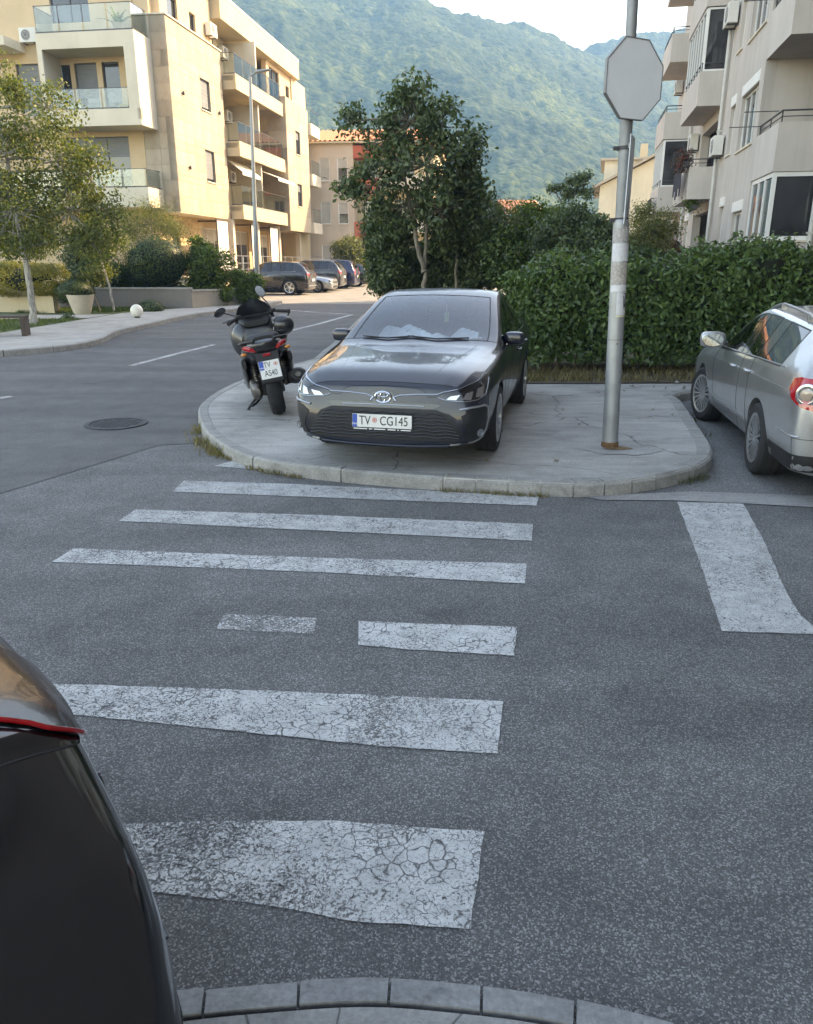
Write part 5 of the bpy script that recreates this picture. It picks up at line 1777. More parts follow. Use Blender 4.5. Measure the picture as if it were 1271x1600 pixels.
# ------------------------------------------------------------------ weathered block on the right
def right_block():
    P = Vector((8.98, 20.5, 0))
    ang = math.atan2(.9797, .2003)
    t = thing('apartment_block', 'weathered grey apartment block with loggias and drainpipes on the right', 'building', P, ang)
    # local x = along the street front (away from the camera), local y = out towards the street, z up
    Fl = [3.95 + 2.95 * k for k in range(5)]           # underside of each parapet band
    top = 16.6
    Lf = 22.5
    # corner bay: recessed loggias; rest: flat wall with windows
    wl_ = MB()
    op = []
    wins = []
    for k in range(-1, 4):
        f = Fl[0] + 2.95 * k
        wins.append((3.0, 5.2, f + 1.05, f + 2.55, 3))
        wins.append((6.2, 6.9, f + 1.15, f + 2.55, 1))
        wins.append((14.2, 15.2, f + 1.15, f + 2.5, 2))
    wins[0] = (3.2, 4.6, 1.05, 3.25, 2)
    op = [w[:4] for w in wins]
    op += [(8.7, 12.9, Fl[0] + 2.95 * k + .05, Fl[0] + 2.95 * k + 2.6) for k in range(-1, 4)]
    op += [(16.2, 19.8, Fl[0] + 2.95 * k + .05, Fl[0] + 2.95 * k + 2.6) for k in range(-1, 4)]
    wall_grid(wl_, 'x', 2.45, Lf, 0, top, -.3, 0, op)
    wl_.build('street_wall', M_GREY, t)
    for k, w in enumerate(wins):
        window(t, 'x', *w[:4], 0, 1, M_FRAME, w[4], shutter=(0, .4, .9, 0, .25)[k % 5] if w[4] < 3 else 0, pm=M_CURT if k % 4 == 1 else None)
        bnd = MB(); bnd.box(w[0] - .05, w[1] + .05, .0, .025, w[3] + .02, w[3] + .30); bnd.build('blind_box', M_FRAME, t)
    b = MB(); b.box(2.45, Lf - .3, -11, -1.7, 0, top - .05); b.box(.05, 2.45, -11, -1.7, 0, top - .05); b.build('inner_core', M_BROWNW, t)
    far = MB(); far.box(Lf - .3, Lf, -11, -.3, 0, top); far.build('far_gable', M_CREAM, t)
    # corner loggias
    for k in range(-1, 4):
        f = Fl[0] + 2.95 * k
        if f > 0:
            s_ = MB()
            s_.box(0, 2.45, -.13, 0, f, f + 1.1); s_.box(0, .13, -1.7, -.13, f, f + 1.1); s_.box(.13, 2.45, -1.7, -.13, f, f + .16)
            s_.build('loggia_parapet', M_GREYL, t)
            iron_rail(t, [(2.40, -.07), (.07, -.07), (.07, -1.6)], f + 1.1, .26, 0, 1)
            # clothes-drying arms
            q = MB(); q.bar((2.3, -.05, f + 1.34), (2.3, .75, f + 1.34), .02, .02); q.bar((.4, -.05, f + 1.40), (.4, .75, f + 1.40), .02, .02); q.build('drying_arm', M_RAIL, t)
        z0 = f + 1.1 if f > 0 else 0
        sw = MB(); sw.box(2.45, 2.6, -1.7, -.3, max(0, f), f + 2.95); sw.build('loggia_side_wall', M_GREYL, t)
        bw = MB(); wall_grid(bw, 'x', .13, 2.45, max(0, f) + .16, f + 2.95, -1.95, -1.7, [(.5, 1.35, f + .2, f + 2.35)]); bw.build('loggia_back_wall', M_GREYL, t)
        window(t, 'x', .5, 1.35, f + .2, f + 2.35, -1.7, 1, M_FRAME, 1, sill=False, name='balcony_door')
    # ground floor corner closed in with white windows
    gf = MB(); gf.box(0, 2.45, -.2, 0, 0, 2.35); gf.box(0, .2, -1.7, -.2, 0, 2.35); gf.build('corner_plinth', M_GREYL, t)
    window(t, 'x', .06, 2.44, 2.36, 3.94, 0, 1, M_FRAME, 3, rec=.04, fw=.10, name='glazed_corner')
    window(t, 'y', -1.66, -.03, 2.36, 3.94, 0, -1, M_FRAME, 1, rec=.04, fw=.10, name='glazed_corner')
    # protruding loggias further along
    for s0, s1, pr in ((8.7, 12.9, .85), (16.2, 19.8, 1.15)):
        for k in range(-1, 4):
            f = Fl[0] + 2.95 * k
            if f > 0:
                s_ = MB()
                s_.box(s0, s1, pr - .12, pr, f, f + 1.05); s_.box(s0, s0 + .12, 0, pr - .12, f, f + 1.05); s_.box(s1 - .12, s1, 0, pr - .12, f, f + 1.05); s_.box(s0 + .12, s1 - .12, -.3, pr - .12, f, f + .16)
                s_.build('balcony', M_GREYL, t)
                iron_rail(t, [(s0 + .06, .1), (s0 + .06, pr - .06), (s1 - .06, pr - .06)], f + 1.05, .25, 0, 1)
            bw = MB(); wall_grid(bw, 'x', s0 - .1, s1 + .1, max(0, f) + .16, f + 2.95, -1.6, -1.35, [(s0 + .8, s0 + 1.7, f + .2, f + 2.35), (s0 + 2.2, s0 + 3.2, f + 1.0, f + 2.35)]); bw.box(s0 - .1, s0 + .05, -1.35, -.3, max(0, f), f + 2.95); bw.build('loggia_back_wall', M_GREYL, t)
            window(t, 'x', s0 + .8, s0 + 1.7, f + .2, f + 2.35, -1.35, 1, M_FRAME, 1, sill=False, name='balcony_door')
            window(t, 'x', s0 + 2.2, s0 + 3.2, f + 1.0, f + 2.35, -1.35, 1, M_FRAME, 1, sill=False)
            if (k, s0) in ((1, 8.7), (2, 8.7), (0, 16.2), (3, 16.2)):
                # loggias closed in with white glazing
                window(t, 'x', s0 + .12, s1 - .12, f + 1.06, f + 2.92, pr - .02, 1, M_FRAME, 6, rec=.02, sill=False, name='loggia_glazing')
                window(t, 'y', .02, pr - .08, f + 1.06, f + 2.92, s0 + .02, -1, M_FRAME, 1, rec=.02, sill=False, name='loggia_glazing')
    # drainpipes, air conditioners
    for x, y in ((8.2, .10), (15.8, .10), (.06, -1.05)):
        p = MB(); yy = y if y > 0 else y
        if y > 0:
            p.tube([(x, y, .1), (x, y, top)], .06, 10)
            for z in (2.5, 6, 9.5, 13): p.box(x - .08, x + .08, 0, y + .07, z, z + .05)
        else:
            p.tube([(-.12, y, .1), (-.12, y, top)], .065, 10)
            for z in (2.5, 6, 9.5, 13): p.box(-.20, 0, y - .08, y + .08, z, z + .05)
        p.build('drainpipe', M_PIPE, t, True)
    for x, z in ((7.7, 5.2), (7.7, 9.0), (7.4, 12.0), (13.7, 6.1), (13.6, 9.3), (21.0, 6.0), (21.0, 9.5)):
        ac_unit(t, (x, 0, z), 'x', 1, 1.05)
    for z in (2.8, 6.35, 9.3):
        ac_unit(t, (0, -1.45, z), 'y', -1, 1.1)
    # laundry, flower boxes
    dk = mat('dark_laundry', (.03, .03, .04), .9, var=.4)
    for s0, pr, f, n in ((8.7, .85, Fl[0], 6), (16.2, 1.15, Fl[0] - .4, 5)):
        for i in range(n):
            q = MB(); x = s0 + .3 + i * .35; h = random.uniform(.5, .95)
            q.box(x, x + .26, pr + .22, pr + .25, f + 1.0 - h, f + 1.0); q.build('laundry', dk, t, bevel=.01)
        q = MB(); q.bar((s0 + .1, pr + .235, f + 1.01), (s0 + .3 + n * .35, pr + .235, f + 1.01), .01, .01); q.bar((s0 + .2, pr, f + 1.0), (s0 + .2, pr + .3, f + 1.0), .015, .015); q.build('washing_line', M_RAIL, t)
    # brown wing: corner in view, unseen length added to shade the junction
    w = MB()
    w.box(-30, .4, -13, -1.75, 0, top + .3)
    w.build('shading_wing', M_BROWNW, t)
    rf = MB(); rf.box(-30.3, Lf + .3, -13.2, .5, top + .3, top + .5); rf.build('roof_slab', M_GREY, t)
    return t
RB = right_block()

# ------------------------------------------------------------------ buildings farther off
def tiled_roof(parent, x0, x1, y0, y1, z, rise, over=.4, ridge='x'):
    """gabled roof in rows of clay tiles"""
    m = MB()
    if ridge == 'x':
        ym = (y0 + y1) / 2
        for s_, ya in ((-1, y0 - over), (1, y1 + over)):
            n = max(4, int((x1 - x0 + 2 * over) / .35))
            for i in range(n):
                xa = x0 - over + (x1 - x0 + 2 * over) * i / n
                xb = x0 - over + (x1 - x0 + 2 * over) * (i + 1) / n
                xm = (xa + xb) / 2
                m.add([(xa, ya, z), (xm, ya, z + .09), (xb, ya, z), (xb, ym, z + rise), (xm, ym, z + rise + .09), (xa, ym, z + rise)], [(0, 1, 4, 5), (1, 2, 3, 4)] if s_ < 0 else [(5, 4, 1, 0), (4, 3, 2, 1)])
        m.box(x0 - over, x1 + over, y0 - over, y1 + over, z - .12, z - .01, 1)
    else:
        xm_ = (x0 + x1) / 2
        for s_, xa in ((-1, x0 - over), (1, x1 + over)):
            n = max(4, int((y1 - y0 + 2 * over) / .35))
            for i in range(n):
                a = y0 - over + (y1 - y0 + 2 * over) * i / n
                b = y0 - over + (y1 - y0 + 2 * over) * (i + 1) / n
                c = (a + b) / 2
                m.add([(xa, a, z), (xa, c, z + .09), (xa, b, z), (xm_, b, z + rise), (xm_, c, z + rise + .09), (xm_, a, z + rise)], [(5, 4, 1, 0), (4, 3, 2, 1)] if s_ < 0 else [(0, 1, 4, 5), (1, 2, 3, 4)])
        m.add([(x0 - over, y0 - over, z - .1), (x1 + over, y0 - over, z - .1), (xm_, y0 - over, z + rise - .1), (x0 - over, y0 - over, z), (x1 + over, y0 - over, z), (xm_, y0 - over, z + rise)], [(0, 2, 5, 3), (2, 1, 4, 5)], 1)
    return m.build('roof', [M_TILE, M_CREAM], parent)

def beige_block():
    p = at(485, 400, 60)
    t = thing('apartment_block', 'beige apartment block with orange tiled roof and red balconies behind the car park', 'building', (p.x, p.y, 0), R(-6))
    m = MB()
    holes, sh = [], []
    for r, z in enumerate((1.6, 4.5, 7.4)):
        for x in (-.9, .9, 2.2):
            holes.append((x, x + .75, z, z + 1.5))
    wall_grid(m, 'x', -4, 3.35, .3, 9.9, 0, .3, holes)
    m.box(-4, 3.35, .3, 12, .3, 9.85)
    m.build('front_wall', M_BEIGE, t)
    for k, h in enumerate(holes):
        window(t, 'x', *h, 0, -1, M_FRAME, 1, shutter=(.96, .96, .4)[k % 3] if k != 5 else .5, rec=.06)
    b = MB(); b.box(3.35, 9, 1.4, 12, .3, 9.7); b.build('balcony_wing', M_CREAM, t)
    for z in (1.0, 3.9, 6.8):
        q = MB(); q.box(3.36, 9, .1, 1.4, z, z + .2); q.build('balcony_floor', M_WHITE, t)
        q = MB(); q.box(3.36, 5.2, .0, .1, z - .3, z + .75); q.build('balcony_front', M_REDW, t)
        q = MB(); q.box(5.2, 9, .0, .1, z, z + .9); q.build('balcony_front', M_WHITE, t)
        window(t, 'x', 3.9, 4.9, z + .25, z + 2.3, 1.4, -1, M_DFRAME, 1, sill=False, rec=-.05, name='balcony_door')
        window(t, 'x', 6.2, 7.6, z + .25, z + 2.3, 1.4, -1, M_DFRAME, 2, sill=False, rec=-.05, name='balcony_door')
    q = MB(); q.box(3.36, 5.0, .0, 1.4, 8.9, 9.7); q.build('top_panel', M_REDW, t)
    tiled_roof(t, -4, 9, 0, 12, 9.95, 1.6, .35)
beige_block()

def yellow_house():
    p = at(930, 400, 58)
    t = thing('house', 'pale yellow gabled house beyond the hedge, left of the right-hand block', 'house', (p.x, p.y, 0), R(-14))
    m = MB()
    W_ = 7.6
    wall_grid(m, 'x', 0, W_, .3, 6.9, 0, .3, [(4.3, 5.3, 5.2, 6.7), (1.2, 2.2, 2.0, 3.4)])
    m.box(0, W_, .3, 9, .3, 6.85)
    # gable
    m.add([(0, 0, 6.9), (W_, 0, 6.9), (W_ * .66, 0, 9.3), (0, .3, 6.9), (W_, .3, 6.9), (W_ * .66, .3, 9.3)], [(0, 1, 2), (5, 4, 3), (0, 2, 5, 3), (1, 4, 5, 2)])
    m.build('wall', M_YELLOW, t)
    window(t, 'x', 4.3, 5.3, 5.2, 6.7, 0, -1, M_FRAME, 1, shutter=.25); window(t, 'x', 1.2, 2.2, 2.0, 3.4, 0, -1, M_FRAME, 1)
    r = MB()
    xr = W_ * .66
    for x0, z0, x1, z1 in ((-.5, 6.70, xr, 9.45), (W_ + .5, 6.55, xr, 9.45)):
        r.add([(x0, -.5, z0), (x1, -.5, z1), (x1, 9.3, z1), (x0, 9.3, z0), (x0, -.5, z0 + .16), (x1, -.5, z1 + .16), (x1, 9.3, z1 + .16), (x0, 9.3, z0 + .16)], [(0, 1, 2, 3), (7, 6, 5, 4), (0, 4, 5, 1), (1, 5, 6, 2), (2, 6, 7, 3), (3, 7, 4, 0)])
    r.build('roof', [mat('pale_roof', (.45, .38, .30), .85)], t)
    d = MB(); d.box(.2, 3.6, .9, 8.5, 6.86, 8.6); d.build('dormer', M_YELLOW, t)
    d = MB(); d.box(-.1, 3.8, .6, 8.8, 8.6, 8.75); d.build('dormer_roof', [mat('pale_roof', (.45, .38, .30), .85)], t)
    b = MB(); b.box(5.9, 7.7, -1.3, 0, 4.6, 4.8); b.box(5.9, 7.7, -1.3, -1.2, 4.8, 5.7); b.box(5.9, 6.1, -1.3, -1.1, 4.8, 7.9); b.build('balcony', M_WHITE, t)
    ch = MB(); ch.box(2.6, 3.1, 3, 3.5, 8.5, 9.9); ch.build('chimney', M_CREAM, t)
yellow_house()

def red_house():
    p = at(792, 400, 82)
    t = thing('house', 'small house with orange tiled roof half hidden behind the middle trees', 'house', (p.x, p.y, 0), R(10))
    m = MB(); m.box(0, 4.0, 0, 6, .3, 6.4); m.build('wall', M_PEACH, t)
    m = MB(); m.add([(4.0, 0, 6.4), (4.0, 6, 6.4), (4.0, 3, 7.9), (3.8, 0, 6.4), (3.8, 6, 6.4), (3.8, 3, 7.9)], [(0, 1, 2), (5, 4, 3), (0, 2, 5, 3), (1, 4, 5, 2)]); m.build('gable', M_WHITE, t)
    tiled_roof(t, 0, 3.5, 0, 6, 6.42, 1.5, .3)
    for x in (.5, 2.3):
        window(t, 'x', x, x + 1.1, 4.0, 5.4, 0, -1, M_FRAME, 2, rec=-.05)
red_house()
# ------------------------------------------------------------------ plants
def leaf_mat(name, c1, c2, gloss=.45, trans=.3):
    t = NT(name)
    g = t.geo()
    c = t.ramp(g.outputs['Random Per Island'], [(0., tuple(x * .7 for x in c1)), (.5, c1), (1., c2)])
    pr = t.b
    pr.inputs['Roughness'].default_value = gloss
    pr.inputs['Specular IOR Level'].default_value = .35
    t.color(c)
    tr = t.new('ShaderNodeBsdfTranslucent')
    t.l.new(t.mix(1., c, (1.1, 1.25, .5), 'MULTIPLY'), tr.inputs[0])
    mx = t.new('ShaderNodeMixShader'); mx.inputs[0].default_value = trans
    t.l.new(pr.outputs[0], mx.inputs[1]); t.l.new(tr.outputs[0], mx.inputs[2]); t.l.new(mx.outputs[0], t.out.inputs[0])
    return t.m
LM_DARK = leaf_mat('dark_leaf', (.082, .118, .056), (.155, .20, .088))
LM_LAUREL = leaf_mat('laurel_leaf', (.062, .115, .034), (.13, .20, .058), .38, .22)
LM_BIRCH = leaf_mat('birch_leaf', (.12, .145, .04), (.25, .25, .075), .5, .4)
LM_OLIVE = leaf_mat('olive_leaf', (.09, .105, .06), (.16, .17, .10), .5, .3)
LM_BRIGHT = leaf_mat('bright_leaf', (.085, .13, .028), (.16, .22, .045), .45, .4)
LM_GOLD = leaf_mat('golden_leaf', (.22, .20, .035), (.36, .31, .06), .5, .35)
LM_PALE = leaf_mat('feathery_leaf', (.15, .16, .055), (.24, .23, .09), .55, .4)
LM_BOX = leaf_mat('box_leaf', (.04, .07, .02), (.09, .14, .03), .4, .2)
LM_DRY = leaf_mat('dry_grass_blade', (.20, .16, .08), (.32, .27, .14), .7, .3)
LM_GRASS = leaf_mat('grass_blade', (.07, .11, .025), (.15, .18, .05), .6, .35)
def bark_mat(name, c, c2):
    t = NT(name)
    t.b.inputs['Roughness'].default_value = .9
    mp = t.new('ShaderNodeMapping'); mp.inputs['Scale'].default_value = (9, 9, 2.2); t.l.new(t.co(), mp.inputs[0])
    n = t.noise(2.2, 6, .7, vec=mp.outputs[0])
    t.color(t.ramp(n, [(.35, c2), (.6, c)])); t.bump(n, .7, .02)
    return t.m
BK_GREY = bark_mat('grey_bark', (.23, .20, .155), (.09, .075, .055))
BK_BIRCH = bark_mat('birch_bark', (.48, .45, .40), (.12, .11, .10))
M_CORE = mat('foliage_shade', (.012, .017, .008), 1., var=.4, vscale=8)  # near-black: the shade deep in foliage is put into this colour

def leaf_cloud(P, N, ln, wd, rng, fold=.25, tilt=.9):
    """one folded four-corner leaf per point; N = preferred facing"""
    k = len(P)
    N = N + rng.normal(0, tilt, (k, 3)); N /= np.linalg.norm(N, axis=1)[:, None] + 1e-9
    A = rng.normal(0, 1, (k, 3)); A[:, 2] -= .5
    U = A - (A * N).sum(1)[:, None] * N; U /= np.linalg.norm(U, axis=1)[:, None] + 1e-9
    W = np.cross(N, U)
    s = rng.uniform(.65, 1.25, (k, 1))
    l, w = ln * s, wd * s * rng.uniform(.8, 1.2, (k, 1))
    V = np.stack([P - U * l * .5, P + W * w * .5 + N * w * fold - U * l * .05, P + U * l * .5, P - W * w * .5 + N * w * fold - U * l * .05], 1).reshape(-1, 3)
    return V, np.arange(4 * k).reshape(k, 4)
def leaves_obj(name, P, N, ln, wd, m, parent, seed, fold=.25, tilt=.9):
    V, F = leaf_cloud(np.asarray(P), np.asarray(N), ln, wd, np.random.default_rng(seed), fold, tilt)
    o = link(name, np_mesh(name, V, F), m, parent)
    o['kind'] = 'stuff'
    return o
def tree(name, label, base, trunk, clumps, m, bark, leaf=(.10, .05), per=900, sub=26, spread=.20, seed=1, r0=.07, group=None, droop=0., cat='tree'):
    """trunk: points of the main stem(s); clumps: (x, y, z, rx, ry, rz, share) relative to the base"""
    t = thing(name, label, cat, base, 0., group)
    rng = np.random.default_rng(seed)
    tk = MB()
    stems = trunk if isinstance(trunk[0][0], (tuple, list)) else [trunk]
    for s_ in stems:
        pts = smooth_path(s_, n=5)
        pts = [p + Vector((rng.normal(0, .012), rng.normal(0, .012), 0)) if i else p for i, p in enumerate(pts)]
        k = len(pts)
        tk.tube(pts, [r0 * (1.25 if i == 0 else 1) * (1 - .72 * i / k) for i in range(k)], 9)
    allp = [p for s_ in stems for p in smooth_path(s_, n=5)]
    PP, NN = [], []
    for cx, cy, cz, rx, ry, rz, sh in clumps:
        c = Vector((cx, cy, cz))
        cand = [p for p in allp if p.z < cz + .1] or allp
        a = min(cand, key=lambda p: (p - c).length)
        mid = a.lerp(c, .5) + Vector((rng.normal(0, .06), rng.normal(0, .06), .05))
        tk.tube(smooth_path([a, mid, c], n=4), [r0 * .42 * (1 - .65 * i / 9) for i in range(9)], 6)
        ns = max(3, int(sub * sh))
        for _ in range(ns):
            d = rng.normal(0, 1, 3); d /= np.linalg.norm(d)
            rr = rng.uniform(.45, 1.05) ** .6
            q = np.array([cx, cy, cz]) + d * rr * np.array([rx, ry, rz])
            b0 = c.lerp(Vector(q), .1)
            tk.tube([b0, b0.lerp(Vector(q), .55) + Vector((0, 0, .03)), Vector(q)], [r0 * .16, r0 * .11, r0 * .05], 4, cap=False)
            n = int(per * rng.uniform(.6, 1.4) / sub * 3)
            loc = rng.normal(0, spread, (n, 3)) * np.array([1, 1, .8]) + q
            loc[:, 2] -= droop * rng.random(n)
            PP.append(loc)
            out = loc - np.array([cx, cy, cz]) + np.array([0, 0, .6 * rz])
            NN.append(out / (np.linalg.norm(out, axis=1)[:, None] + 1e-6))
    tk.build('trunk', bark, t, True)
    leaves_obj('crown', np.concatenate(PP), np.concatenate(NN), leaf[0], leaf[1], m, t, seed + 1)
    return t
def bush(name, label, c, r, m, n, leaf=(.06, .03), seed=3, core=.78, stem=True, lump=.12, power=1., group=None, cat='shrub', keep=0.):
    """clipped or natural shrub; c = centre of its foliage, on a thing standing at the ground below"""
    g = Vector((c[0], c[1], keep))
    t = thing(name, label, cat, g, 0., group)
    rng = np.random.default_rng(seed)
    d = rng.normal(0, 1, (n, 3)); d /= np.linalg.norm(d, axis=1)[:, None]
    if power != 1.:
        d = np.sign(d) * np.abs(d) ** power
        d /= np.abs(d).max(1)[:, None] ** .5
    if power == 1. and lump > .09:
        K = rng.normal(0, 1, (18, 3)); K /= np.linalg.norm(K, axis=1)[:, None]
        f = .74 + .38 * np.exp(-(1 - (d @ K.T).max(1)) * 11) + .05 * np.sin(d[:, 0] * 23) * np.sin(d[:, 2] * 19)
        rad = rng.uniform(.45, 1.05, n) ** .55 * f
    else:
        f = 1 + lump * (np.sin(d[:, 0] * 5 + seed) + np.sin(d[:, 1] * 6.3 + 2 * seed) + np.sin(d[:, 2] * 7.1)) / 1.5
        rad = (rng.uniform(.72, 1.04, n) ** .7) * f
    P = d * rad[:, None] * np.array(r) + np.array([0, 0, c[2] - keep])
    leaves_obj('foliage', P, d, leaf[0], leaf[1], m, t, seed)
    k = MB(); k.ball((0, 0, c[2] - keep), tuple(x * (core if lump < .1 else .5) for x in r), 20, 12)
    k.build('shade_core', M_CORE, t, True)  # solid dark body added inside the leaves, stands in for inner shade
    if stem:
        s_ = MB(); s_.tube([(0, 0, 0), (.02, .01, (c[2] - keep) * .6), (0, 0, c[2] - keep)], [.05, .04, .03], 8); s_.build('stem', BK_GREY, t, True)
    return t

def shrub(name, label, c, r, m, leaf, seed, keep, n=11, per=420, group=None):
    """natural shrub: several stems carrying uneven leaf clumps"""
    rng = np.random.default_rng(seed)
    h = c[2] - keep
    cl = []
    for i in range(n):
        d = rng.normal(0, 1, 3); d /= np.linalg.norm(d)
        k = rng.uniform(.25, .78)
        q = d * k * np.array(r)
        s_ = rng.uniform(.30, .52)
        cl.append((q[0], q[1], max(.15, h + q[2]), r[0] * s_, r[1] * s_, r[2] * s_ * 1.05, rng.uniform(.6, 1.2)))
    for a in (0., 2.1, 4.2):      # fill low down
        cl.append((r[0] * .45 * math.cos(a), r[1] * .45 * math.sin(a), max(.15, h - r[2] * .55), r[0] * .42, r[1] * .42, r[2] * .40, 1.))
    st = [[(.05 * k, .03, 0), (r[0] * .12 * k, 0, h * .5), (r[0] * .3 * k, 0, h)] for k in (-1, 0, 1)]
    return tree(name, label, (c[0], c[1], keep), st, cl, m, BK_GREY, leaf, per, 16, max(.10, min(r) * .17), seed, .035, group, cat='shrub')

# ---- laurel hedge behind the island
def hedge():
    t = thing('laurel_hedge', 'long dark green laurel hedge behind the lamp pole and silver car', 'hedge', (4.6, 13.0, .13))
    rng = np.random.default_rng(11)
    x0, x1, y0, y1, h = -2.75, 3.9, -.75, .9, 1.72
    def hz(x):
        return h + .10 * np.sin(x * 2.1) + .07 * np.sin(x * 5.3 + 1) + .05 * np.sin(x * 11) + .10 * (x > .5) - .28 * np.clip((-x - 1.7), 0, 2)
    def fy(x, z):
        return y0 + .10 * np.sin(x * 3.1 + z * 2) + .07 * np.sin(x * 7.7 - z * 3) + .12 * np.clip(z - 1.25, 0, 1) ** 1.2 * 2 + .16 * np.clip(.5 - z, 0, 1)
    n1, n2, n3 = 15000, 8000, 2500
    x = rng.uniform(x0, x1, n1); z = rng.uniform(.10, 1, n1) ** .95 * hz(x)
    A = np.stack([x, fy(x, z) + rng.normal(.03, .07, n1), z], 1); NA = np.tile([0, -1., .35], (n1, 1))
    x = rng.uniform(x0, x1, n2); y = rng.uniform(y0 + .2, y1, n2)
    B = np.stack([x, y, hz(x) + rng.normal(-.02, .07, n2)], 1); NB = np.tile([0, -.3, 1.], (n2, 1))
    z = rng.uniform(.16, 1, n3) * 1.55; y = rng.uniform(y0 + .1, y1, n3)
    Cc = np.stack([x0 - .05 + .12 * np.sin(y * 5 + z * 3) + rng.normal(0, .07, n3), y, z], 1); NC = np.tile([-1., 0, .3], (n3, 1))
    # upright young shoots along the top
    S_, NS = [], []
    sh = MB()
    for _ in range(130):
        sx = rng.uniform(x0 + .1, x1); sy = rng.uniform(y0 + .2, y1 - .2); L = rng.uniform(.10, .30); zz = hz(np.array([sx]))[0]
        lean = rng.normal(0, .12, 2)
        sh.tube([(sx, sy, zz - .2), (sx + lean[0] * L, sy + lean[1] * L, zz + L)], [.006, .003], 4, cap=False)
        for k in range(9):
            f = k / 8
            S_.append([sx + lean[0] * L * f + rng.normal(0, .035), sy + lean[1] * L * f + rng.normal(0, .035), zz + L * f]); NS.append([rng.normal(0, .6), rng.normal(-.3, .6), 1])
    P = np.concatenate([A, B, Cc, np.array(S_)]); N = np.concatenate([NA, NB, NC, np.array(NS)])
    leaves_obj('leaf_mass', P, N, .105, .046, LM_LAUREL, t, 12, tilt=.65)
    sh.build('young_shoots', BK_GREY, t)['kind'] = 'stuff'
    # the 300 largest-looking leaves of the front as single pieces
    lm = MB(); lm.add([(0, -.065, 0), (.026, -.01, .008), (.016, .035, .006), (0, .07, -.004), (-.016, .035, .006), (-.026, -.01, .008), (0, 0, 0)], [(0, 1, 6), (1, 2, 6), (2, 3, 6), (3, 4, 6), (4, 5, 6), (5, 0, 6)])
    me = lm.mesh('leaf', True); me.materials.append(LM_LAUREL)
    for _ in range(300):
        xx = rng.uniform(x0 + .2, x1); zz = rng.uniform(.35, 1.6)
        inst('leaf', me, t, (xx, float(fy(np.array([xx]), np.array([zz]))[0]) - rng.uniform(.05, .11), zz), (R(90) + rng.normal(-.5, .4), rng.normal(0, .5), rng.normal(0, .7)))
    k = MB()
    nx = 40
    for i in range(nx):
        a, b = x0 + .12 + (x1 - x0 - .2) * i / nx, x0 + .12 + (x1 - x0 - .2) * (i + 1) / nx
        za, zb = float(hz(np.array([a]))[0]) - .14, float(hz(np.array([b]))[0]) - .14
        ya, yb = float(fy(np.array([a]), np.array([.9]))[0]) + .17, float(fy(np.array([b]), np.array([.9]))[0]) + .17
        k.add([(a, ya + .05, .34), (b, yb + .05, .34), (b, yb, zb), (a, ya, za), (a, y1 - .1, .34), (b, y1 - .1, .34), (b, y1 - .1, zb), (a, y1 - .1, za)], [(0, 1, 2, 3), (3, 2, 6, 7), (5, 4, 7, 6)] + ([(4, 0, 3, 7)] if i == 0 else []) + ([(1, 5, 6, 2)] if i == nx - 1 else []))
    k.build('shade_core', M_CORE, t)  # solid dark body added to stop light passing through the hedge
    st_ = MB()
    for i in range(26):
        xx = x0 + .2 + (x1 - x0 - .3) * i / 25 + rng.normal(0, .05)
        st_.tube([(xx, -.1, 0), (xx + rng.normal(0, .05), -.2, .5)], [.022, .014], 6)
    st_.build('stems', BK_GREY, t)['kind'] = 'stuff'
hedge()

# ---- trees in the planting bed, middle distance
tr_y = 17.5
bz = zg(tr_y) + KT
def rel(u, v, Y, base):
    p = at(u, v, Y); return (p.x - base[0], Y - base[1], p.z - base[2])
b0 = at(664, 440, tr_y); base = (b0.x, tr_y, bz)
cl = []
for u, v, ru, rv, dy, sh in [(640, 190, 52, 58, 0, 1.5), (600, 215, 40, 45, .3, 1.1), (690, 190, 36, 42, -.2, .9), (545, 190, 24, 24, .1, .45), (735, 225, 34, 36, .2, .9), (665, 260, 70, 52, -.1, 2.0), (590, 290, 42, 42, -.3, 1.2), (545, 292, 22, 16, 0, .4), (715, 270, 42, 40, .3, 1.1), (630, 320, 60, 44, .2, 1.5), (690, 330, 46, 40, -.3, 1.1), (645, 145, 34, 28, .1, .6)]:
    x, y, z = rel(u, v, tr_y, base); s_ = 1 / 84.
    cl.append((x, dy, z, ru * s_, ru * s_ * .9, rv * s_, sh))
tree('broadleaf_tree', 'tall dark broadleaf tree with a forked pale trunk behind the dark saloon', base, [[(0, 0, 0), (-.02, 0, .9), (0, 0, 1.55), (.03, 0, 2.2), (.05, .05, 3.2), (-.1, 0, 4.4)], [(0, 0, 1.45), (-.14, 0, 1.9), (-.28, .05, 2.6), (-.45, 0, 3.4)]], cl, LM_DARK, BK_GREY, (.135, .062), 230, 26, .11, 21, .065)
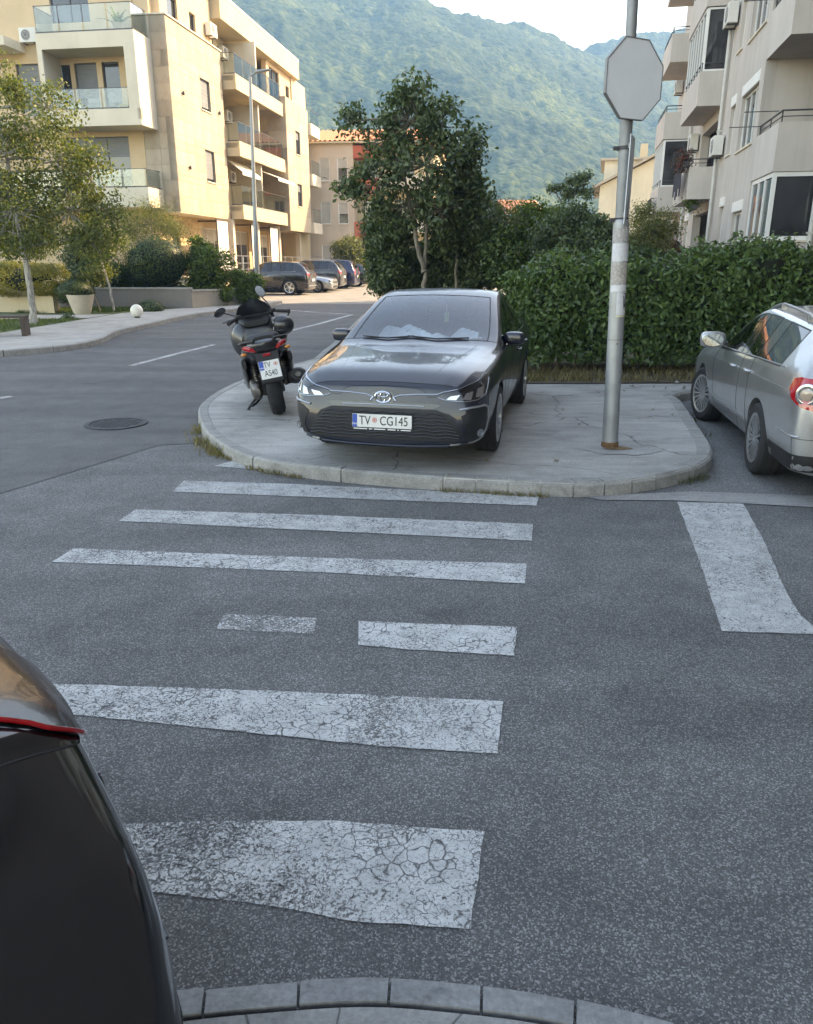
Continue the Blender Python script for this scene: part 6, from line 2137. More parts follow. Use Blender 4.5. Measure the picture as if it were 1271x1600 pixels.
# bushy evergreen masses under it
for k, (u, v, ru, rv, Y, m, lab, leaf) in enumerate([
        (606, 385, 40, 62, 18.6, LM_DARK, 'dense dark green shrub at the road edge left of the forked trunk', (.11, .055)),
        (735, 385, 50, 58, 18.9, LM_DARK, 'dense dark green shrub right of the forked trunk behind the saloon roof', (.11, .055)),
        (665, 415, 50, 36, 19.5, LM_DARK, 'low dark shrub directly behind the forked tree trunk', (.11, .055)),
        (800, 405, 40, 34, 17.0, LM_BOX, 'rounded green shrub behind the left end of the laurel hedge', (.10, .05)),
        (880, 375, 52, 46, 21.0, LM_DARK, 'broad dark shrub rising over the laurel hedge left of the lamp pole', (.11, .05)),
        (940, 385, 36, 36, 19.0, LM_DARK, 'dark green shrub above the laurel hedge just left of the lamp pole', (.11, .05)),
        (1012, 375, 44, 38, 27.0, LM_PALE, 'yellow-green olive-like shrub right of the lamp pole below the house', (.11, .035)),
        (545, 395, 26, 24, 55.0, LM_PALE, 'pale olive shrub beyond the far end of the parked cars', (.22, .08))]):
    c = at(u, v, Y); s_ = (Y * .98) / 1200
    shrub('shrub', lab, c, (ru * s_ * 1.12, ru * s_, rv * s_ * 1.1), m, leaf, 40 + k, zg(Y) + KT)
# second slim trunk
b1 = at(711, 440, 18.2); base = (b1.x, 18.2, bz)
tree('slim_tree', 'slim pale-trunked tree with thin foliage right of the forked tree', base, [(0, 0, 0), (.01, 0, 1.0), (.03, 0, 2.1), (.0, 0, 3.0)], [(.1, 0, 2.6, .5, .5, .5, .9), (-.2, .1, 2.2, .4, .4, .35, .6), (.3, 0, 3.1, .4, .4, .4, .6)], LM_DARK, BK_GREY, (.12, .06), 900, 22, .16, 31, .05)
# grey-green olive
b1 = at(765, 440, 20); base = (b1.x, 20, zg(20) + KT)
tree('olive_tree', 'grey-green olive tree with upright airy twigs beside the dark forked tree', base, [[(0, 0, 0), (0, 0, 1.), (.1, 0, 2.), (.2, 0, 2.9)], [(0, 0, .9), (-.2, 0, 1.8), (-.3, 0, 2.6)]], [(-.1, 0, 2.2, .5, .5, .5, 1.), (.25, 0, 2.7, .4, .4, .5, .9), (-.35, 0, 2.8, .35, .35, .4, .7), (.5, .1, 2.1, .35, .35, .4, .6), (.1, 0, 1.5, .55, .5, .4, .8)], LM_OLIVE, BK_GREY, (.085, .022), 700, 26, .17, 33, .05)
# small light green tree
b1 = at(832, 440, 26); base = (b1.x, 26, zg(26) + KT)
tree('young_tree', 'small green tree in front of the orange-roofed house', base, [(0, 0, 0), (0, 0, 1.6), (-.1, 0, 3.0)], [(-.15, 0, 2.95, .55, .55, .4, 1.1), (.45, 0, 2.7, .5, .5, .4, 1.), (-.4, 0, 2.4, .45, .45, .35, .8)], LM_BRIGHT, BK_GREY, (.13, .06), 800, 22, .18, 35, .06)
# flat dark tree sticking out above
b1 = at(884, 440, 30); base = (b1.x, 30, zg(30) + KT)
tree('spreading_tree', 'thin dark tree with flat leaf tufts above the shrubs left of the lamp pole', base, [[(0, 0, 0), (0, 0, 2.0), (.05, 0, 3.4), (.1, 0, 3.9)], [(.02, 0, 3.0), (-.3, 0, 3.6), (-.55, 0, 3.95)]], [(.15, 0, 4.35, .45, .3, .12, .6), (-.5, 0, 4.1, .3, .25, .10, .4), (.5, 0, 4.0, .3, .3, .12, .4), (-.1, 0, 3.9, .3, .3, .1, .4), (.45, 0, 4.5, .25, .2, .1, .3)], LM_DARK, BK_GREY, (.14, .06), 260, 16, .10, 37, .05)
# dark greenery along the back of the bed
for k, (u, v, Y, lab) in enumerate([(850, 420, 24, 'middle'), (960, 425, 17, 'right')]):
    c = at(u, v, Y); s_ = Y / 1200
    shrub('shrub', 'low leafy shrub filling the bed behind the laurel hedge, ' + ('left of the lamp pole' if k == 0 else 'behind the lamp pole'), c, (74 * s_, 50 * s_, 34 * s_), LM_BOX, (.10, .05), 60 + k, zg(Y) + KT, 14, 520)

# ---- garden on the left
GZ = lambda y: zg(y) + .115
b1 = G(55, 512); base = (b1.x, b1.y, GZ(b1.y))
cl = []
for u, v, r, sh in [(20, 180, 44, .9), (75, 170, 40, .6), (10, 250, 52, 1.2), (80, 250, 52, 1.2), (135, 270, 42, .9), (30, 330, 56, 1.3), (105, 330, 58, 1.4), (160, 330, 32, .6), (-30, 300, 60, 1.2), (0, 110, 30, .4), (140, 372, 30, .5), (-20, 360, 40, .7)]:
    x, y, z = rel(u, v, base[1], base)
    cl.append((x, random.uniform(-.5, .5), z, r / 56., r / 60., r / 56., sh))
tree('birch_tree', 'sunlit birch with a white trunk at the left edge before the cream block', base, [(0, 0, 0), (.03, 0, 1.2), (-.05, 0, 2.6), (-.1, 0, 4.2), (-.15, 0, 5.6)], cl, LM_BIRCH, BK_BIRCH, (.095, .06), 640, 24, .17, 51, .10, droop=.18)
b1 = G(180, 493); base = (b1.x, b1.y, GZ(b1.y))
t = tree('staked_tree', 'slender young tree tied to a stake beside the grey planter wall', base, [(0, 0, 0), (-.1, 0, .9), (-.25, 0, 1.8), (-.28, 0, 2.6)], [(-.3, 0, 2.6, .45, .4, .45, .8), (.1, 0, 2.2, .4, .4, .3, .6), (-.6, 0, 2.1, .35, .35, .35, .5), (-.5, .1, 1.3, .3, .3, .35, .5)], LM_BIRCH, BK_BIRCH, (.09, .05), 700, 20, .17, 53, .045)
m = MB(); m.tube([(-.45, 0, 0), (-.75, -.1, 1.05)], .03, 8); m.build('stake', mat('peeled_stake', (.38, .29, .19), .8), t, True)
b1 = G(225, 480); base = (b1.x, 31.5, GZ(31.5))
p = at(235, 345, 31.5); base = (p.x, 31.5, GZ(31.5))
tree('feathery_tree', 'feathery yellow-green small tree in front of the stone-clad corner', base, [(0, 0, 0), (.05, 0, 1.2), (0, 0, 2.2)], [(0, 0, 3.0, .95, .8, .55, 1.4), (-.8, 0, 2.7, .6, .6, .45, .8), (.8, 0, 2.7, .6, .6, .4, .8), (.2, 0, 3.5, .6, .6, .3, .6)], LM_PALE, BK_GREY, (.10, .02), 900, 26, .22, 55, .06)
c = at(246, 411, 30.0); s_ = 30 / 1200
bush('clipped_ball_shrub', 'large clipped round evergreen above the grey planter wall', c, (50 * s_, 50 * s_, 39 * s_), LM_BOX, 9000, (.075, .04), 71, .84, True, .03, keep=GZ(30))
c = at(322, 425, 30.2)
shrub('shrub', 'bright leafy shrub in sun right of the clipped round evergreen', c, (38 * s_, 30 * s_, 46 * s_), LM_BRIGHT, (.13, .065), 72, GZ(30))
c = at(382, 445, 31.0)
shrub('shrub', 'small dark shrub at the foot of the street lamp', c, (26 * s_, 20 * s_, 24 * s_), LM_BRIGHT, (.11, .055), 73, GZ(31), 8, 300)
c = at(117, 457, 26.2); s2 = 26 / 1200
bush('clipped_ball_shrub', 'small clipped round shrub in a pale pot left of the staked tree', c, (30 * s2, 30 * s2, 19 * s2), LM_BOX, 4200, (.06, .032), 74, .84, True, .03, keep=GZ(26))
c = at(235, 482, 27.0)
bush('low_shrub', 'low dark cushion shrub beside the white globe lamp', c, (22 * s2, 18 * s2, 13 * s2), LM_DARK, 2000, (.06, .03), 75, .8, False, .08, keep=GZ(27))
c = at(135, 405, 29.5)
shrub('shrub', 'dark evergreen bush behind the birch and the staked tree', c, (46 * s_, 36 * s_, 46 * s_), LM_DARK, (.10, .05), 76, GZ(29))
c = at(200, 440, 30.5)
shrub('shrub', 'leafy green shrub left of the large clipped round evergreen', c, (40 * s_, 26 * s_, 32 * s_), LM_BRIGHT, (.12, .06), 77, GZ(30))
c = at(40, 437, 26.5)
bush('golden_hedge', 'golden-green clipped hedge draped over the pale wall behind the birch', c, (56 * s2, 30 * s2, 24 * s2), LM_GOLD, 13000, (.07, .035), 78, .70, False, .08, .6, keep=GZ(26.5), cat='hedge')
c = at(30, 345, 33)
shrub('shrub', 'tall loose green shrub against the cream block at the left edge', c, (60 * s_, 40 * s_, 60 * s_), LM_BIRCH, (.12, .06), 79, GZ(33))
for k, (u, v, Y) in enumerate([(275, 455, 30.3), (340, 460, 30.4)]):
    c = at(u, v, Y)
    bush('low_shrub', ('low green shrub between the clipped evergreen and the bright leafy shrub', 'low green shrub at the right end of the grey planter')[k], c, (26 * s_, 18 * s_, 14 * s_), LM_BRIGHT, 1800, (.10, .05), 80 + k, .75, False, .15, keep=GZ(30))
# turf
def grass_patch(name, label, poly, n, m, h, parent_z, seed, cat='grass'):
    rng = np.random.default_rng(seed)
    xs = [p[0] for p in poly]; ys = [p[1] for p in poly]
    P = []
    def inside(x, y):
        c = False
        j = len(poly) - 1
        for i in range(len(poly)):
            if (poly[i][1] > y) != (poly[j][1] > y) and x < (poly[j][0] - poly[i][0]) * (y - poly[i][1]) / (poly[j][1] - poly[i][1]) + poly[i][0]:
                c = not c
            j = i
        return c
    while len(P) < n:
        x, y = rng.uniform(min(xs), max(xs)), rng.uniform(min(ys), max(ys))
        if inside(x, y) and math.sin(x * 3.1) + math.sin(y * 2.7 + x) + rng.normal(0, .8) > -1.2:
            P.append((x, y, parent_z(y)))
    P = np.array(P); k = len(P)
    hh = h * rng.uniform(.4, 1.3, (k, 1)); a = rng.uniform(0, 6.28, k); w = .35 * hh * .2 + .004
    d = np.stack([np.cos(a), np.sin(a), np.zeros(k)], 1); ln = rng.normal(0, .45, (k, 3)) * hh; ln[:, 2] = hh[:, 0]
    V = np.stack([P - d * w, P + d * w, P + ln * .6 + d * w * .6, P + ln], 1).reshape(-1, 3)
    o = link(name, np_mesh(name, V, np.arange(4 * k).reshape(k, 4)), m)
    return tag(o, label, cat, None, 'stuff')
grass_patch('lawn_grass', 'short mown grass in the garden left of the road', [(-9.9, 26.4), (-7.4, 30.2), (-8.6, 31), (-12, 29), (-13, 26.2)], 9000, LM_GRASS, .09, lambda y: GZ(y), 91)
grass_patch('lawn_grass', 'thin grass round the birch trunk and bench', [(-10.05, 19.2), (-9.65, 23.4), (-14, 23.2), (-15, 18)], 6000, LM_GRASS, .08, lambda y: GZ(y), 92)
grass_patch('dry_grass', 'dry straw-coloured grass strip under the laurel hedge', [(1.6, 11.45), (6.4, 11.5), (6.4, 12.8), (1.5, 12.6)], 3200, LM_DRY, .10, lambda y: KT + .01 + zg(y), 93)
grass_patch('dry_grass', 'dry grass verge between the side road and the saloon', [(-1.25, 12.4), (-.3, 11.7), (1.6, 11.5), (1.5, 13.), (-.8, 17), (-1.2, 16)], 7000, LM_DRY, .12, lambda y: KT + .01 + zg(y), 94)
def weeds(name, label, px, n, h, seed, m=LM_GRASS, spread=.06):
    rng = np.random.default_rng(seed)
    path = resample(smooth_path([G(*p) for p in px], n=6), .02)
    P = []
    for _ in range(n):
        q = path[rng.integers(len(path))]
        if math.sin(q.x * 9) + math.sin(q.y * 13 + q.x * 4) + rng.normal(0, .5) > -.6:
            P.append((q.x + rng.normal(0, spread), q.y - abs(rng.normal(0, spread)) * .6, .004))
    P = np.array(P); k = len(P)
    hh = h * rng.uniform(.25, 1.2, (k, 1)); a = rng.uniform(0, 6.28, k); w = .05 * hh + .002
    d = np.stack([np.cos(a), np.sin(a), np.zeros(k)], 1); ln = rng.normal(0, .5, (k, 3)) * hh; ln[:, 2] = hh[:, 0]
    V = np.stack([P - d * w, P + d * w, P + ln * .6 + d * w * .6, P + ln], 1).reshape(-1, 3)
    o = link(name, np_mesh(name, V, np.arange(4 * k).reshape(k, 4)), m)
    return tag(o, label, 'weeds', None, 'stuff')
weeds('kerb_weeds', 'tuft of dry weeds at the left nose of the concrete island', [(318, 672), (314, 684), (322, 697), (345, 712)], 650, .10, 101, LM_DRY)
weeds('kerb_weeds', 'low weeds along the left front kerb of the island', [(340, 708), (380, 728), (425, 739), (470, 748)], 600, .05, 102, LM_DRY, .035)
weeds('kerb_weeds', 'thin weeds under the front kerb by the first zebra stripe', [(690, 768), (760, 772), (850, 777)], 450, .04, 103, LM_DRY, .03)
weeds('kerb_weeds', 'weeds in the kerb angle right of the island nose', [(1062, 757), (1085, 752), (1106, 743)], 260, .05, 104, LM_OLIVE, .04)
weeds('kerb_weeds', 'weeds where the kerb meets the silver car bay', [(1072, 650), (1085, 668), (1094, 690)], 300, .06, 105, LM_OLIVE, .05)
# ------------------------------------------------------------------ scooter, lamp poles, garden things
def loft(mb, secs, n=18, m=0, cap=True):
    """superellipse sections along x: (x, zc, half width, half height[, power])"""
    vs, fs = [], []
    for s_ in secs:
        x, zc, hw, hh = s_[:4]; pw = s_[4] if len(s_) > 4 else .75
        for j in range(n):
            a = 2 * math.pi * j / n
            c, d = math.cos(a), math.sin(a)
            vs.append((x, hw * math.copysign(abs(c) ** pw, c), zc + hh * math.copysign(abs(d) ** pw, d)))
    k = len(secs)
    for i in range(k - 1):
        for j in range(n):
            fs.append((i * n + j, i * n + (j + 1) % n, (i + 1) * n + (j + 1) % n, (i + 1) * n + j))
    if cap:
        fs.append(tuple(range(n))[::-1]); fs.append(tuple(range((k - 1) * n, k * n)))
    mb.add(vs, fs, m)
def scooter():
    M_SB = car_paint('scooter_black', (.013, .013, .015), rough=.3, coat=.5, film=.3)
    p = G(437, 646, KT)
    t = thing('motor_scooter', 'black maxi scooter leaning on its side stand left of the saloon', 'scooter', (p.x, p.y, KT), R(90 + 13))
    t.rotation_euler = (R(-10), 0, R(90 + 13))
    t.scale = (.97, 1.2, .98)
    Mx = Matrix.Rotation(R(-90), 4, 'X')
    def tyre(x, r, w):
        m = MB(); rr = r * .62
        m.lathe([(rr, -w * .4), (r - .05, -w * .5), (r - .02, -w * .42), (r - .004, -w * .22), (r, 0), (r - .004, w * .22), (r - .02, w * .42), (r - .05, w * .5), (rr, w * .4)], 44, 0, Matrix.Translation((x, 0, r)) @ Mx, close=True)
        o = m.build('tyre', M_RUBBER, t, True)
        for s_ in (-1, 1):
            g = MB()
            for i in range(22):
                a = 2 * math.pi * i / 22
                q0 = Vector((x + math.cos(a) * (r - .001), s_ * .012, r + math.sin(a) * (r - .001))); q1 = Vector((x + math.cos(a + .12) * (r - .012), s_ * w * .40, r + math.sin(a + .12) * (r - .012)))
                g.bar(q0, q1, .012, .006, 0, (math.cos(a), 0, math.sin(a)))
            g.build('tread_blocks', M_RUBBER, o)['kind'] = 'stuff'
        h = MB(); h.lathe([(rr + .005, -w * .42), (rr + .005, w * .42), (rr - .02, w * .38), (rr - .02, -w * .38)], 36, 0, Matrix.Translation((x, 0, r)) @ Mx, close=True)
        for i in range(5):
            a = 2 * math.pi * i / 5
            h.bar((x, 0, r), (x + math.cos(a) * rr, 0, r + math.sin(a) * rr), .05, .03, 0, (0, 1, 0))
        h.lathe([(.05, -w * .5), (.05, w * .5)], 16, 0, Matrix.Translation((x, 0, r)) @ Mx)
        h.build('wheel_rim', M_DARKALLOY, t, True)
    tyre(0, .285, .145); tyre(1.50, .30, .12)
    b = MB(); loft(b, [(-.40, .875, .05, .03), (-.36, .86, .13, .07), (-.22, .82, .185, .11), (0, .76, .215, .14), (.3, .70, .235, .17), (.62, .60, .235, .20), (.80, .52, .22, .20), (.86, .48, .19, .17)])
    b.build('tail_body', M_SB, t, True)
    b = MB(); loft(b, [(-.30, .93, .10, .035), (-.24, .945, .145, .05), (-.02, .925, .165, .055), (.22, .875, .175, .055), (.34, .835, .165, .06), (.62, .80, .15, .06), (.70, .80, .10, .05)])
    b.build('seat', mat('seat_vinyl', (.02, .02, .021), .65, var=.2, vscale=20, bump=.2, bscale=150), t, True)
    for s_ in (-1, 1):
        g = MB(); g.tube([(.10, s_ * .17, .87), (-.12, s_ * .225, .90), (-.30, s_ * .19, .925), (-.38, s_ * .09, .93)], .016, 8); g.build('grab_handle', M_BLACK, t, True)
        l = MB(); loft(l, [(0, 0, .03, .02), (.03, 0, .085, .034), (.06, 0, .095, .036), (.10, 0, .07, .02)])
        l.v = [(-.375 + q[0] + abs(q[1]) * .35, s_ * .115 + q[1], .835 + q[2] + s_ * q[1] * .35) for q in l.v]
        l.build('tail_light', M_LAMPRED, t, True)
        i_ = MB(); i_.ball((-.33, s_ * .205, .80), (.02, .03, .02), 12, 8); i_.build('indicator', M_LAMPAMB, t, True)
        sh = MB()
        sh.tube([(.02, s_ * .135, .32), (.12, s_ * .15, .70)], .018, 8)
        for i in range(9):
            z = .40 + i * .03
            sh.lathe([(.030, -.006), (.036, 0), (.030, .006)], 12, 0, Matrix.Translation((.02 + (z - .32) * .26, s_ * (.135 + (z - .32) * .04), z)))
        sh.build('shock_absorber', M_DARKALLOY, t, True)
        sp = MB(); loft(sp, [(-.05, .66, .02, .06), (.2, .58, .03, .12), (.6, .42, .035, .15), (.95, .33, .03, .10), (1.2, .36, .02, .06)], 12)
        sp.v = [(q[0], q[1] + s_ * .225, q[2]) for q in sp.v]; sp.build('side_panel', M_SB, t, True)
    r = MB(); r.box(-.372, -.360, -.035, .035, .745, .775); r.build('reflector', M_LAMPRED, t, bevel=.003)
    # tail underside, mudguard with plate
    f = MB(); f.add([(-.34, -.11, .80), (-.34, .11, .80), (-.46, .095, .46), (-.46, -.095, .46), (-.28, -.11, .80), (-.28, .11, .80), (-.43, .095, .44), (-.43, -.095, .44)], [(0, 3, 2, 1), (4, 5, 6, 7), (0, 1, 5, 4), (3, 7, 6, 2), (0, 4, 7, 3), (1, 2, 6, 5)])
    f.build('mudguard', M_BLACK, t)
    pm = Matrix.Translation((-.437, 0, .60)) @ Matrix.Rotation(R(-90), 4, 'Z') @ Matrix.Rotation(R(-19), 4, 'X')
    pl, word, rnd = plate(t, pm, '', w=.19, h=.205, txt2='x')
    word('TV', -.02, .052, .062, .62); word('AS40', 0, -.045, .068, .60); rnd(.060, .055, .020)
    # engine, transmission case, exhaust
    e = MB(); loft(e, [(-.16, .33, .03, .05), (-.12, .33, .05, .10), (.1, .32, .055, .12), (.45, .33, .055, .12), (.62, .34, .05, .10), (.66, .34, .03, .06)], 16)
    e.v = [(q[0], q[1] + .165, q[2]) for q in e.v]; e.build('transmission_case', M_DARKALLOY, t, True)
    e = MB(); e.box(.25, .95, -.12, .12, .20, .48); e.build('engine', M_DARKALLOY, t, bevel=.03)
    x_ = MB(); x_.tube([(.55, -.12, .28), (.35, -.20, .30), (.25, -.225, .34), (.10, -.235, .38)], [.025, .03, .04, .07], 14)
    x_.tube([(.12, -.235, .37), (.0, -.24, .40), (-.30, -.245, .46), (-.36, -.245, .472)], [.075, .088, .085, .065], 18)
    x_.tube([(-.34, -.245, .468), (-.40, -.245, .48)], [.028, .028], 12, 1)
    x_.build('exhaust', [M_BLACK, M_DARKALLOY], t, True)
    s_ = MB(); s_.tube([(.42, .16, .20), (.36, .27, .09), (.33, .345, -.02)], [.016, .014, .014], 8); s_.box(.28, .38, .31, .37, -.045, -.02); s_.build('side_stand', M_BLACK, t, True)
    s_ = MB(); s_.tube([(.30, .14, .18), (.05, .20, .17), (-.02, .24, .16)], .014, 8); s_.build('centre_stand', M_BLACK, t, True)
    # floor, front shield, windscreen
    f = MB(); loft(f, [(.72, .34, .25, .10), (1.0, .30, .27, .09), (1.2, .36, .25, .12), (1.32, .55, .22, .18)], 16); f.build('footboard', M_SB, t, True)
    f = MB(); loft(f, [(1.02, .72, .20, .24), (1.12, .80, .27, .28), (1.24, .82, .30, .27), (1.38, .80, .26, .20), (1.55, .78, .16, .10), (1.64, .77, .06, .04)], 20); f.build('front_shield', M_SB, t, True)
    f = MB(); loft(f, [(.98, 1.02, .13, .035), (1.06, 1.05, .17, .055), (1.20, 1.07, .18, .05), (1.26, 1.07, .13, .03)], 16); f.build('instrument_cowl', M_BLACK, t, True)
    sc_ = MB(); sc_.add([(1.04, -.10, 1.10), (1.04, .10, 1.10), (1.00, .085, 1.13), (1.00, -.085, 1.13)], [(0, 1, 2, 3)]); sc_.build('instrument_screen', mat('lcd_screen', (.10, .13, .15), .1, coat=1.), t)
    n = 10; vs = []; fs = []
    for k, (zz, xx, hw) in enumerate(((1.02, 1.36, .22), (1.14, 1.26, .20), (1.26, 1.17, .15), (1.31, 1.13, .09))):
        for j in range(n + 1):
            a = -1 + 2 * j / n
            vs.append((xx - .10 * a * a, hw * a, zz - .02 * a * a))
    for k in range(3):
        for j in range(n):
            q = k * (n + 1) + j
            fs.append((q, q + 1, q + n + 2, q + n + 1))
    w = MB(); w.add(vs, fs); o = w.build('windscreen', glass_mat('smoked_screen', (.10, .10, .10), 1.0, .04), t, True)
    fk = MB()
    for s2 in (-1, 1): fk.tube([(1.50, s2 * .085, .30), (1.34, s2 * .085, .66)], .022, 10)
    fk.build('front_fork', M_DARKALLOY, t, True)
    fm = MB(); loft(fm, [(1.25, .56, .05, .03), (1.35, .63, .075, .03), (1.52, .65, .08, .025), (1.70, .58, .07, .03), (1.78, .50, .04, .03)], 12); fm.build('front_mudguard', M_SB, t, True)
    # handlebar turned to the left, grips, levers, mirrors
    hb = bpy.data.objects.new('handlebar', None); hb.empty_display_size = .1; col.objects.link(hb); hb.parent = t; hb.location = (1.06, 0, 1.06); hb.rotation_euler = (0, 0, R(16)); hb.scale = (1, .84, 1)
    g = MB(); g.tube([(-.14, .36, .03), (-.06, .25, .06), (.0, .10, .05), (.0, -.10, .05), (-.06, -.25, .06), (-.14, -.36, .03)], .014, 10); g.build('bar', M_BLACK, hb, True)
    for s2 in (-1, 1):
        q = MB(); q.tube([(-.075, s2 * .27, .055), (-.15, s2 * .385, .028)], .021, 12); q.tube([(-.15, s2 * .385, .028), (-.165, s2 * .405, .022)], .026, 12); q.build('grip', M_RUBBER, hb, True)
        q = MB(); q.tube([(-.02, s2 * .24, .06), (.0, s2 * .34, .05), (-.05, s2 * .43, .04)], .008, 8); q.build('lever', M_DARKALLOY, hb, True)
        q = MB(); q.obox((-.05, s2 * .225, .07), (.07, .07, .05)); q.build('switchgear', M_BLACK, hb, bevel=.012)
    def mir(s2, stem, c, rot):
        q = MB(); q.tube(stem, .008, 8); o = q.build('mirror', M_BLACK, hb, True)
        Mm = Matrix.Translation(c) @ rot.to_4x4()
        q = MB(); q.ball((0, 0, 0), 1, 18, 8)
        q.v = [tuple(Mm @ Vector((v[0] * .022 if v[0] > 0 else v[0] * .006, v[1] * .085, v[2] * .055))) for v in q.v]; q.build('mirror_shell', M_BLACK, o, True)
        q = MB(); q.lathe([(1, 0), (1, .05), (.001, .05)], 24)
        q.v = [tuple(Mm @ Vector((-.005 - v[2] * .06, v[1] * .076, v[0] * .048))) for v in q.v]; q.build('mirror_glass', M_CHROME, o)
    mir(1, [(-.03, .23, .08), (.02, .30, .12), (.02, .36, .15)], (.0, .42, .17), Matrix.Rotation(R(-20), 3, 'X') @ Matrix.Rotation(R(-24), 3, 'Y'))
    mir(-1, [(-.03, -.23, .08), (.0, -.20, .18), (.0, -.14, .27)], (-.01, -.14, .33), Matrix.Rotation(R(62), 3, 'X') @ Matrix.Rotation(R(-12), 3, 'Y'))
    # helmet hung on the right grip
    h = thing('motorcycle_helmet', 'black open helmet with pale lining hung on the scooter handlebar', 'helmet', (0, 0, 0))
    c = t.matrix_basis @ Vector((.90, -.27, .94)); h.location = c
    q = MB(); q.ball((0, 0, 0), (.135, .12, .125), 24, 16)
    q.v = [v for v in q.v]; q.build('shell', M_SB, h, True)
    vz = MB()
    def arc(a0, a1, z0, z1, r, m_, name):
        v, f2 = [], []; k = 10
        for i in range(k + 1):
            a = a0 + (a1 - a0) * i / k
            for z in (z0, z1):
                s3 = math.sqrt(max(.05, 1 - (z / .135) ** 2))
                v.append((math.cos(a) * .1395 * r * s3, math.sin(a) * .125 * r * s3, z))
        for i in range(k):
            f2.append((i * 2, i * 2 + 2, i * 2 + 3, i * 2 + 1))
        mm = MB(); mm.add(v, f2); mm.build(name, m_, h, True)
    arc(R(-130), R(-50), -.07, .06, 1.02, mat('visor_dark', (.03, .035, .04), .1, coat=1.), 'visor')
    pale = mat('pale_lining', (.52, .53, .55), .6)
    arc(R(-185), R(-150), -.06, .05, 1.03, pale, 'lining_patch'); arc(R(-260), R(-225), -.02, .08, 1.03, pale, 'lining_patch')
    st_ = MB(); st_.tube([(.02, .10, .08), (.06, .14, .14), (.04, .16, .10)], .006, 6); st_.build('chin_strap', M_BLACK, h)
    # drip stain under the stand: small dark tray of rubber
    return t
scooter()

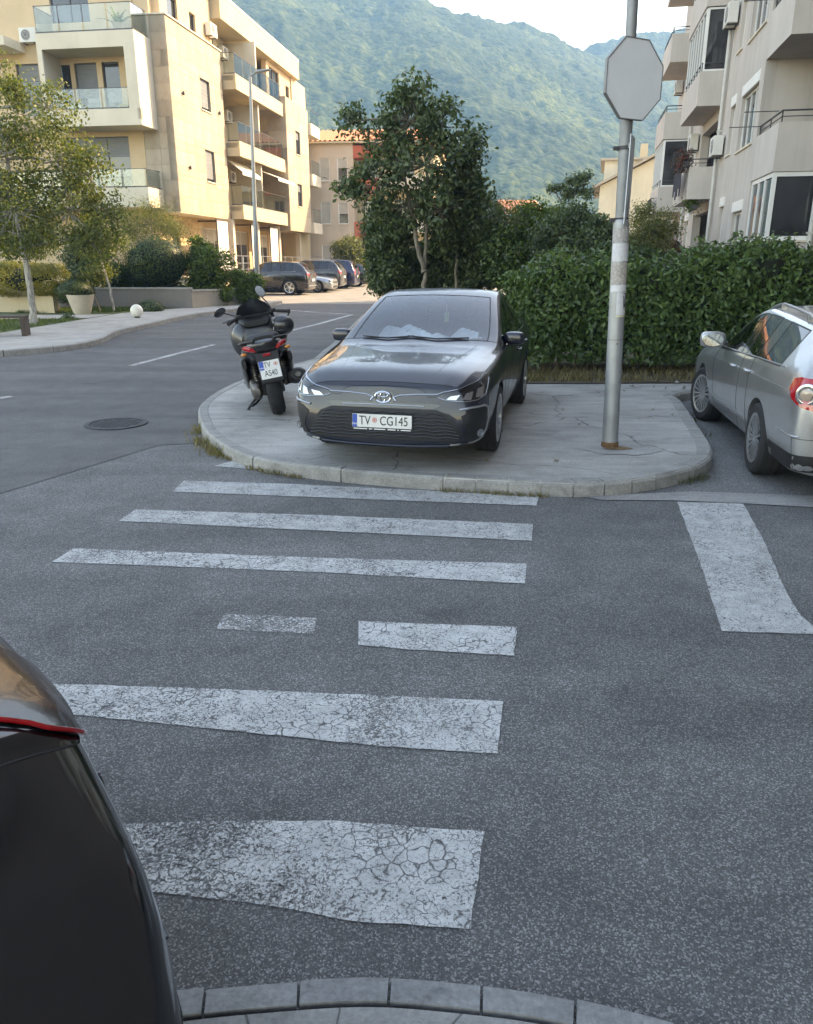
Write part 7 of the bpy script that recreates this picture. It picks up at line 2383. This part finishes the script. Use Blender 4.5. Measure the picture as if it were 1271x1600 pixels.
def sign_pole():
    b = G(953, 697, KT)
    t = thing('lamp_pole', 'grey steel lamp pole with torn stickers standing on the concrete island', 'lamp pole', (b.x, b.y, KT))
    tp = at(989, 0, b.y)
    lean = math.atan2(tp.x - b.x, tp.z - KT)
    t.rotation_euler = (0, lean, 0)
    M_GALV = mat('galvanised_steel', (.36, .37, .37), .5, metal=.55, var=.16, vscale=5, grime=.3)
    M_GALV2 = mat('older_galvanised', (.25, .255, .255), .55, metal=.5, var=.16, vscale=6, grime=.3)
    z1 = at(965, 345, b.y).z - KT
    m = MB(); m.lathe([(.078, -.02), (.078, .0), (.073, .6), (.0705, z1 - .03), (.068, z1), (.056, z1 + .02)], 28); m.build('lower_tube', M_GALV, t, True)
    m = MB(); m.lathe([(.055, z1), (.053, z1 + 1.2), (.046, z1 + 1.25), (.043, 7.4)], 24); m.build('upper_tube', M_GALV2, t, True)
    m = MB(); m.tube([(0, 0, 7.35), (-.1, .1, 7.7), (-.5, .6, 8.0), (-.8, 1.0, 8.05)], .04, 12); m.build('arm', M_GALV2, t, True)
    m = MB(); loft(m, [(-.05, 0, .06, .04), (.1, 0, .13, .06), (.5, -.01, .12, .05), (.62, -.01, .05, .02)], 14); m.v = [(-.8 - q[0] * .62 - q[1] * .78, 1.0 + q[0] * .78 - q[1] * .62, 8.05 + q[2]) for q in m.v]; m.build('lamp_head', M_AC, t, True)
    # access hatch seam and bolt
    m = MB(); m.lathe([(.0705, 1.02), (.0738, 1.02), (.0738, 1.03), (.0705, 1.03)], 28, close=True); m.build('hatch_seam', M_GALV2, t, True)
    m = MB(); m.ball((.0, -.0725, .99), .008, 10, 6); m.build('bolt', M_DARKALLOY, t, True)
    def wrap(a0, a1, z0, z1_, m_, r=.0725, name='sticker', wav=.0, seed=0):
        rg = random.Random(seed); k = 12; v, f2 = [], []
        for i in range(k + 1):
            a = R(a0 + (a1 - a0) * i / k)
            for zz, s_ in ((z0, -1), (z1_, 1)):
                z = zz + rg.uniform(-wav, wav)
                v += [(math.cos(a) * r, math.sin(a) * r, z), (math.cos(a) * (r + .0012), math.sin(a) * (r + .0012), z)]
        for i in range(k):
            a, c = i * 4, i * 4 + 4
            f2 += [(a + 1, c + 1, c + 3, a + 3), (a, a + 2, c + 2, c), (a, c, c + 1, a + 1), (a + 2, a + 3, c + 3, c + 2)]
        f2 += [(0, 1, 3, 2), (k * 4, k * 4 + 2, k * 4 + 3, k * 4 + 1)]
        mm = MB(); mm.add(v, f2)
        return mm.build(name, m_, t, True)
    pw = mat('sticker_paper', (.60, .60, .62), .7, var=.12, vscale=25, grime=.3); pg = mat('sticker_residue', (.36, .34, .33), .8, var=.35, vscale=40); pb = mat('brown_paper_print', (.40, .36, .33), .8, var=.4, vscale=60)
    zz = lambda v: at(960, v, b.y - .08).z - KT
    wrap(190, 350, zz(377), zz(356), pg, wav=.01, seed=1); wrap(195, 345, zz(408), zz(380), pw, wav=.004, seed=2); wrap(190, 350, zz(444), zz(411), pb, wav=.012, seed=3)
    wrap(195, 345, zz(456), zz(445), pw, .0727, wav=.004, seed=4); wrap(250, 335, zz(493), zz(457), pw, .0727, wav=.003, seed=5); wrap(250, 335, zz(495.5), zz(493.5), mat('yellow_edge', (.65, .62, .35), .7), .0727, seed=6)
    # scrawl on the lowest sticker
    q = MB(); pts = []
    for a, z in ((300, 459), (325, 459), (322, 466), (308, 470), (326, 472), (318, 480), (300, 462), (308, 478), (316, 484)):
        pts.append((math.cos(R(a)) * .0745, math.sin(R(a)) * .0745, zz(z)))
    q.tube(pts, .0045, 6); q.build('scrawl', mat('blue_black_ink', (.01, .012, .03), .6), t)
    q = MB()
    for k in range(5): 
        for a in range(205, 335, 26):
            z = zz(440 - k * 6)
            q.obox((math.cos(R(a)) * .0738, math.sin(R(a)) * .0738, z), (.0012, .026, .010), Matrix.Rotation(R(a), 3, 'Z'))
    q.build('faded_print', pg, t)['kind'] = 'stuff'
    for z in (zz(232), zz(345)):
        m = MB(); m.lathe([(.056, z), (.062, z), (.062, z + .03), (.056, z + .03)], 24, close=True); m.box(-.10, -.055, -.02, .02, z, z + .03); m.build('clamp', M_RAIL, t)
    # rusty foot and patched concrete
    m = MB(); m.lathe([(.079, 0.0), (.085, 0), (.0795, .05)], 28, close=True); m.build('rusty_foot', mat('rust', (.16, .085, .04), .9, var=.4, vscale=20), t, True)
    # octagonal plate
    c = at(990, 125, b.y - .05)
    o = thing('octagonal_sign', 'blank pale grey octagonal sign plate fixed high on the lamp pole', 'sign', (c.x, c.y - .02, c.z), R(27))
    M_SIGN = mat('grey_sign_plate', (.74, .76, .78), .45, metal=.0, var=.05, vscale=3, grime=.08)
    r = .328
    pts = [(r * math.cos(R(22.5 + 45 * i)), r * math.sin(R(22.5 + 45 * i))) for i in range(8)]
    m = MB(); m.add([(x, -.006, z) for x, z in pts] + [(x, .006, z) for x, z in pts], [tuple(range(8)), tuple(range(8, 16))[::-1]] + [(i + 8, (i + 1) % 8 + 8, (i + 1) % 8, i) for i in range(8)]); m.build('plate', M_SIGN, o)
    m = MB()
    for i in range(8):
        a, d = pts[i], pts[(i + 1) % 8]
        m.bar((a[0], .004, a[1]), (d[0], .004, d[1]), .03, .008, 0, (0, 1, 0) if False else (a[0], 0, a[1]))
    m.build('folded_rim', M_GALV2, o)
    for z in (-.13, .13):
        m = MB(); m.box(-.2, .2, .008, .03, z - .015, z + .015); m.build('bracket', M_GALV2, o)
    # narrow plate below, seen nearly edge-on
    c = at(981, 283, b.y - .03)
    o = thing('narrow_plate', 'narrow pale plate strapped upright to the lamp pole under the octagon', 'sign', (c.x + .015, c.y, c.z), R(68))
    m = MB(); m.box(-.15, .15, -.004, .004, -.36, .36); m.build('plate', mat('pale_blue_plate', (.55, .60, .64), .45, metal=.2, var=.06), o, bevel=.002)
    m = MB(); m.box(-.05, .05, .004, .03, -.30, -.26); m.box(-.05, .05, .004, .03, .26, .30); m.build('bracket', M_GALV2, o)
    # rust stain and cement collar on the pavement
    n = 30; rg = random.Random(5)
    def blob(name, cx, cy, rx, ry, z, m_):
        v = [(cx + rx * math.cos(2 * math.pi * i / n) * rg.uniform(.8, 1.15), cy + ry * math.sin(2 * math.pi * i / n) * rg.uniform(.8, 1.15)) for i in range(n)]
        sheet(name, v, z, m_, 0, parent=pave)
    blob('cement_patch', b.x + .08, b.y - .16, .34, .22, KT + .001, concrete('pale_cement', (.36, .35, .33)))
    blob('rust_stain', b.x + .05, b.y - .10, .15, .075, KT + .004, mat('rust_stain', (.20, .12, .06), .9, var=.35, vscale=14))
sign_pole()

def street_lamp():
    p = at(402, 446, 33.0); tp = at(391, 119, 33.0)
    z0 = zg(33.) + .12
    t = thing('street_lamp', 'slim grey street lamp with a short arm before the cream block', 'street lamp', (p.x, 33.0, z0))
    dx = tp.x - p.x
    m = MB(); m.tube([(0, 0, 0), (dx * .2, 0, 1.5), (dx, 0, tp.z - z0)], [.11, .10, .055], 14); m.build('pole', mat('grey_pole', (.30, .31, .31), .5, metal=.4), t, True)
    m = MB(); m.tube([(dx, 0, tp.z - z0), (dx + .25, -.1, tp.z - z0 + .10)], .035, 10); m.build('arm', MATS['grey_pole'], t, True)
    m = MB(); loft(m, [(0, 0, .06, .03), (.15, 0, .12, .05), (.5, 0, .11, .04), (.6, 0, .04, .02)], 14); m.v = [(dx + .2 + q[0], -.1 + q[1], tp.z - z0 + .12 + q[2] + q[0] * .12) for q in m.v]; m.build('lamp_head', MATS['grey_pole'], t, True)
    m = MB(); m.box(-.16, .16, -.16, .16, 0, .03); m.build('base_plate', MATS['grey_pole'], t)
street_lamp()

def garden_things():
    wood = mat('dark_bench_wood', (.06, .042, .03), .7, var=.3, vscale=8, bump=.3)
    b = G(22, 526, .12)
    t = thing('park_bench', 'dark wooden bench on the pavement edge at the far left', 'bench', (b.x - .45, b.y + .1, zg(b.y) + .115), R(10))
    for k in range(4):
        m = MB(); m.box(-.9, .72, -.20 + k * .11, -.11 + k * .11, .42, .47); m.build('seat_slat', wood, t, bevel=.006)
    for x in (-.8, .6):
        m = MB(); m.box(x, x + .10, -.18, .22, 0, .42); m.build('leg', wood, t, bevel=.01)
    # pale garden wall under the golden hedge
    p0, p1 = at(-60, 480, 27), at(86, 488, 26.2)
    t = tag(MB().prism([(p0.x, p0.y), (p1.x, p1.y), (p1.x + .05, p1.y + .3), (p0.x, p0.y + .3)], zg(27) + .1, zg(27) + 1.15).build('garden_wall', M_CREAM, None, bevel=.01), 'low pale rendered wall under the golden hedge behind the birch', 'wall')
    # grey planter walls with coping
    def planter(label, a, b_, h, m_):
        t = thing('planter_wall', label, 'wall', (0, 0, 0))
        d = (b_ - a).normalized(); n = Vector((-d.y, d.x, 0)) * .25
        q = MB(); z0 = zg(a.y) + .09; q.prism([a[:2], b_[:2], (b_ + n)[:2], (a + n)[:2]], z0, z0 + h); q.build('wall', m_, t)
        q = MB(); e = n * .12
        q.prism([(a - e)[:2], (b_ - e)[:2], (b_ + n + e)[:2], (a + n + e)[:2]], z0 + h + .001, z0 + h + .06); q.build('coping', M_WALK, t)
    gm = plaster('grey_planter', (.24, .22, .20), .3)
    A, B, C_ = at(88, 480, 28.8), at(300, 478, 28.6), at(395, 462, 31.6)
    for q in (A, B, C_): q.z = 0
    planter('long grey planter wall in front of the clipped round evergreen', A, B, .68, gm)
    planter('lighter planter wall running back from the grey one to the street lamp', B + Vector((.02, .02, 0)), C_, .60, plaster('tan_planter', (.34, .30, .25), .3))
    # globe lamp
    g = G(215, 497, .115)
    t = thing('globe_lamp', 'white globe garden lamp on the lawn before the planter wall', 'lamp', (g.x, g.y, zg(g.y) + .115))
    m = MB(); m.ball((0, 0, .22), .185, 24, 14); m.build('globe', mat('opal_glass', (.74, .72, .64), .35, var=.05), t, True)
    m = MB(); m.lathe([(.09, 0), (.09, .03), (.05, .06), (.05, .08)], 16); m.build('foot', M_DFRAME, t, True)
    # pale pots of the clipped shrub
    g = at(132, 480, 26.0)
    t = thing('plant_pot', 'tapered pale pot in front of the small clipped round shrub', 'pot', (g.x, g.y - .2, zg(26) + .115))
    m = MB(); m.lathe([(.26, 0), (.42, .55), (.44, .60), (.40, .60), (.38, .5), (.001, .5)], 20); m.build('pot', mat('pale_pot', (.52, .46, .37), .8), t, True)
    m = MB(); m.lathe([(.37, .505), (.001, .52)], 16); m.build('soil', M_EARTH, t)
    for k, (u, v) in enumerate(((106, 512), (111, 506))):
        pass
    c = at(108, 502, 23.6)
    bush('low_shrub', 'small ragged dark plant on the garden edge right of the birch trunk', c, (.30, .25, .30), LM_DARK, 500, (.09, .04), 120, .4, True, .2, keep=zg(23.6) + .115)
garden_things()

# litter on the ground: fallen leaves, stones, a flattened dark scrap
def litter():
    rg = random.Random(9)
    lm = MB(); lm.add([(0, -.03, 0), (.016, 0, .006), (0, .032, .002), (-.016, 0, .006)], [(0, 1, 2, 3)])
    me = lm.mesh('fallen_leaf'); me.materials.append(LM_DRY)
    spots = [(345, 612), (560, 690), (880, 640), (1000, 655), (1050, 648), (905, 663), (310, 700), (700, 745), (450, 735), (1020, 640), (760, 720), (870, 720)]
    lab = 'small dry fallen leaf lying on the concrete island'
    for u, v in spots:
        p = G(u, v, KT)
        o = bpy.data.objects.new('fallen_leaf', me); col.objects.link(o); o.location = (p.x, p.y, KT + .003); o.rotation_euler = (0, 0, rg.uniform(0, 6)); o.scale = [rg.uniform(.8, 1.5)] * 3
        tag(o, lab, 'leaf', 'fallen leaves on the island')
    st_ = MB(); st_.ball((0, 0, .03), (.06, .045, .04), 8, 6)
    sm = st_.mesh('stone'); sm.materials.append(M_KERB)
    for u, v, s_ in ((988, 605, 1.), (1058, 600, 1.2), (1040, 608, .7), (1068, 608, 1.3), (975, 612, .6), (1022, 606, .6)):
        p = G(u, v, KT)
        o = bpy.data.objects.new('stone', sm); col.objects.link(o); o.location = (p.x, p.y, KT + zg(p.y) + .01); o.scale = [s_ * .5] * 3; o.rotation_euler = (0, 0, rg.uniform(0, 6))
        tag(o, 'small pale stone in the dry strip below the laurel hedge', 'stone', 'stones below the hedge')
litter()

# potted palm on the top terrace of the cream block, flower boxes on the right-hand block
def palm():
    C = at(283, 328, 37.5)
    M = Matrix.Translation((C.x, C.y, 0)) @ Matrix.Rotation(R(-8.7), 4, 'Z')
    p = M @ Vector((-1.75, -.75, 10.96))
    t = thing('potted_palm', 'potted palm behind the glass rail of the top left terrace', 'plant', p)
    m = MB(); m.lathe([(.16, 0), (.24, .40), (.26, .42), (.22, .42), (.20, .36), (.001, .36)], 16); m.build('pot', MATS['pale_pot'], t, True)
    rng = np.random.default_rng(5)
    m = MB()
    for i in range(16):
        a = i * 2.4; el = rng.uniform(.5, 1.3); L = rng.uniform(.6, .95)
        d = Vector((math.cos(a) * math.cos(el), math.sin(a) * math.cos(el), math.sin(el)))
        pts = [Vector((0, 0, .38)) + d * (L * k / 6) + Vector((0, 0, -.30 * (k / 6) ** 2 * L)) for k in range(7)]
        sd_ = Vector((-math.sin(a), math.cos(a), 0))
        for k in range(1, 7):
            for s_ in (-1, 1):
                q = pts[k] + sd_ * s_ * .16 * (1.15 - k / 7) + Vector((0, 0, -.05)) + d * .06
                m.add([pts[k - 1], pts[k], q], [(0, 1, 2)])
    o = m.build('fronds', LM_BRIGHT, t); o['kind'] = 'stuff'
palm()
def flower_box(label, s, tt, z, w, m, seed):
    q = RB.matrix_basis @ Vector((s, tt, z))
    t = thing('flower_box', label, 'flower box', q, RB.rotation_euler.z)
    b = MB(); b.box(-w / 2, w / 2, -.1, .1, 0, .18); b.build('trough', M_RAIL, t, bevel=.01)
    rng = np.random.default_rng(seed); n = int(900 * w)
    P = np.stack([rng.uniform(-w / 2 - .05, w / 2 + .05, n), rng.normal(.05, .13, n), .18 + rng.normal(.05, .16, n)], 1)
    leaves_obj('flowers', P, np.tile([0, .4, 1.], (n, 1)), .09, .05, m, t, seed)
LM_FLOWER = leaf_mat('red_flower_mix', (.07, .055, .035), (.34, .07, .06), .6, .25)
flower_box('box of dark red flowers on the lowest balcony of the grey block', 10.2, .97, 2.05, 2.4, LM_FLOWER, 201)
flower_box('box of red flowers on the first-floor balcony rail of the grey block', 9.4, .97, 5.02, 1.2, LM_FLOWER, 202)
flower_box('green trailing plants under the first-floor balcony of the grey block', 9.2, .55, 3.62, .8, LM_BRIGHT, 203)
